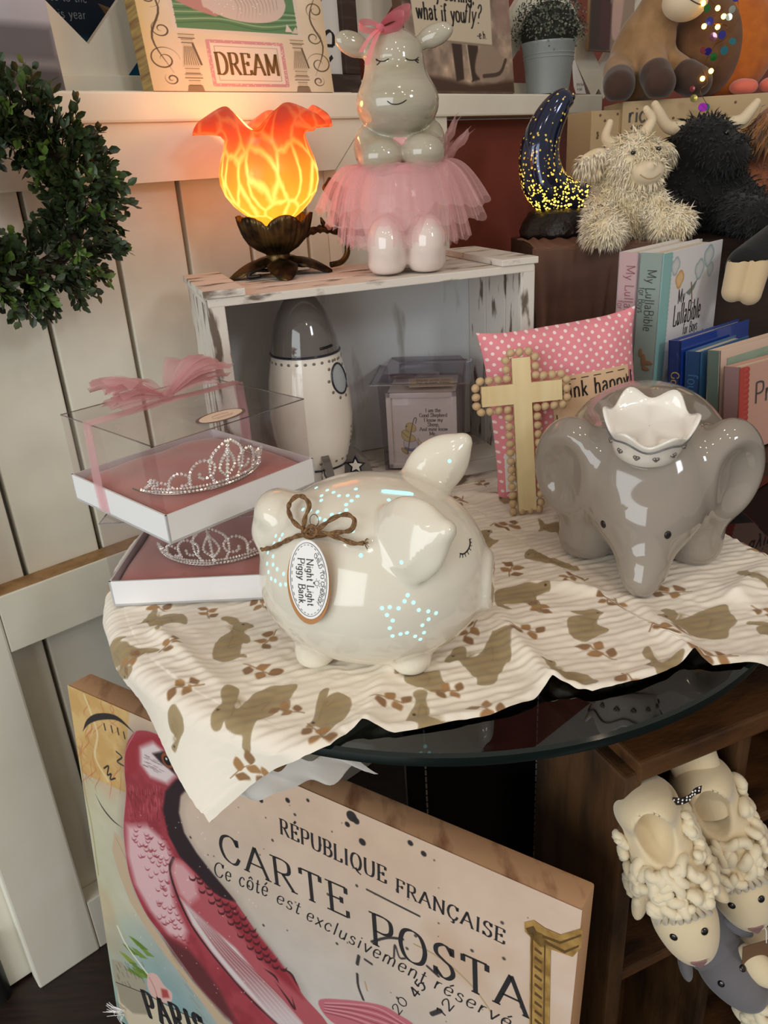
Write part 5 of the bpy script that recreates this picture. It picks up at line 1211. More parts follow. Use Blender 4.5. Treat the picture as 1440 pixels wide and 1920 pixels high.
mb = MB(); mb.box((.0105, -.0004, BH_ / 2), (.021, .0009, BH_ - .001)); mb.build('aqua_strip', m_aqua, fc)
a_.obj('cover_art', m_artp, fc, ((.022, -.0004, .002), (1, 0, 0), (0, 0, 1)))
cf = xy_frame((.022, -.0008, .002), (1, 0, 0), (0, 0, 1))
put_text(fc, 'cover_title', m_ink, [('LullaBible', .018, ah - .094, dict(size=.027, thick=.085, thin=.06, serif=0, xs=.50, track=.14)), ('My', .026, ah - .066, dict(size=.018, **narrow)), ('for Boys', .048, ah - .110, dict(size=.014, **narrow))], cf)
spine_words(sp_, BT_, BH_, [('My LullaBible', .020, -.004, dict(size=.0125, xs=.82, thick=.1, thin=.07, serif=0)), ('for Boys', .042, -.0135, dict(size=.0088, xs=.8, thick=.1, thin=.07, serif=0)), ('xxxx', .165, -.006, dict(size=.007, xs=.9, thick=.1, thin=.07, serif=0))], m_bink)
mb = MB(); c0 = np.array([-.0006, BT_ / 2, BH_ - .135])
for (dy, dz, ry_, rz_) in ((0, 0, .004, .009), (.005, .010, .003, .006), (-.006, -.002, .008, .003), (-.004, -.010, .006, .003)): mb.ball(c0 + [0, dy, dz], (.0003, ry_, rz_), 10)
mb.build('spine_picture', M('tan_print', hexc('8A6A4C'), .6), sp_, smooth=True)
off_ = np.array([-math.sin(math.radians(43)), math.cos(math.radians(43)), 0]) * (BT_ + .002)
bk2, fc2, sp2 = book('childrens_book', 'dusty pink childrens book standing behind the sage green spine', np.array([.363, 1.0, .7402]) + off_ + np.array([.0, .0, .0]), 43, BWd, BH_, BT_ * .9, m_wcov, m_mauve)
spine_words(sp2, BT_ * .9, BH_, [('My LullaBible', .016, -.002, dict(size=.0125, xs=.90, thick=.1, thin=.07, serif=0)), ('for Girls', .060, -.0115, dict(size=.0088, xs=.9, thick=.1, thin=.07, serif=0))], m_roset)
m_blue = M('cobalt_gloss_cover', hexc('1E3F94'), .2, coat=.5); m_bluesp = M('navy_spine', hexc('1B2F63'), .3, coat=.4); m_teal = M('teal_cover', hexc('3E6C96'), .3, coat=.4); m_tealsp = M('deep_blue_spine', hexc('22406A'), .35); m_sg = M('grey_green_cloth', hexc('5E7066'), .6); m_gold = M('gold_lettering', hexc('C09A5E'), .4)
b3, f3, s3 = book('picture_book', 'cobalt blue picture book leaning in front of the tall white book', (.392, .972, .7420), 38, .170, .130, .017, m_blue, m_bluesp, tiltx=math.radians(-4))
spine_words(s3, .017, .130, [('God is', .040, -.003, dict(size=.011, thick=.14, thin=.08, serif=0))], m_gold)
b4, f4, s4 = book('picture_book', 'small teal picture book in front of the cobalt blue book', (.411, .957, .7420), 38, .120, .118, .020, m_teal, m_tealsp, tiltx=math.radians(-4))
spine_words(s4, .020, .118, [('four', .028, -.005, dict(size=.014, thick=.12, thin=.08, serif=0))], m_teal)
b5, f5, s5 = book('framed_picture', 'picture in a blush frame with grey green edge, right of the teal book', (.430, .938, .7420), 34, .150, .122, .018, M('blush_frame', hexc('DCC0AE'), .5), m_sg, tiltx=math.radians(-5))
b5['category'] = 'picture'
a_ = Art(.122, .100, .001, hexc('9CB09C')); n_ = a_.noise(40, 2); a_.c += ((n_ - .5) * .12)[..., None]; a_.line([(.02, .03), (.045, .07), (.075, .082), (.105, .07), (.12, .05)], .004, hexc('4E5A5C')); a_.poly([(.02, .03), (.045, .068), (.075, .079), (.105, .067), (.12, .045), (.12, 0), (.02, 0)], hexc('7E8478'), .004, .8)
a_.obj('landscape_print', m_artp, f5, ((.014, -.0005, .011), (1, 0, 0), (0, 0, 1)))
b6, f6, s6 = book('card_book', 'pink booklet with red scalloped edge at the far right, behind the elephant', (.441, .905, .7428), 30, .14, .108, .022, M('rose_booklet', hexc('C99C8C'), .55), M('mauve_stripe_spine', hexc('9C7C7C'), .6), tiltx=math.radians(-6)); b6['category'] = 'book'
mb = MB()
for k in range(16): mb.ball((.013, -.0006, .004 + k * .0066), (.0055, .0008, .0042), 10)
mb.box((.0065, -.0004, .054), (.013, .0010, .106)); mb.build('scalloped_edge', M('red_scallop', hexc('B4463E'), .6), f6, smooth=False)
put_text(f6, 'cover_title', m_bink, [('Praying', .030, .058, dict(size=.026, thick=.10, thin=.08, serif=0))], xy_frame((0, -.0008, 0), (1, 0, 0), (0, 0, 1)))

# ------------------------------------------------------------------ plush animals
def fur_mat(name, c, c2, rough=.9): return M(name, c, rough, sheen=.3, var=(40, c2, .35, .7))
def tufts(f, V, F, n, L_, w_, seed, droop=.4, curl=.3, keep=None, clump=1.0):
    """short tapering locks rooted on a surface; returns one mesh of locks"""
    r = np.random.RandomState(seed); Q = V[F]; ar = np.linalg.norm(np.cross(Q[:, 1] - Q[:, 0], Q[:, 2] - Q[:, 0]), axis=1); idx = r.choice(len(F), n, p=ar / ar.sum())
    w4 = r.dirichlet(np.ones(4), n); P = (Q[idx] * w4[..., None]).sum(1); N = grad(f, P)
    if keep is not None: m_ = keep(P); P = P[m_]; N = N[m_]
    n = len(P); T = r.randn(n, 3); T -= N * (T * N).sum(1)[:, None]; T /= np.linalg.norm(T, axis=1)[:, None] + 1e-9; S = np.cross(N, T)
    ln = L_ * (.6 + .8 * r.rand(n))[:, None]; D = N * .5 + T * curl * r.randn(n)[:, None] + np.array([0, 0, -droop]); D /= np.linalg.norm(D, axis=1)[:, None]
    D2 = D + np.array([0, 0, -droop * .9]) + T * curl * .6; D2 /= np.linalg.norm(D2, axis=1)[:, None]; w = w_ * (.7 + .6 * r.rand(n))[:, None]
    p0 = P - N * .0015; p1 = P + D * ln * .5; p2 = p1 + D2 * ln * .5; k = np.arange(n)[:, None] * 7
    VV = np.stack([p0 - S * w, p0 + S * w, p0 + T * w * 1.2, p1 - S * w * .8, p1 + S * w * .8, p1 + T * w, p2], 1).reshape(-1, 3)
    fs = [(0, 1, 4, 3), (1, 2, 5, 4), (2, 0, 3, 5), (3, 4, 6, 6), (4, 5, 6, 6), (5, 3, 6, 6)]
    quad = np.concatenate([k + np.array(q)[None] for q in fs[:3]]); tri = np.concatenate([k + np.array(q[:3])[None] for q in fs[3:]])
    return VV, quad, tri
def hair(name, f, lo, hi, h, n, L_, w_, seed, mat, parent, **kw):
    V, F = snets(f, lo, hi, h); VV, q, t_ = tufts(f, V, F, n, L_, w_, seed, **kw)
    me = bpy.data.meshes.new(name); nl = q.size + t_.size
    me.vertices.add(len(VV)); me.vertices.foreach_set('co', VV.astype(np.float32).ravel()); me.loops.add(nl); me.loops.foreach_set('vertex_index', np.concatenate([q.ravel(), t_.ravel()]).astype(np.int32))
    me.polygons.add(len(q) + len(t_)); me.polygons.foreach_set('loop_start', np.concatenate([np.arange(len(q)) * 4, q.size + np.arange(len(t_)) * 3]).astype(np.int32)); me.update(calc_edges=True); me.validate()
    return link(name, me, mat, parent)
m_cream = fur_mat('cream_plush', hexc('EBDDC0'), hexc('D9C59E')); m_creamlock = fur_mat('cream_locks', hexc('FFF4DC'), hexc('F0DDB4')); m_muz = M('cream_velour', hexc('DCC9AA'), .85, sheen=.4); m_horn = M('ivory_felt', hexc('D9C6A6'), .85, sheen=.2); m_bead_eye = M('black_bead_eye', hexc('15110F'), .12, coat=.6)
CO_ = (.372, 1.205, .9716); cw_ = thing('plush_cow', 'shaggy cream plush highland cow with pale horns sitting beside the glitter moon', 'plush toy', CO_, math.radians(2))
c_body = lambda P: smin(ell(P, (.005, .012, .045), (.046, .040, .052)), ell(P, (.004, .005, .085), (.034, .03, .03)), .02)
c_head = lambda P: smin(ell(P, (.008, -.008, .110), (.038, .034, .034)), ell(P, (.018, -.030, .094), (.024, .022, .018)), .012)
c_arm = [lambda P: cap(P, (-.036, -.008, .05), (-.050, -.052, .018), .017, .019), lambda P: cap(P, (.036, -.010, .062), (.044, -.040, .022), .016, .015)]
c_leg = [lambda P: cap(P, (-.022, -.015, .022), (-.046, -.072, .0215), .020, .0205), lambda P: cap(P, (.038, .0, .024), (.066, -.035, .026), .022, .022)]
def cow_f(P):
    d = smin(c_body(P), c_head(P), .010)
    for q in c_arm + c_leg: d = smin(d, q(P), .008)
    return d
V_, F_ = snets(cow_f, (-.08, -.10, -.002), (.1, .06, .155), .0034)
quads('body', V_, F_, m_cream, cw_)
hair('fur', cow_f, (-.08, -.10, -.002), (.1, .06, .155), .005, 8000, .0135, .0013, 3, m_creamlock, cw_, droop=.45, curl=.5, keep=lambda P: ~((P[:, 1] < -.036) & (P[:, 2] > .074) & (P[:, 2] < .106) & (np.abs(P[:, 0] - .018) < .024)) & (P[:, 2] > .006))
mz = lambda P: smin(ell(P, (.018, -.036, .094), (.0235, .018, .0165)), ell(P, (.016, -.052, .101), (.006, .005, .0055)), .006)
mu = sdf_obj('muzzle', mz, (-.012, -.065, .07), (.05, -.01, .12), .0022, m_muz, cw_)
mb = MB(); sm = [onsurf(mz, (.018 + .014 * t_, -.065, .088 + .006 * t_ * t_ - .003), (0, 1, 0)) for t_ in np.linspace(-1, 1, 9)]; mb.tube([p for p, n in sm], .0008, 5); mb.build('smile', M('tan_stitch', hexc('A98F6C'), .9), mu)
for x, z in ((-.004, .118), (.030, .120)):
    p, n = onsurf(cow_f, (x, -.08, z), (0, 1, 0)); mb = MB(); mb.ball(p + n * .004, .0036, 10); mb.build('eye', m_bead_eye, cw_, smooth=True)
for s_, pts in ((-1, [(-.020, -.008, .128), (-.034, -.012, .140), (-.030, -.014, .158)]), (1, [(.018, -.008, .138), (.030, -.010, .158), (.020, -.012, .172)])):
    mb = MB(); mb.tube(catmull(pts, 7), np.linspace(.0085, .0045, 9), 12); mb.ball(pts[-1], .0046, 10); mb.build('horn', m_horn, cw_, smooth=True)
er = lambda P: ell(P, (-.046, -.004, .112), (.024, .010, .014), rotm(0, -.35, 0)); er2 = lambda P: ell(P, (.054, .002, .118), (.014, .010, .012))
for e_ in (er, er2):
    eo = sdf_obj('ear', e_, (-.08, -.02, .09), (.08, .02, .14), .003, m_cream, cw_); hair('ear_fur', e_, (-.08, -.02, .09), (.08, .02, .14), .004, 420, .018, .0016, 9, m_creamlock, eo, droop=.7, curl=.3)
mb = MB(); mb.prism([(0, 0), (.010, .004), (.012, .020), (.003, .022)], .0008, R=rotm(PI / 2, 0, .5), t=(.038, -.028, .076)); mb.build('green_tag', M('green_ribbon_tag', hexc('3F9A7C'), .5), cw_)

m_bfur = M('black_plush', hexc('0C0A0A'), .95, sheen=.12, bump=(300, .4, .001)); m_hoof = M('tan_velour', hexc('C8B08C'), .9, sheen=.3)
BK = (.512, 1.30, .9716); bk_ = thing('plush_cow', 'black plush highland cow with ivory horns behind the cream cow', 'plush toy', BK, math.radians(-6))
b_f = lambda P: smin(smin(ell(P, (0, .0, .055), (.068, .055, .062)), ell(P, (.0, -.020, .125), (.050, .042, .036)), .02), ell(P, (.024, -.056, .108), (.033, .026, .024)), .014)
b_l = lambda P: smin(cap(P, (.040, -.03, .028), (.055, -.155, .026), .030, .026), smin(cap(P, (-.05, -.01, .04), (-.058, -.085, .026), .026, .026), cap(P, (.055, .0, .07), (.075, -.07, .024), .022, .024), .01), .01)
b_all = lambda P: smax(smin(b_f(P), b_l(P), .012), -P[..., 2] + .001, .003)
sdf_obj('body', b_all, (-.1, -.2, -.002), (.12, .07, .19), .0045, m_bfur, bk_)
hair('fur', b_all, (-.1, -.2, -.002), (.12, .07, .19), .006, 2600, .012, .0016, 5, m_bfur, bk_, droop=.3, curl=.5)
for pts in ([(-.032, -.022, .146), (-.055, -.026, .150), (-.070, -.028, .170), (-.076, -.028, .180)], [(.034, -.022, .148), (.050, -.026, .152), (.062, -.028, .166), (.068, -.028, .174)]):
    c_ = catmull(pts, 6); mb = MB(); mb.tube(c_, np.linspace(.0105, .0058, len(c_)), 12); mb.ball(c_[-1], .006, 10); mb.build('horn', m_horn, bk_, smooth=True)
p, n = onsurf(b_f, (.020, -.12, .136), (0, 1, 0)); mb = MB(); mb.ball(p + n * .001, .004, 10); mb.build('eye', m_bead_eye, bk_, smooth=True)

# another plush reaches a leg out over the shelf edge
HPn = (.500, 1.200, .9716); hh = thing('plush_bull', 'black plush leg with a split tan hoof hanging over the shelf edge', 'plush toy', HPn)
q_l = lambda P: smin(smin(cap(P, (.235, .0, .036), (.12, -.075, .024), .036, .034), cap(P, (.12, -.075, .024), (-.002, -.140, -.030), .032, .028), .02), smin(ell(P, (.25, .07, .075), (.072, .07, .085)), ell(P, (.25, .04, .180), (.055, .052, .046)), .02), .03)
q_f = lambda P: np.where(P[..., 1] > -.0, np.maximum(q_l(P), -P[..., 2] + .001), q_l(P))
q_g = lambda P: np.where(P[..., 1] > -.030, np.maximum(q_l(P), -P[..., 2] + .001), q_l(P))
sdf_obj('body', q_g, (-.07, -.2, -.1), (.34, .16, .24), .0045, m_bfur, hh).location = (0, 0, .004)
ho = lambda P: smin(cap(P, (-.022, -.156, -.022), (-.030, -.166, -.052), .0150, .0140), cap(P, (.000, -.162, -.026), (-.010, -.172, -.056), .0150, .0140), .004)
sdf_obj('hoof', ho, (-.06, -.2, -.11), (.03, -.13, -.02), .0028, m_hoof, hh)

m_rust = fur_mat('rust_plush', hexc('A5613A'), hexc('7E4426')); m_rustl = fur_mat('rust_locks', hexc('B97C42'), hexc('8C5A2C')); m_oat = fur_mat('oatmeal_plush', hexc('CDB79A'), hexc('B39A7A'))
OC = (.640, 1.300, .9716); oc = thing('plush_cow', 'rust brown plush highland cow with shaggy fringe at the right edge', 'plush toy', OC, math.radians(-10))
o_b = lambda P: smax(smin(smin(ell(P, (0, 0, .05), (.058, .05, .064)), cap(P, (-.036, -.01, .085), (-.05, -.06, .026), .020, .023), .012), cap(P, (-.028, -.02, .026), (-.046, -.085, .024), .024, .024), .01), -P[..., 2] + .001, .003)
o_h = lambda P: smin(ell(P, (.0, -.012, .135), (.05, .042, .042)), ell(P, (.004, -.05, .118), (.033, .024, .026)), .012)
sdf_obj('body', o_b, (-.09, -.12, -.002), (.07, .06, .13), .0042, m_rust, oc); sdf_obj('head', o_h, (-.06, -.09, .08), (.06, .04, .19), .0042, m_rust, oc)
hair('body_fur', o_b, (-.09, -.12, -.002), (.07, .06, .13), .006, 2200, .010, .0014, 12, m_rust, oc, droop=.3, curl=.5)
hair('fringe', o_h, (-.06, -.09, .08), (.06, .04, .19), .005, 1500, .040, .0016, 6, m_rustl, oc, droop=.75, curl=.35, keep=lambda P: (P[:, 2] > .128) & (P[:, 1] > -.055))
om = lambda P: ell(P, (.004, -.057, .117), (.030, .021, .024)); ou = sdf_obj('muzzle', om, (-.04, -.085, .08), (.05, -.02, .15), .003, m_oat, oc)
hair('chin_fur', om, (-.04, -.085, .08), (.05, -.02, .15), .004, 360, .012, .0013, 8, m_oat, ou, droop=.6, keep=lambda P: P[:, 2] < .110)
mb = MB(); mb.tube([onsurf(om, (.004 + .014 * t_, -.09, .115 + .006 * t_ * t_), (0, 1, 0))[0] for t_ in np.linspace(-1, 1, 9)], .0009, 5); mb.build('smile', m_ink, ou)
for x in (-.008, .014):
    p, n = onsurf(om, (x, -.09, .130), (0, 1, 0)); mb = MB(); mb.ball(p, (.0022, .001, .0028), 8); mb.build('nostril', m_ink, ou)
for c_, r_ in (((-.072, -.085, .013), 1), ((.03, -.075, .013), 1)):
    sdf_obj('hoof', (lambda c_: lambda P: smax(ell(P, c_, (.020, .018, .016)), -P[..., 2] + .001, .002))(c_), (c_[0] - .03, c_[1] - .03, -.002), (c_[0] + .03, c_[1] + .03, .04), .0032, m_oat, oc)

# ------------------------------------------------------------------ glitter moon light
def moonmat():
    m = bpy.data.materials.new('speckled_mercury_glass'); m.use_nodes = True; nt = m.node_tree; N = nt.nodes; L = nt.links; b = N['Principled BSDF']
    tc = N.new('ShaderNodeTexCoord'); vo = N.new('ShaderNodeTexVoronoi'); vo.inputs['Scale'].default_value = 240; L.new(tc.outputs['Object'], vo.inputs['Vector'])
    sp = N.new('ShaderNodeSeparateXYZ'); L.new(tc.outputs['Object'], sp.inputs[0]); wn_ = N.new('ShaderNodeTexWhiteNoise'); wn_.noise_dimensions = '3D'; L.new(vo.outputs['Position'], wn_.inputs[0])
    mr = N.new('ShaderNodeMapRange'); mr.inputs['From Min'].default_value = .035; mr.inputs['From Max'].default_value = .15; mr.inputs['To Min'].default_value = .92; mr.inputs['To Max'].default_value = .10; L.new(sp.outputs['Z'], mr.inputs[0])
    lt = N.new('ShaderNodeMath'); lt.operation = 'LESS_THAN'; L.new(wn_.outputs['Value'], lt.inputs[0]); L.new(mr.outputs[0], lt.inputs[1])
    sz = N.new('ShaderNodeMath'); sz.operation = 'LESS_THAN'; sz.inputs[1].default_value = .42; L.new(vo.outputs['Distance'], sz.inputs[0])
    mu_ = N.new('ShaderNodeMath'); mu_.operation = 'MULTIPLY'; L.new(lt.outputs[0], mu_.inputs[0]); L.new(sz.outputs[0], mu_.inputs[1])
    st = N.new('ShaderNodeMapRange'); st.inputs['From Min'].default_value = .035; st.inputs['From Max'].default_value = .11; st.inputs['To Min'].default_value = 4.5; st.inputs['To Max'].default_value = .75; L.new(sp.outputs['Z'], st.inputs[0])
    es = N.new('ShaderNodeMath'); es.operation = 'MULTIPLY'; L.new(mu_.outputs[0], es.inputs[0]); L.new(st.outputs[0], es.inputs[1]); L.new(es.outputs[0], b.inputs['Emission Strength'])
    setin(b, 'Emission Color', (*lin(hexc('F6C84A')), 1)); setin(b, 'Base Color', (*lin(hexc('2A3350')), 1)); setin(b, 'Roughness', .1); setin(b, 'Metallic', .55); setin(b, 'Coat Weight', .6)
    return m
MO = (.287, 1.335, .9716); mo = thing('moon_light', 'dark blue mercury glass crescent moon light with glowing gold speckles', 'lamp', MO, 0)
mpath = catmull([(.036, 0, .200), (.020, 0, .193), (.003, 0, .170), (-.009, 0, .140), (-.010, 0, .108), (.002, 0, .076), (.030, 0, .056), (.066, 0, .056), (.098, 0, .076)], 7)
rad_ = np.interp(np.linspace(0, 1, len(mpath)), [0, .06, .2, .4, .6, .75, .9, 1], [.010, .016, .023, .030, .035, .034, .027, .006])
mb = MB(); mb.tube(mpath, rad_, 28); mb.ball(mpath[0], .0065, 12); mb.build('crescent', moonmat(), mo, smooth=True)
mb = MB(); mb.lathe([(.0005, .0005), (.062, .0005), (.064, .010), (.058, .026), (.050, .038), (.036, .044), (.0005, .046)], 40, t=(.026, 0, 0), fn=lambda v: v * np.stack([1 + .05 * np.sin(9 * np.arctan2(v[:, 1], v[:, 0]) + v[:, 2] * 200)] * 2 + [np.ones(len(v))], 1)); mb.build('base', M('black_scroll_base', hexc('1C1512'), .35, bump=(90, .9, .004)), mo, smooth=True)

# ------------------------------------------------------------------ toy boxes, donkey, bird and fairy lights at the back
m_kcard = M('buff_speckled_card', hexc('BFA57E'), .75); m_kcards = M('brown_card_side', hexc('8E6F4A'), .8)
def ricebox(label, loc, rz, W, D, H, big):
    t = thing('toy_box', label, 'box', loc, rz); mb = MB(); hwid = W / 2
    mb.box((0, D / 2, H / 2), (W, D, H), b=.001); bo = mb.build('carton', m_kcard, t)
    fr = xy_frame((-hwid, -.0006, 0), (1, 0, 0), (0, 0, 1))
    rows = [('rice', .010, H - .032, dict(size=.024, thick=.15, thin=.12, serif=0, track=.06)), ('KIDS', .016, H - .047, dict(size=.010, thick=.12, thin=.1, serif=0))] if big else [('rice', .020, H - .105, dict(size=.034, thick=.15, thin=.12, serif=0, track=.06))]
    put_text(bo, 'printed_words', m_bink, rows, fr)
    mb = MB(); r = random.Random(int(W * 1000))
    for k in range(26): mb.ball(fr(r.uniform(.01, W - .01), H - r.uniform(.005, .14)), (.0022, .0004, .0022), 8)
    mb.build('printed_specks', M('rust_and_navy_specks', hexc('6E5044'), .7), bo)
    if big:
        # arched window opening with dark inside
        mb = MB(); P = [(.062 + .075 * (1 - math.cos(a)) , H - .150 + .105 * math.sin(a)) for a in np.linspace(0, PI, 24)]; mb.prism(P, .0006, R=rotm(PI / 2, 0, 0), t=(-hwid, 0, 0)); mb.build('window', M('dark_window', hexc('120D0A'), .3), bo)
    return t
ricebox('buff speckled toy box with arched window standing behind the black plush cow', (.580, 1.462, .9716), math.radians(-2), .275, .13, .195, True)
ricebox('plainer buff toy box seen at an angle behind the cream cow', (.427, 1.470, .9716), math.radians(16), .080, .08, .184, False)
m_donk = fur_mat('tan_plush', hexc('9C7A55'), hexc('86663F')); m_dbr = fur_mat('dark_brown_plush', hexc('4A3226'), hexc('38241A'))
DK = (.492, 1.527, 1.1678); dk = thing('plush_donkey', 'tan plush donkey with dark brown hooves sitting on the ledge by the toy boxes', 'plush toy', (.490, 1.522, 1.1672), math.radians(6))
d_b = lambda P: smin(ell(P, (0, .012, .062), (.054, .046, .064)), ell(P, (.012, .0, .11), (.036, .034, .04)), .03)
dl = [((-.045, -.005, .05), (-.062, -.05, .024)), ((.0, -.02, .07), (-.002, -.066, .026)), ((.042, .0, .055), (.064, -.052, .026))]
d_all = lambda P: smax(smin(smin(d_b(P), smin(cap(P, *dl[0], .026, .024), smin(cap(P, *dl[1], .026, .022), cap(P, *dl[2], .026, .023), .01), .01), .01), ell(P, (.024, -.012, .148), (.032, .038, .032)), .02), -P[..., 2] + .001, .003)
sdf_obj('body', d_all, (-.1, -.1, -.002), (.1, .07, .2), .0042, m_donk, dk)
for (a_, b_) in dl:
    d_ = np.array(b_) - np.array(a_); hb = np.array(b_) - d_ * .22; he = np.array(b_) + d_ * .16; he[2] = max(he[2], .0225)
    sdf_obj('hoof', (lambda hb, he: lambda P: smax(cap(P, hb, he, .0262, .0255), -P[..., 2] + .0008, .003))(hb, he), np.minimum(hb, he) - .032, np.maximum(hb, he) + .032, .0036, m_dbr, dk)
sdf_obj('muzzle', lambda P: ell(P, (.040, -.052, .138), (.036, .032, .028)), (0, -.1, .10), (.09, -.01, .18), .0036, m_muz, dk)
mb = MB(); fm = lambda P: ell(P, (.040, -.052, .138), (.036, .032, .028)); mb.tube([onsurf(fm, (.052 + .018 * t_, -.12, .130 - .004 * t_ + .004 * t_ * t_), (-.1, 1, 0))[0] for t_ in np.linspace(-1, 1, 9)], .001, 5); mb.build('smile', m_dbr, dk)
m_orange = fur_mat('orange_plush', hexc('C26A1A'), hexc('A85412')); m_brownp = fur_mat('brown_wing_plush', hexc('6E4A2C'), hexc('573820')); m_foot = M('coral_velour', hexc('D86C58'), .8, sheen=.4)
BD = (.650, 1.556, 1.1672); bd = thing('plush_bird', 'round orange and brown plush bird with coral feet on top of the toy box', 'plush toy', BD, math.radians(-4))
sdf_obj('body', lambda P: smax(ell(P, (0, .01, .085), (.082, .05, .090)), -P[..., 2] + .001, .003), (-.1, -.06, -.002), (.1, .08, .18), .005, m_orange, bd)
sdf_obj('wing', lambda P: ell(P, (-.040, -.008, .075), (.060, .050, .078)), (-.12, -.08, -.01), (.04, .06, .17), .005, m_brownp, bd).location = (0, 0, .006)
for x in (.012, .062):
    sdf_obj('foot', (lambda x: lambda P: smin(ell(P, (x, -.046, .013), (.020, .022, .0125)), ell(P, (x + .010, -.058, .012), (.012, .012, .0105)), .005))(x), (x - .03, -.08, -.002), (x + .04, -.015, .03), .003, m_foot, bd)
m_glow = emit('warm_fairy_bulb', hexc('FFC65A'), 9.0); m_fwire = M('copper_wire', hexc('6A4526'), .35, metal=.9)
FL = thing('fairy_light_string', 'copper fairy light string with coloured sequin discs hanging in front of the orange bird', 'string light', (.585, 1.452, 1.18))
wp = [(-.03, .012, .150), (-.012, .004, .118), (.004, .0, .110), (-.016, -.002, .092), (.012, -.004, .084), (-.004, -.004, .060), (-.02, -.006, .030), (-.014, -.012, .006), (-.026, -.016, -.006), (-.012, -.020, -.030)]
mb = MB(); mb.tube(catmull(wp, 6), .0005, 5); mb.tube(catmull([(-.004, -.004, .060), (.016, -.002, .072), (.03, .0, .100), (.022, .004, .14)], 6), .0005, 5); mb.build('wire', m_fwire, FL)
gb = None
for (x, y, z) in ((-.030, -.004, .118), (-.006, -.004, .110), (-.026, -.006, .086), (.004, -.006, .098), (-.004, -.006, .084), (-.036, .0, .150), (.016, 0, .146), (-.022, -.010, .012), (-.010, -.012, .022), (.052, .0, .138)):
    if gb is None: mb = MB(); mb.ball((0, 0, 0), .0040, 10); gb = mb.build('bulb', m_glow, FL, smooth=True); o = gb
    else: o = gb.copy(); C.objects.link(o); o.parent = FL
    o.location = (x, y, z)
SQ = [M('sequin_' + n_, hexc(c_), .15, metal=.4, coat=.6) for n_, c_ in (('cobalt', '2E2C8E'), ('plum', '5E1F3A'), ('green', '1F6B2B'), ('teal', '1F6E7C'), ('ruby', '7A2430'), ('violet', 'B02AD0'), ('olive', '6C6A2A'), ('silver', 'B9C2B4'))]
for (x, z, k, r_) in ((.018, .122, 0, .0062), (-.020, .092, 0, .0062), (-.012, .070, 1, .0062), (.002, .072, 0, .0062), (-.008, .042, 2, .0060), (.008, .050, 3, .0064), (-.026, .052, 4, .0056), (-.018, .050, 0, .0056), (.014, .106, 7, .0054), (.010, .096, 7, .0052), (-.026, .110, 2, .0056), (.020, .062, 3, .0056), (-.034, -.016, 6, .0060), (-.018, -.030, 5, .0072), (-.012, -.030, 3, .0056), (-.038, -.002, 4, .0044)):
    mb = MB(); mb.lathe([(.0003, -.0004), (r_, -.0003), (r_, .0003), (.0003, .0005)], 16); o = mb.build('sequin', SQ[k], FL, smooth=False); o.location = (x, -.012, z); o.rotation_euler = (PI / 2 + rnd.uniform(-.5, .5), rnd.uniform(-.5, .5), 0)
# ------------------------------------------------------------------ pictures and pot on the ledge
def wall_thing(name, label, cat, t, n, z, rx=0.0, dz=0.0):
    return thing(name, label, cat, wall_pt(t, n, z), 0, None, rot=(rx, 0, WALL_A + dz))
LZ = 1.1912
def streaks(name, cols, seed):
    m = M(name, hexc(cols[0]), .6, var=(3, hexc(cols[1]), .35, .65), vscale=(4, 4, 60)); return m
def canvas(name, label, t0, W, H, T, n, lean, side, art, cat='picture', ky=1.0):
    o = wall_thing(name, label, cat, t0, n, LZ, -lean)
    mb = MB(); mb.box((W / 2, T / 2, H / 2), (W, T, H), b=.0015); mb.build('stretched_canvas', side, o)
    art.obj('printed_front', m_artp, o, ((0, -.0006, .0), (1, 0, 0), (0, 0, ky))); return o
# seaside photo in grey
a_ = Art(.30, .20, .0011, hexc('A9A5AC')); n_ = a_.noise(30, 4); sky = np.clip((a_.v - .055) / .12, 0, 1)
a_.c = hexc('A39FA8') * np.ones_like(a_.c) + 0; a_.c = np.array(hexc('B2AEB6')) * np.ones(a_.c.shape) * (.92 + .16 * sky)[..., None]
a_.poly([(0, 0), (.3, 0), (.3, .062), (0, .070)], hexc('5C575A'), .01); a_.poly([(0, 0), (.3, 0), (.3, .03), (0, .034)], hexc('474144'), .012); a_.poly([(0, .026), (.3, .020), (.3, .030), (0, .036)], hexc('8D888A'), .008, .7)
for k in range(9): a_.line([(.12 + .012 * k, .0), (.15 + .008 * k, .03 + .002 * k), (.12 + .002 * k, .07 - .003 * k)], .0007, hexc('B9B0AC'), .8)
a_.c *= (1 + .08 * (n_ - .5))[..., None]
canvas('photo_canvas', 'grey seaside photo canvas at the left end of the ledge above the wreath', .010, .296, .20, .018, -.002, math.radians(5), M('grey_canvas_edge', hexc('5A5558'), .7), a_)
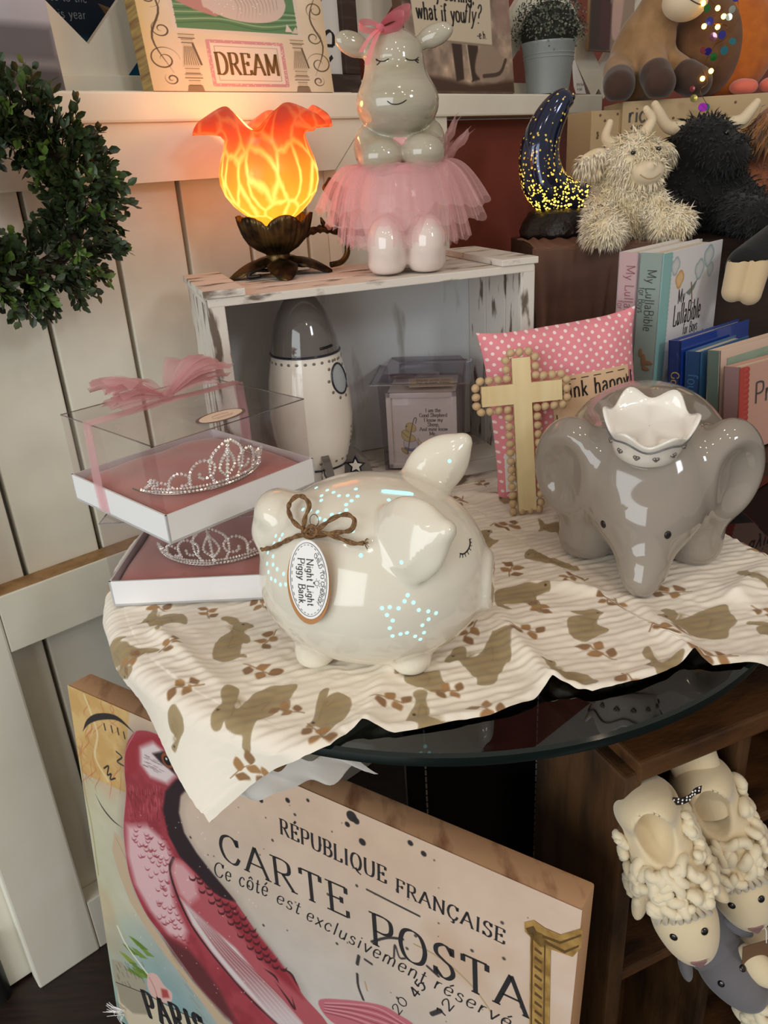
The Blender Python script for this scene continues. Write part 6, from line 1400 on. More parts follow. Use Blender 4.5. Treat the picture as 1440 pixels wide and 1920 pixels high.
# DREAM canvas
DW, DH = .276, .318
a_ = Art(DW, DH, .0007, hexc('DDD2BB')); n_ = a_.noise(18, 9); a_.c += ((n_ - .5) * .10)[..., None]; a_.blend(np.clip(1 - a_.u / .035, 0, 1) * .7 * n_ * 1.6, hexc('C9AE62')); a_.blend(np.clip((a_.u - DW + .03) / .03, 0, 1) * .5, hexc('C2A77C'))
INK = hexc('4A3A28'); PNK = hexc('C9979C')
a_.poly([(.042, .098), (.234, .098), (.234, DH), (.042, DH)], hexc('D8D0C4')); a_.poly([(.048, .104), (.228, .104), (.228, DH), (.048, DH)], hexc('5F8A62'))
for k in range(7): a_.line([(.048, .112 + .006 * k), (.11, .118 + .005 * k), (.17, .108 + .006 * k), (.228, .118 + .004 * k)], .0022, hexc('A8C3A0') if k % 2 else hexc('47714F'), .7)
a_.poly([(.048, .150), (.075, .136), (.105, .126), (.12, .135), (.11, DH), (.048, DH)], hexc('B98B86'), .002); a_.poly([(.088, .160), (.096, .138), (.125, .124), (.165, .120), (.198, .128), (.214, .150), (.212, .18), (.20, DH), (.09, DH)], hexc('CFC3BC'), .0015, smooth=True)
for k in range(12): a_.line([(.135 + .006 * k, .124 + .0006 * k * k * .3), (.140 + .0055 * k, .150), (.125 + .007 * k, .185), (.12 + .008 * k, DH)], .0012, hexc('9A8984'), .7, taper=True)
for k in range(40): a_.dot((.1 + .09 * rnd.random(), .13 + .07 * rnd.random()), .0007, (1, .99, .96), .9)
a_.poly([(.208, .108), (.212, .122), (.220, .108)], hexc('D9D2C8')); a_.poly([(.218, .106), (.226, .118), (.230, .106)], hexc('CFC6BA'))
for x in (.058, .224):                                         # drawn columns
    s_ = 1
    for z, w_, h_ in ((.088, .022, .006), (.080, .016, .006), (.030, .020, .008), (.022, .024, .006), (.010, .016, .008)): a_.poly([(x - w_ / 2, z), (x + w_ / 2, z), (x + w_ / 2, z + h_), (x - w_ / 2, z + h_)], hexc('CBBFA6')); a_.line([(x - w_ / 2, z), (x + w_ / 2, z)], .0012, INK, smooth=False); a_.line([(x - w_ / 2, z + h_), (x + w_ / 2, z + h_)], .0008, INK, smooth=False)
    a_.poly([(x - .007, .078), (x + .007, .078), (x + .013, .040), (x - .013, .040)], hexc('C9BDA4')); a_.line([(x + .007, .078), (x + .014, .045)], .003, INK, .8)
    for q in range(-3, 4): a_.line([(x + q * .0018, .074), (x + q * .0032, .044)], .0008, INK, .8, smooth=False)
    a_.poly([(x - .012, .0), (x + .012, .0), (x + .010, .010), (x - .010, .010)], hexc('6A543A'), .001, .7)
for x, sg in ((.022, 1), (.258, -1)):                          # scrollwork
    for (cx0, cy0, r_) in ((0, .052, .022), (.004, .100, .014), (-.004, .150, .016), (.006, .020, .010)):
        P = [(x + sg * (cx0 + r_ * (1 - .8 * k / 26) * math.cos(k * .36 + cx0 * 400)), cy0 + r_ * (1 - .8 * k / 26) * math.sin(k * .36 + cx0 * 400)) for k in range(27)]; a_.line(P, .0022, INK, .9, taper=True)
    a_.line([(x - sg * .012, .185), (x + sg * .006, .135), (x - sg * .010, .085), (x + sg * .010, .03)], .003, INK, .85, taper=True)
def frame_rect(x0, z0, x1, z1, w_, c_):
    a_.line([(x0, z0), (x1, z0), (x1, z1), (x0, z1), (x0, z0)], w_, c_, smooth=False)
a_.poly([(.084, .008), (.200, .008), (.200, .088), (.084, .088)], hexc('E2D9CC')); frame_rect(.086, .011, .198, .085, .0055, PNK); frame_rect(.0945, .019, .1895, .077, .0007, hexc('8A7A66'))
for k in range(70):
    e_ = rnd.random() * 4; q = e_ % 1; p_ = [(.086 + .112 * q, .011), (.198, .011 + .074 * q), (.198 - .112 * q, .085), (.086, .085 - .074 * q)][int(e_)]; a_.dot((p_[0] + rnd.uniform(-.002, .002), p_[1] + rnd.uniform(-.002, .002)), .0006, (1, .97, .92))
dr = canvas('picture_canvas', 'storybook canvas reading DREAM with scrolled columns above the tulip lamp', .416, DW, DH * .66, .026, -.004, math.radians(7), streaks('mustard_canvas_edge', ('B59A5A', '7C5A3C'), 1), a_, ky=.66)
m_brz = M('bronze_ink', hexc('7A5C30'), .45, metal=.2)
put_text(dr, 'printed_word', m_brz, [('DREAM', .142, .0195, dict(size=.0240, center=True, xs=.84, thick=.19, thin=.05, serif=.10, nib=0, track=.17))], xy_frame((0, -.0010, 0), (1, 0, 0), (0, 0, 1)))
# framed white sign behind
m_dkframe = M('dark_walnut_frame', hexc('3C2A24'), .6, var=(14, hexc('57463E'), .5, .68), vscale=(1, 1, 5))
sg_ = wall_thing('framed_sign', 'white lettered sign in a dark walnut frame between the DREAM canvas and the hippo', 'sign', .560, .056, LZ + .0, math.radians(-1))
SW, SH, SF = .238, .20, .030
for c_, d_ in (((SW / 2, .007, SF / 2), (SW, .014, SF)), ((SF / 2, .007, SH / 2 + SF / 2), (SF, .014, SH - SF)), ((SW - SF / 2, .007, SH / 2 + SF / 2), (SF, .014, SH - SF))):
    mb = MB(); mb.box(c_, d_, b=.002); mb.build('frame_rail', m_dkframe, sg_)
mb = MB(); mb.box((SW / 2, .010, SH / 2), (SW - .02, .004, SH - .01)); pn = mb.build('white_panel', m_card, sg_)
scr = dict(thick=.10, thin=.03, nib=.5, serif=0, slant=.25)
put_text(pn, 'brushed_words', m_ink, [('my', .070, .098, dict(size=.075, **scr)), ('place', .046, .046, dict(size=.062, xs=.88, **scr))], xy_frame((0, .0075, 0), (1, 0, 0), (0, 0, 1)))
# sepia quote canvas
FW, FH = .246, .22
a_ = Art(FW, FH, .0009, hexc('A08A7C')); n_ = a_.noise(60, 14); n2 = a_.noise(22, 15); a_.c = np.array(hexc('A8917F')) * (.62 + .75 * n_ * (.5 + n2))[..., None]
a_.poly([(.0, .0), (FW, .0), (FW, .020), (.14, .012), (0, .030)], hexc('4A3328'), .008)
for x0, x1 in ((.098, .122), (.134, .160)): a_.poly([(x0 - .004, .145), (x1 + .002, .145), (x1, .020), (x0 + .006, .016)], hexc('3A2A22'), .003)
a_.line([(.128, .14), (.135, .06), (.140, .02)], .003, hexc('C4B4A4'), .8); a_.poly([(.15, .03), (.19, .015), (.225, .028), (.215, .06), (.17, .07)], hexc('9C8676'), .004, smooth=True); a_.line([(.17, .025), (.21, .03), (.228, .05)], .006, hexc('3A2A22'), .8)
a_.poly([(.205, .09), (FW, .09), (FW, FH), (.21, FH)], hexc('8D6F66'), .01, .6); a_.poly([(.0, .12), (.06, .10), (.07, FH), (0, FH)], hexc('4C3A33'), .01)
a_.poly([(.022, .072), (.196, .068), (.202, FH), (.014, FH)], hexc('CDBFA8'), .0015); a_.poly([(.022, .072), (.196, .068), (.196, .071), (.022, .075)], hexc('8B7A66'), .002)
fq = canvas('quote_canvas', 'sepia canvas reading what if you fly, right of the hippo', .842, FW, FH, .020, -.004, math.radians(6), M('brown_canvas_edge', hexc('55402F'), .7), a_)
typ = dict(thick=.14, thin=.08, serif=.10, xs=.80, track=.08)
put_text(fq, 'typed_words', m_ink, [('what if you', .028, .100, dict(size=.0225, **typ)), ('fly?', .132, .100, dict(size=.026, thick=.11, thin=.05, serif=0, slant=.25, xs=.8)), ('my darling,', .056, .128, dict(size=.0225, **typ)), ('-e.h.', .160, .079, dict(size=.0105, thick=.15, thin=.1, serif=0))], xy_frame((0, -.0012, 0), (1, 0, 0), (0, 0, 1)))
# figures picture by the donkey and dark poster behind the lattice
a_ = Art(.15, .16, .0012, hexc('8F7A6E')); a_.poly([(.0, 0), (.06, 0), (.07, .16), (0, .16)], hexc('3B2724'), .006); a_.poly([(.075, .03), (.1, .03), (.115, .10), (.08, .12)], hexc('C9A79A'), .004, smooth=True); a_.dot((.092, .098), .016, hexc('D3A898'), 1, .003); a_.dot((.050, .120), .014, hexc('B98672'), 1, .003); a_.poly([(.10, .0), (.15, 0), (.15, .16), (.12, .16)], hexc('A08A78'), .006); a_.poly([(.03, .01), (.07, 0), (.07, .08), (.035, .09)], hexc('4B2A2C'), .006)
pc = wall_thing('photo_print', 'small dark photo print of two figures leaning behind the donkey', 'picture', 1.372, .046, 1.270, 0); mb = MB(); mb.box((.075, .004, .08), (.15, .006, .16)); mb.build('backing_board', m_kcards, pc); a_.obj('photo', m_artp, pc, ((0, 0, 0), (1, 0, 0), (0, 0, 1)))
ps = wall_thing('poster', 'dark blue poster with small print hung behind the white lattice', 'poster', .26, .262, 1.205, 0)
a_ = Art(.34, .25, .0014, hexc('16283A')); a_.poly([(0, 0), (.34, 0), (.34, .05), (.2, .075), (0, .03)], hexc('1F6C96'), .02); a_.obj('printed_sheet', m_artp, ps, ((0, -.0005, 0), (1, 0, 0), (0, 0, 1))); mb = MB(); mb.box((.17, .002, .125), (.34, .004, .25)); mb.build('board', m_black, ps)
put_text(ps, 'small_print', M('pale_blue_print', hexc('8FA0A8'), .7), [(s_, .13, .20 - k * .020, dict(size=.011, thick=.12, thin=.08, serif=0)) for k, s_ in enumerate(('Specialty Grade 1 Arabica', 'of coffee beans', 'seems to be your', 'line not blended', 'minutes to the', 'that this year'))], xy_frame((0, -.0012, 0), (1, 0, 0), (0, 0, 1)))
mb = MB()
for k in range(5):
    a0 = PI / 2 + k * 2 * PI / 5; a1, a2 = a0 + PI / 5, a0 - PI / 5; R_, r_ = .062, .026
    mb.add([(0, -.010, 0), (R_ * math.cos(a0), 0, R_ * math.sin(a0)), (r_ * math.cos(a1), 0, r_ * math.sin(a1)), (r_ * math.cos(a2), 0, r_ * math.sin(a2))], [(0, 1, 2), (0, 3, 1)])
sr = mb.build('metal_star', M('rusted_tin', hexc('7C6348'), .5, metal=.5)); sr.location = wall_pt(.53, .235, 1.285); sr.rotation_euler = (0, .3, WALL_A); tag(sr, 'rusty tin star half hidden behind the white lattice', 'star')

# potted plant with price tag
m_zinc = M('zinc_pail', hexc('9AA3A6'), .5, metal=.25, bump=(40, .1)); m_silverleaf = M('silver_green_leaf', hexc('6F7468'), .6, var=(60, hexc('454B3E'), .4, .6))
pp = wall_thing('potted_plant', 'grey green faux bush in a small zinc pail on the ledge', 'potted plant', 1.212, .020, LZ, 0)
mb = MB(); mb.lathe([(.0005, .001), (.036, .001), (.037, .004), (.0465, .078), (.0480, .080), (.0480, .083), (.0455, .083), (.036, .01), (.0005, .01)], 40)
for z in (.058, .064): r_ = np.interp(z, [.004, .078], [.037, .0465]); mb.tube([(r_ * math.cos(a), r_ * math.sin(a), z) for a in np.linspace(0, 2 * PI, 41)[:-1]], .0012, 6, closed=True)
mb.build('pail', m_zinc, pp, auto=40)
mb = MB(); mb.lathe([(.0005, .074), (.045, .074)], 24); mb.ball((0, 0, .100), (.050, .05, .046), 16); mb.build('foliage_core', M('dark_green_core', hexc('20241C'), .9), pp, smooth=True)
rp = np.random.RandomState(5); V = []; F = []
for k in range(1500):
    d_ = rp.randn(3); d_[2] = abs(d_[2]) - .25; d_ /= np.linalg.norm(d_); p = np.array([0, 0, .098]) + d_ * np.array([.064, .064, .066]) * rp.uniform(.75, 1.05); s_ = rp.uniform(.0028, .005); x_ = np.cross(d_, rp.randn(3)); x_ /= np.linalg.norm(x_); y_ = np.cross(d_, x_) * .6 + d_ * .5; b_ = len(V)
    V += [p - x_ * s_ * .5, p + y_ * s_, p + x_ * s_ * .5, p - y_ * s_ * .6]; F.append((b_, b_ + 3, b_ + 2, b_ + 1))
quads('leaves', V, F, m_silverleaf, pp, False)
pt_ = wall_thing('price_tag', 'small white price tag leaning on the ledge beside the zinc pail', 'tag', 1.262, -.006, LZ, 0, .1)
mb = MB(); mb.prism([(.0, .0), (.036, .0), (.030, .018), (.004, .056), (-.006, .050), (-.006, .012)], .0007, R=rotm(PI / 2 - .15, 0, 0), t=(0, 0, .0004)); mb.build('tag_card', m_card, pt_)
put_text(pt_, 'tag_print', m_print, [('grey bush', .004, .014, dict(size=.0055, thick=.1, thin=.07, serif=0)), ('in pail', .004, .006, dict(size=.0055, thick=.1, thin=.07, serif=0))], lambda a, b: np.array([a, -.0012 + b * .15, b * .99]))

# ------------------------------------------------------------------ boxwood wreath
m_leafd = M('boxwood_leaf', hexc('2C3A22'), .45, var=(22, hexc('43572C'), .45, .75)); m_leafl = M('young_boxwood_leaf', hexc('5F7A33'), .45, var=(30, hexc('46602A'), .4, .7)); m_twig = M('twig_bark', hexc('3A2E20'), .8)
wrt = wall_thing('wreath', 'dark green boxwood wreath hanging at the left on the white panel', 'wreath', .205, -.040, 1.087, 0)
rw = np.random.RandomState(8); vals = {0: ([], []), 1: ([], [])}; tb_ = MB()
tb_.tube([(.078 * math.cos(a), 0, .078 * math.sin(a)) for a in np.linspace(0, 2 * PI, 49)[:-1]], .010, 8, closed=True)
def leaf_at(k, p, d_, up_, L_, w_):
    V, F = vals[k]; d_ = d_ / np.linalg.norm(d_); s_ = np.cross(d_, up_); s_ /= np.linalg.norm(s_) + 1e-9; n_ = np.cross(s_, d_); b_ = len(V)
    V += [p, p + d_ * L_ * .35 + s_ * w_ - n_ * w_ * .25, p + d_ * L_ * .72 + s_ * w_ * .85 - n_ * w_ * .2, p + d_ * L_ - n_ * L_ * .05, p + d_ * L_ * .72 - s_ * w_ * .85 - n_ * w_ * .2, p + d_ * L_ * .35 - s_ * w_ - n_ * w_ * .25, p + d_ * L_ * .5 + n_ * 0]
    F += [(b_, b_ + 1, b_ + 2, b_ + 6), (b_ + 6, b_ + 2, b_ + 3, b_ + 4), (b_, b_ + 6, b_ + 4, b_ + 5)]
for k in range(430):
    a = 2 * PI * rw.rand(); ph = 2 * PI * rw.rand(); ring = np.array([math.cos(a), 0, math.sin(a)]); tang = np.array([-math.sin(a), 0, math.cos(a)])
    base = ring * .078 + ring * .016 * math.cos(ph) + np.array([0, -1, 0]) * .018 * abs(math.sin(ph)); out = ring * (1.0 * math.cos(ph) + (.35 if rw.rand() < .5 else 0)) + np.array([0, -.75 * abs(math.sin(ph)), 0]) + tang * rw.uniform(-.3, 1.1) + rw.randn(3) * .25
    out[1] = min(out[1], .05); out /= np.linalg.norm(out); L_ = rw.uniform(.022, .046); lite = 1 if (rw.rand() < .16) else 0
    if ring @ out < -.3: L_ *= .85
    tip = base + out * L_; mid = (base + tip) / 2 + rw.randn(3) * .003; tb_.tube([base, mid, tip], [.0009, .0007, .0004], 4)
    nl = int(L_ / .0042) + 3
    for i in range(nl):
        q = (i + .6) / nl; p = base + (tip - base) * q; sd_ = rw.randn(3); sd_ -= out * (sd_ @ out); sd_ /= np.linalg.norm(sd_); d_ = out * (.65 + .3 * q) + sd_ * .9
        leaf_at(1 if (lite and q > .35) else 0, p, d_, np.cross(out, sd_) + np.array([0, -.4, 0]), rw.uniform(.0095, .0150), rw.uniform(.0028, .0042))
for k, (nm, mt) in enumerate((('leaves', m_leafd), ('young_leaves', m_leafl))): quads(nm, vals[k][0], vals[k][1], mt, wrt, False)
tb_.build('twig_ring', m_twig, wrt, smooth=True)
# ------------------------------------------------------------------ postcard canvas standing on the floor
def ray_plane(px, py, p0, n):
    r = cam_ray(px, py); o = np.array([0, 0, CAM_Z]); return o + r * (((np.array(p0) - o) @ n) / (r @ n))
KZ = .546
KTL = px_z(127, 1284, KZ); KTR = px_z(1092, 1706, KZ); KU = KTR - KTL; KW = float(np.linalg.norm(KU)); KU = KU / KW
KN = np.array([KU[1], -KU[0], 0.0]); KN = KN if KN[1] < 0 else -KN
ph_ = math.radians(6); KD = np.array([0, 0, -math.cos(ph_)]) + math.sin(ph_) * KN; KH = KZ / math.cos(ph_) - .001
KF = np.cross(KU, -KD); KF = KF / np.linalg.norm(KF)            # face normal
if KF[1] > 0: KF = -KF
K0 = KTL + KD * KH                                              # lower left corner of the print
def cv(px, py):
    p = ray_plane(px, py, KTL, KF) - K0; return np.array([p @ KU, p @ -KD])
def cz(l): return [cv(180 + a / 3.43, 1360 + b / 3.43) for a, b in l]
def c5(l): return [cv(100 + a / 2.4, 1240 + b / 2.4) for a, b in l]
def c6(l): return [cv(560 + a / 2.4, 1440 + b / 2.4) for a, b in l]
A2 = Art(KW, KH, .00085, hexc('C9BDB2')); un, vn = A2.u / KW, A2.v / KH; n1 = A2.noise(7, 31); n2 = A2.noise(40, 32)
def tint(m, c): A2.blend(m, hexc(c))
tint(np.clip((vn - .55) / .40, 0, 1) * .75, 'D9B79C'); tint(np.clip((un - .66) / .34, 0, 1) * .45, 'DCC4B4'); tint(np.clip((.22 - un) / .2, 0, 1) * .8, 'BDBE9E')
tint(np.clip(1 - np.hypot((un - .17) / .26, (vn - .02) / .42), 0, 1) ** .7 * 1.1, '6E9CA4'); tint(np.clip(1 - np.hypot((un - .55) / .3, (vn - .42) / .34), 0, 1) * .5, 'CFC9C8')
A2.c += ((n1 - .5) * .10 + (n2 - .5) * .05)[..., None]
tint(np.clip((n1 - .60) / .14, 0, 1) * .35, 'B98F6E')
for k in range(60):
    A2.dot((rnd.uniform(.25, .98) * KW, rnd.uniform(.6, .98) * KH), rnd.choice([.0006, .001, .0018]), hexc('2A2624'), .8)
for p, r_ in (((490, 1500), .003), ((540, 1500), .003), ((660, 1530), .006), ((668, 1538), .004), ((680, 1578), .004), ((578, 1500), .002), ((652, 1545), .003), ((770, 1580), .003), ((795, 1600), .003), ((782, 1530), .002)): A2.dot(cv(*p), r_, hexc('231F20'), .95)
# old stamp with black strokes
A2.poly(c5([(68, 108), (350, 165), (335, 320), (330, 590), (130, 500), (90, 300)]), hexc('C9A062'), .002)
sl = A2.polymask(c5([(68, 108), (350, 165), (335, 320), (330, 590), (130, 500), (90, 300)]), .002); A2.blend(sl * np.clip((n2 - .45) / .2, 0, 1) * .5, hexc('E0C48E'))
for k in range(26):
    x0, y0 = 100 + rnd.random() * 220, 150 + rnd.random() * 380; A2.line(c5([(x0, y0), (x0 + rnd.uniform(-25, 25), y0 + 30), (x0 + rnd.uniform(-25, 25), y0 + 70), (x0 + rnd.uniform(-30, 30), y0 + 100)]), .0011, hexc('B5573A'), .6, taper=True)
A2.line(c5([(140, 150), (170, 230), (200, 330), (190, 430), (250, 540)]), .0035, hexc('E2CFA2'), .8); A2.line(c5([(135, 312), (160, 270), (210, 248), (290, 256), (370, 325)]), .0085, hexc('2B2525'), 1, taper=True)
for x, y in ((230, 280), (262, 290), (290, 300), (318, 318)): A2.line(c5([(x, y), (x + 6, y + 28)]), .0022, hexc('2B2525'), 1, smooth=False)
for l_ in ([(285, 405), (310, 430), (290, 450), (320, 470)], [(230, 480), (250, 470), (245, 510), (262, 505), (258, 530), (280, 525)]): A2.line(c5(l_), .0022, hexc('2B2525'))
A2.line(c5([(190, 595), (225, 660), (270, 715), (315, 750)]), .0026, hexc('262122'), 1, taper=True); A2.line(c5([(120, 380), (140, 560), (175, 740), (205, 960)]), .002, hexc('A08A5E'), .8)
# soft halo, torn paper and the bird
BODY = [(255, 40), (215, 90), (190, 170), (185, 300), (195, 430), (180, 640), (190, 800), (215, 950), (260, 1080), (330, 1220), (420, 1340), (520, 1480), (620, 1620), (720, 1740), (840, 1860), (960, 1990), (1200, 1990), (1330, 1860), (1300, 1660), (1180, 1530), (1060, 1370), (960, 1220), (860, 1080), (760, 970), (660, 840), (570, 700), (530, 560), (545, 450), (610, 380), (640, 300), (560, 190), (470, 100), (380, 50), (310, 32)]
A2.poly(cz(BODY), hexc('6F665F'), .030, .55, smooth=True)
A2.poly(cz([(120, 680), (106, 800), (150, 950), (220, 1130), (330, 1310), (450, 1480), (560, 1620), (700, 1800), (800, 1940), (900, 1960), (760, 1790), (620, 1640), (480, 1450), (330, 1230), (240, 1060), (190, 850), (180, 740)]), hexc('C2AB90'), .0015)
for k in range(14): A2.line(cz([(130 + k * 40, 720 + k * 85), (170 + k * 42, 800 + k * 85)]), .0009, hexc('8C7258'), .7, smooth=False)
A2.poly(cz(BODY), hexc('A33F49'), .0012, smooth=True)
hm = A2.polymask(cz(BODY), .0015); tint(hm * np.clip((n2 - .42) / .25, 0, 1) * .45, '7C2630')
A2.poly(cz([(200, 640), (330, 640), (440, 740), (490, 840), (480, 1000), (510, 1150), (590, 1320), (570, 1390), (470, 1340), (350, 1190), (255, 1020), (205, 830)]), hexc('E0BCC0'), .012, .92)
A2.poly(cz([(430, 1340), (600, 1440), (700, 1560), (800, 1700), (950, 1990), (1000, 1990), (830, 1870), (640, 1650), (500, 1470)]), hexc('5A2A2C'), .012, .9)
A2.poly(cz([(215, 100), (300, 60), (400, 70), (500, 160), (430, 150), (330, 110), (260, 160), (270, 300), (200, 330), (190, 180)]), hexc('9C3038'), .006, .9)
A2.poly(cz([(285, 140), (370, 105), (430, 160), (450, 250), (520, 320), (460, 375), (350, 330), (290, 250)]), hexc('E2D5D4'), .008, .95)
for k in range(30): x, y = 300 + rnd.random() * 150, 180 + rnd.random() * 120; A2.line(cz([(x, y), (x + 30, y + 14)]), .0010, hexc('6E5A5C'), .6, smooth=False)
A2.poly(cz([(365, 180), (430, 165), (500, 200), (570, 240), (660, 290), (580, 320), (490, 290), (420, 240)]), hexc('2C1E20'), .004, .97)
A2.poly(cz([(490, 290), (540, 150), (640, 270), (600, 330), (545, 345)]), hexc('3A2226'), .005, .9)
A2.dot(cz([(462, 224)])[0], .0095, hexc('8A4A2C')); A2.dot(cz([(462, 226)])[0], .0060, hexc('17100F')); A2.dot(cz([(455, 214)])[0], .0016, hexc('E8E0DC'))
A2.poly(cz([(600, 270), (660, 310), (740, 420), (690, 425), (570, 350)]), hexc('5B5049'), .0012); A2.line(cz([(580, 330), (650, 360), (730, 420)]), .0022, hexc('C9BDAE'), .9); A2.line(cz([(600, 285), (670, 330), (735, 410)]), .003, hexc('1F191A'))
A2.poly(cz([(620, 345), (520, 345), (450, 420), (432, 540), (466, 700), (540, 840), (640, 940), (720, 1030), (820, 1120), (900, 1130), (760, 960), (650, 820), (570, 690), (535, 560), (545, 450), (610, 385)]), hexc('2A1B20'), .004)
FD = hexc('8C2F3A'); rf = random.Random(3)
for k in range(150):
    t_ = rf.random(); x = 205 + 300 * rf.random() + 240 * t_; y = 560 + 800 * t_ + 40 * rf.random()
    if not A2.polymask(cz([(190, 520), (430, 560), (500, 820), (500, 1100), (620, 1340), (560, 1420), (340, 1200), (215, 900)]), .001, A2._box(cz([(x, y)]), .001)).max() > .5: continue
    P = cz([(x - 14, y - 10), (x - 6, y + 10), (x + 8, y + 14), (x + 20, y + 2)]); A2.line(P, .0021, FD, .75, taper=True)
for k in range(90): x, y = 210 + 230 * rf.random(), 380 + 200 * rf.random(); A2.line(cz([(x, y), (x + 4, y + 34)]), .0014, hexc('6E1F2A') if k % 2 else hexc('C0606A'), .6, smooth=False)
WING = [(500, 850), (560, 870), (640, 950), (760, 1080), (900, 1150), (1000, 1290), (1130, 1450), (1250, 1610), (1340, 1740), (1480, 1900), (1500, 2000), (1250, 2000), (1100, 1850), (900, 1640), (740, 1450), (620, 1280), (530, 1090), (480, 920)]
A2.poly(cz(WING), hexc('B0555C'), .0014, smooth=True); A2.line(cz([(500, 850), (478, 930), (525, 1090), (615, 1280), (735, 1450), (850, 1590), (1000, 1760), (1180, 1930)]), .0042, hexc('3A1F22'), .95)
A2.poly(cz([(500, 865), (560, 890), (640, 980), (660, 1100), (600, 1150), (540, 1080), (490, 940)]), hexc('D9A9AC'), .010, .85)
A2.poly(cz([(760, 1090), (900, 1150), (1000, 1290), (1130, 1450), (1250, 1610), (1330, 1750), (1200, 1640), (1050, 1490), (900, 1300)]), hexc('8E2A34'), .010, .9)
A2.poly(cz([(545, 1110), (640, 1200), (760, 1310), (900, 1430), (1050, 1610), (1200, 1760), (1330, 1910), (1380, 2000), (1260, 2000), (1100, 1850), (900, 1640), (745, 1450), (625, 1280)]), hexc('D8CFCE'), .006, .96)
for k in range(17):
    q = k / 16; A2.line(cz([(560 + 110 * q, 1130 + 80 * q), (760 + 130 * q, 1420 + 30 * q), (960 + 170 * q, 1660 + 20 * q), (1180 + 190 * q, 1920 + 20 * q)]), .0018, hexc('8E444A') if k % 3 else hexc('B98A8C'), .8, taper=True)
for r_ in range(7):
    for k in range(9):
        x, y = 560 + k * 62 + r_ * 50, 900 + k * 72 + r_ * 26 + rf.uniform(-8, 8)
        if k * 62 + r_ * 20 < 40 or y > 1700: continue
        if A2.polymask(cz([(540, 870), (900, 1150), (1300, 1680), (1200, 1700), (950, 1440), (700, 1180), (540, 1000)]), .001, A2._box(cz([(x, y)]), .001)).max() < .5: continue
        A2.line(cz([(x - 22, y - 6), (x - 12, y + 20), (x + 12, y + 24), (x + 26, y + 4)]), .0032, hexc('3E161C'), .85, taper=True)
for l_ in ([(1080, 1560), (1150, 1610), (1180, 1660)], [(1150, 1640), (1230, 1750), (1280, 1820), (1260, 1740)], [(1200, 1560), (1260, 1600), (1300, 1680)]): A2.line(cz(l_), .004, hexc('3A1A1E'), .9, taper=True)
A2.poly(c6([(90, 1046), (200, 1040), (360, 1062), (440, 1100), (520, 1170), (300, 1200), (150, 1140)]), hexc('BE6A74'), .0015, smooth=True)
for k in range(8): A2.line(c6([(120, 1056 + k * 6), (240, 1060 + k * 10), (360, 1080 + k * 14), (480, 1150 + k * 8)]), .0016, hexc('8E3A48') if k % 2 else hexc('E0A6AC'), .7)
A2.line(cz([(255, 40), (190, 170), (185, 300), (195, 430), (178, 640), (190, 800), (215, 950), (260, 1080), (330, 1220), (420, 1340), (520, 1480), (620, 1620)]), .0012, hexc('C9A0A4'), .6)
for k in range(70): A2.dot(cz([(rf.uniform(200, 700) + 400 * rf.random(), rf.uniform(560, 1800))])[0], .0006, (1, .98, .96), .85)
# foliage, rose and ribbon banner in the lower left
for k in range(16):
    x0, y0 = 120 + rf.random() * 160, 1340 + rf.random() * 220; A2.poly(cz([(x0, y0), (x0 + 40, y0 + 20), (x0 + 110, y0 + 80), (x0 + 60, y0 + 70)]), hexc(rf.choice(['5E7A2C', '8A9A3C', '3F5A24', '6F8A34'])), .0012, .9)
A2.line(cz([(140, 1290), (190, 1400), (260, 1500), (350, 1620)]), .0035, hexc('E0DCC8'), 1)
A2.poly(cz([(100, 1500), (170, 1520), (210, 1580), (320, 1640), (330, 1720), (230, 1700), (130, 1680)]), hexc('A39A88'), .002)
for k in range(24): x, y = 110 + rf.random() * 200, 1520 + rf.random() * 170; A2.line(cz([(x, y), (x + 14, y + 30)]), .0013, hexc('5E5648'), .8, smooth=False)
A2.poly(cz([(335, 1600), (390, 1600), (440, 1670), (490, 1720), (480, 1780), (400, 1770), (340, 1700)]), hexc('D8B0A8'), .0015, smooth=True); A2.poly(cz([(420, 1690), (460, 1700), (475, 1750), (430, 1750)]), hexc('A84A48'), .004); A2.line(cz([(345, 1620), (380, 1690), (400, 1760)]), .002, hexc('B98078'))
A2.poly(cz([(130, 1650), (330, 1730), (520, 1830), (720, 1930), (690, 2000), (250, 1990), (150, 1800)]), hexc('CDBFA6'), .0015); A2.poly(cz([(130, 1650), (330, 1730), (350, 1860), (240, 1850), (160, 1780)]), hexc('8E8474'), .004, .8)
A2.line(cz([(130, 1650), (330, 1730), (520, 1830), (720, 1930)]), .0016, hexc('3E3A34'))
A2.line(c6([(308, 545), (545, 665)]), .0022, hexc('2A2728'), 1, smooth=False)
for l_, w_ in (([(265, 925), (270, 980), (292, 1040)], .0032), ([(330, 780), (400, 762), (470, 768)], .003), ([(430, 850), (435, 795), (455, 850), (480, 855)], .0022), ([(520, 790), (600, 830), (700, 900), (800, 1000), (870, 1100)], .0016), ([(265, 880), (272, 845)], .004), ([(300, 860), (330, 880)], .003), ([(580, 890), (630, 935)], .003), ([(600, 1105), (640, 1090)], .005), ([(300, 960), (310, 1000)], .0016)):
    A2.line(c6(l_), w_, hexc('2A2728') if w_ > .0018 else hexc('A88A5E'), .9)
pcv = thing('postcard_canvas', 'large postcard print canvas with a red bird leaning on the floor under the table', 'picture', K0, 0)
m_cedge = M('canvas_edge_print', hexc('C79A74'), .65, var=(3.0, hexc('8C5F42'), .50, .66), vscale=(14, 5, .01))
m_cedge2 = M('canvas_wall_edge', hexc('CFC2BA'), .65, var=(3.0, hexc('8E8480'), .55, .68), vscale=(2, 2, 12))
mb = MB(); Tk = .033; Rk = np.array([KU, -KF, -KD]).T
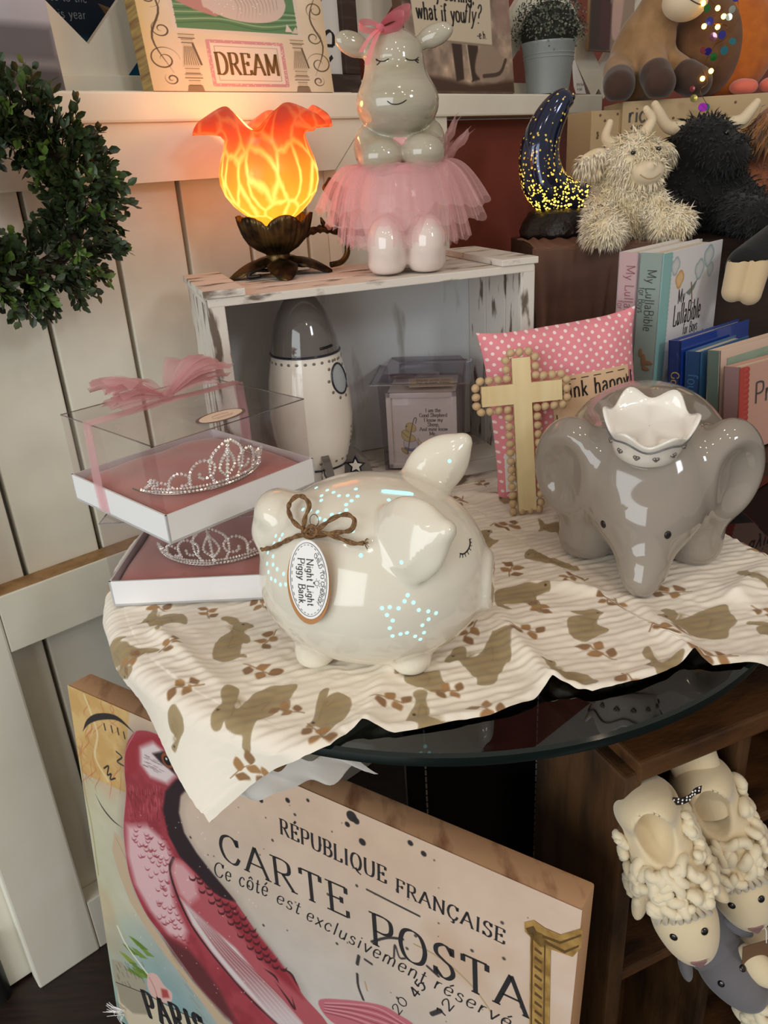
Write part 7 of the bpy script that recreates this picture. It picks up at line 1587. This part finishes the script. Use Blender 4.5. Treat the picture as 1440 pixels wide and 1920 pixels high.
mb.box(np.array([KW / 2, Tk / 2, KH / 2]), (KW, Tk, KH), b=.003); mb.v = [v @ Rk.T for v in mb.v]; mb.build('stretched_canvas', m_cedge, pcv, auto=40)
A2.obj('printed_front', M('postcard_print', (1, 1, 1), .55, attr=True), pcv, (KF * .0006, KU, -KD))
kfr = lambda u, v: KU * u - KD * v + KF * .0010
def fit(s, pA, pB, capPx, **o):
    a, b = cv(*pA), cv(*pB); size = abs(np.linalg.norm(cv(*capPx) - a)); o = dict(o); nat = letters(s, **dict(o, size=1.0, xs=1.0))[2]; L_ = np.linalg.norm(b - a)
    return (s, a[0], a[1], dict(o, size=size, xs=L_ / (nat * size), rot=math.atan2(b[1] - a[1], b[0] - a[0])))
roman = dict(thick=.125, thin=.038, serif=.11, nib=.15, track=.20); ital = dict(thick=.095, thin=.032, serif=0, nib=.2, slant=.30, track=.14)
m_pink_ = M('postcard_ink', hexc('252223'), .6)
for nm_, e_ in (
    ('printed_title', fit('CARTE', (416, 1609), (668, 1726), (423, 1567), **roman)),
    ('printed_title', fit('POSTA', (700, 1768), (1004, 1913), (708, 1716), **roman)),
    ('printed_heading', fit('RÉPUBLIQUE', (527, 1562), (730, 1658), (531, 1537), **dict(roman, thick=.145))),
    ('printed_heading', fit('FRANÇAISE', (744, 1671), (952, 1772), (748, 1648), **dict(roman, thick=.145))),
    ('printed_motto', fit('Ce côté', (402, 1640), (506, 1682), (406, 1617), **ital)),
    ('printed_motto', fit('est', (518, 1690), (566, 1716), (522, 1668), **ital)),
    ('printed_motto', fit('exclusivement', (574, 1722), (800, 1846), (578, 1700), **ital)),
    ('printed_motto', fit('réservé', (812, 1850), (960, 1930), (816, 1826), **ital)),
    ('postmark_digits', fit('20', (748, 1903), (768, 1876), (736, 1888), thick=.14, thin=.08, serif=0)),
    ('postmark_digits', fit('45', (782, 1872), (802, 1846), (766, 1858), thick=.2, thin=.12, serif=0)),
    ('postmark_digits', fit('12', (832, 1908), (856, 1880), (818, 1892), thick=.16, thin=.10, serif=0)),
    ('banner_word', fit('PARIS', (281, 1906), (400, 1962), (290, 1874), thick=.2, thin=.07, serif=.11, nib=.15, track=.3))):
    put_text(pcv, nm_, m_pink_, [e_], kfr)
# gilt frame corner printed at the right
gf = lambda l, off=.0014: [K0 * 0 + KU * a - KD * b + KF * off for a, b in c6(l)]
mb = MB()
def gpoly(l, mi=0, off=.0014): P = gf(l, off); mb.add(P, [tuple(range(len(P)))], mi)
gpoly([(1045, 720), (1040, 1180), (1130, 1200), (1137, 790), (1100, 740)]); gpoly([(1018, 690), (1060, 680), (1110, 715), (1180, 745), (1282, 715), (1275, 800), (1235, 845), (1150, 815), (1090, 800), (1050, 760), (1020, 730)])
for k in range(10): y = 800 + k * 40; gpoly([(1066, y), (1098, y + 26), (1096, y + 36), (1064, y + 12)], 1, .0017)
for l_ in ([(1050, 735), (1058, 735), (1052, 1180), (1046, 1180)], [(1108, 790), (1114, 792), (1108, 1190), (1102, 1190)], [(1100, 745), (1180, 775), (1275, 742), (1275, 750), (1180, 786), (1100, 756)], [(1110, 770), (1200, 815), (1265, 790), (1262, 800), (1200, 828), (1110, 782)], [(1025, 715), (1060, 705), (1075, 735), (1040, 745)]): gpoly(l_, 1, .0017)
go = mb.build('gilt_frame_print', [M('gilt_print', hexc('B48F50'), .5, var=(90, hexc('8E6A34'), .4, .65)), M('gilt_shadow_print', hexc('5E431F'), .6)], pcv)
tas = MB()
for k in range(22):
    b0 = cv(232 + rnd.uniform(-6, 6), 1893 + rnd.uniform(-4, 8)); d_ = np.array([rnd.uniform(-.035, .008), rnd.uniform(-.018, .006)]); p0 = KU * b0[0] - KD * b0[1] + KF * .003; p1 = p0 + KU * d_[0] * .5 - KD * (d_[1] * .5 + .004) + KF * .006; p2 = p0 + KU * d_[0] - KD * d_[1] + KF * .004
    tas.tube([p0, p1, p2], .0004, 4)
tas.build('white_fringe', m_card, pcv)

# ------------------------------------------------------------------ wooden cubby with animal slippers
m_cub = M('waxed_brown_wood', hexc('553519'), .5, var=(4, hexc('2F1B0C'), .42, .66), bump=(30, .3, .002), vscale=(3, 9, 9)); m_cubv = M('waxed_brown_upright', hexc('50351C'), .5, var=(4, hexc('2C1B0E'), .42, .66), bump=(30, .3, .002), vscale=(9, 9, 2)); m_cubin = M('amber_wood_inside', hexc('5E3A1A'), .55, var=(5, hexc('3C230F'), .4, .7), vscale=(2, 2, 9))
QC = np.array([.191, .506, 0.0]); QZ = math.radians(22)
cu = thing('wooden_cubby', 'brown wooden cubby shelf at the lower right holding animal slippers', 'shelf', QC, QZ)
QW, QD, QT = .46, .135, .625
def cubp(nm, c, d_, mt=None, b=.003): m_ = MB(); m_.box(c, d_, b=b); return m_.build(nm, mt or m_cub, cu)
cubp('top_board', (QW / 2 + .006, QD / 2, QT - .011), (QW - .012, QD, .022)); cubp('side_board', (.0085, QD / 2, QT / 2 - .006), (.019, QD - .004, QT - .014), m_cubv); cubp('side_board', (QW - .009, QD / 2, QT / 2 - .012), (.018, QD - .004, QT - .024), m_cubv)
cubp('divider', (.148, QD / 2 + .004, QT / 2 - .012), (.014, QD - .014, QT - .026), m_cubv); cubp('divider', (.30, QD / 2 + .004, QT / 2 - .012), (.014, QD - .014, QT - .026), m_cubv)
for z in (.332, .02): cubp('shelf_board', (QW / 2, QD / 2 + .004, z), (QW - .038, QD - .016, .013))
cubp('shelf_board', (.228, QD / 2 + .004, .47), (.140, QD - .016, .012)); cubp('back_board', (QW / 2, QD - .006, QT / 2 - .01), (QW - .04, .008, QT - .03), m_cubin, .0)
m_felt = M('cream_felt', hexc('DCC9A6'), .9, sheen=.4, bump=(220, .2, .0008)); m_wool = M('cream_wool_roving', hexc('E4D6B8'), .9, sheen=.5, bump=(140, .3, .001)); m_nose = M('mauve_felt_nose', hexc('8A6A68'), .9); m_greyf = M('grey_felt', hexc('6A666A'), .9, sheen=.3, bump=(220, .2, .0008)); m_pinkn = M('pink_felt_nose', hexc('C96A68'), .9)
def slipper(label, loc, xd, zd, kind, sc=1.0, cuff=False):
    X = np.array(xd, float); X /= np.linalg.norm(X); Z = np.array(zd, float); Z -= X * (Z @ X); Z /= np.linalg.norm(Z); Y = np.cross(Z, X)
    t = thing('animal_slipper', label, 'slipper', (0, 0, 0), 0, 'animal slippers in the wooden cubby'); mt_ = Matrix.Identity(4)
    for i in range(3):
        mt_[i][0], mt_[i][1], mt_[i][2], mt_[i][3] = X[i] * sc, Y[i] * sc, Z[i] * sc, loc[i]
    t.matrix_world = mt_
    foot = lambda P: smin(smin(cap(P, (-.062, 0, .004), (.02, 0, .0), .033, .035), ell(P, (-.070, 0, .022), (.026, .031, .040)), .012), ell(P, (.02, 0, .004), (.05, .036, .034)), .012)
    fs = lambda P: smax(smax(foot(P), -ell(P, (-.046, 0, .049), (.034, .0195, .044)), .004), -(P[..., 2] + .026), .004)
    shell = m_greyf if kind == 'mouse' else m_felt
    sdf_obj('upper', fs, (-.105, -.045, -.035), (.08, .045, .07), .0034, shell, t)
    hd = lambda P: smin(ell(P, (.060, 0, .004), (.044, .034, .031)), ell(P, (.088, 0, .004), (.026, .022, .021)), .014)
    sdf_obj('face', hd, (.010, -.042, -.035), (.122, .042, .045), .003, shell, t)
    if kind == 'sheep':
        mb = MB(); r = random.Random(int(abs(loc[0]) * 9999))
        for k in range(165):
            a = r.uniform(-1.95, 1.95); x = r.uniform(-.045, .032) if k > 40 else r.uniform(-.055, -.02); rad0 = .034 + .002 * r.random()
            if abs(a) < 1.0 and -.085 < x < -.012: continue
            c, n_ = onsurf(foot, (x, .07 * math.sin(a), .07 * math.cos(a)), (0, -math.sin(a), -math.cos(a))); tg = np.array([r.uniform(-1, 1), math.cos(a) * r.uniform(-1, 1), -math.sin(a) * r.uniform(-1, 1)]); tg /= np.linalg.norm(tg); s_ = np.cross(n_, tg); L_ = r.uniform(.006, .0105)
            P = [c + tg * L_ * math.cos(q) * .9 + s_ * L_ * .55 * math.sin(q) + n_ * (.0045 * math.sin(q * .9) + .001) for q in np.linspace(-.6, 2.9, 9)]; w_ = r.uniform(.0046, .0066)
            mb.tube(P, [w_ * .55, w_ * .9, w_, w_, w_, w_, w_, w_ * .85, w_ * .45], 8)
        mb.build('wool_curls', m_wool, t, smooth=True)
        mb = MB()
        for k in range(8): u = (k - 3.5) / 3.5; mb.tube([(.018, u * .014, .033), (.032, u * .020, .041 - abs(u) * .004), (.048, u * .027, .037 - abs(u) * .008)], [.0040, .0038, .0030], 6)
        mb.build('fringe', m_felt, t, smooth=True)
    else:
        mz_ = lambda P: smin(ell(P, (.082, .0, .0), (.026, .027, .024)), ell(P, (.072, .030, .022), (.026, .016, .012)), .004)
        sdf_obj('muzzle', mz_, (.03, -.035, -.03), (.115, .055, .045), .003, m_felt, t)
    for s_ in (-1, 1):
        er_ = lambda P: ell(P, (.030, s_ * .038, .016), (.020, .008, .011), R_z(s_ * .5)); sdf_obj('ear', er_, (.005, -.06, -.0), (.06, .06, .04), .003, shell, t)
        p, n_ = onsurf(hd, (.064, s_ * .020, .06), (0, -.15 * s_, -1)); mb = MB(); mb.ball(p, (.0042, .0042, .0018), 12, R=np.array(frame_of(n_, (0, 1, 0))).T); mb.build('eye', m_bead_eye, t, smooth=True)
    fb = hd if kind == 'sheep' else (lambda P: ell(P, (.082, .0, .0), (.026, .027, .024)))
    p, n_ = onsurf(fb, (.118, 0, .062), (-.42, 0, -1)); Rn = np.array(frame_of(n_, (0, 0, 1))).T
    mb = MB(); mb.prism([(-.0085, .006), (.0085, .006), (.001, -.008), (-.001, -.008)], .0016, R=Rn, t=p - n_ * .0006); mb.build('nose', m_nose if kind == 'sheep' else m_pinkn, t)
    mb = MB(); q = [onsurf(fb, (.15, u * .010, .010 - .004 * math.cos(u * 2)), (-1, 0, 0))[0] for u in np.linspace(-1, 1, 9)]; mb.tube(q, .0008, 5); mb.build('mouth', m_ink, t)
    if cuff:
        u, v = np.meshgrid(np.linspace(0, 2 * PI, 33), np.linspace(0, 1, 8), indexing='ij'); w_ = 1 + .16 * v + .04 * (v > .85)
        V = np.stack([-.040 - .105 * v + .010 * np.cos(u), .0240 * np.sin(u) * w_, .014 + .012 * v + .0125 * np.cos(u) * w_ + .002 * np.sin(3 * u)], -1).reshape(-1, 3); quads('felt_cuff', V, gridfaces(33, 8), m_felt, t)
    return t
def at_px(px, py, y): r = cam_ray(px, py); return np.array([0, 0, CAM_Z]) + r * (y / r[1])
slipper('cream woolly sheep slipper nearest the left post of the cubby', at_px(1247, 1612, .505), (.26, -.36, -.86), (-.26, -.80, .46), 'sheep', .84)
slipper('cream woolly sheep slipper with a tall felt cuff, behind the other sheep slipper', at_px(1350, 1562, .552), (.30, -.34, -.88), (-.26, -.80, .46), 'sheep', .86, True)
slipper('grey felt mouse slipper with cream muzzle and pink nose below the sheep slippers', at_px(1298, 1722, .575), (.50, -.66, -.52), (-.45, -.50, .72), 'mouse', .86)
slipper('cream sheep slipper cut by the lower right corner of the photo', at_px(1446, 1868, .545), (.35, -.45, -.80), (-.25, -.8, .5), 'sheep', .9)
m_ribp = M('black_polka_ribbon', hexc('1C1416'), .5); rb_ = thing('ribbon_label', 'small black ribbon with white dots pinned between the sheep slippers', 'ribbon', at_px(1284, 1490, .500)); mb = MB()
P = catmull([(-.010, 0, -.006), (-.004, -.003, -.004), (.002, -.004, .000), (.006, -.003, .005), (.013, -.001, .006)], 6); v = []; f = []
for i, p in enumerate(P): v += [p + [0, 0, -.0042], p + [0, 0, .0042]]
for i in range(len(P) - 1): f.append((2 * i, 2 * i + 2, 2 * i + 3, 2 * i + 1))
mb.add(v, f); rr_o = mb.build('ribbon', m_ribp, rb_, smooth=True); mb = MB()
for i in range(1, len(P) - 1, 3):
    for dz in ((-.0024, .0012) if i % 2 == 1 else (-.0004, .0028)): mb.ball(P[i] + [0, -.0004, dz], (.0008, .0003, .0011), 8)
mb.build('white_dots', m_card, rr_o, smooth=True)
kt = thing('kraft_tag', 'brown kraft swing tag hanging beside the grey mouse slipper', 'tag', at_px(1424, 1790, .525)); mb = MB(); mb.prism([(-.016, -.022), (.016, -.016), (.012, .022), (-.020, .016)], .0008, R=rotm(PI / 2, 0, .1)); mb.build('tag_card', M('brown_kraft', hexc('6E4F36'), .8), kt)
mb = MB(); mb.tube([(.004, -.001, .018), (.002, .0, .034), (-.004, .004, .050)], .0005, 5); mb.build('string', m_card, kt)
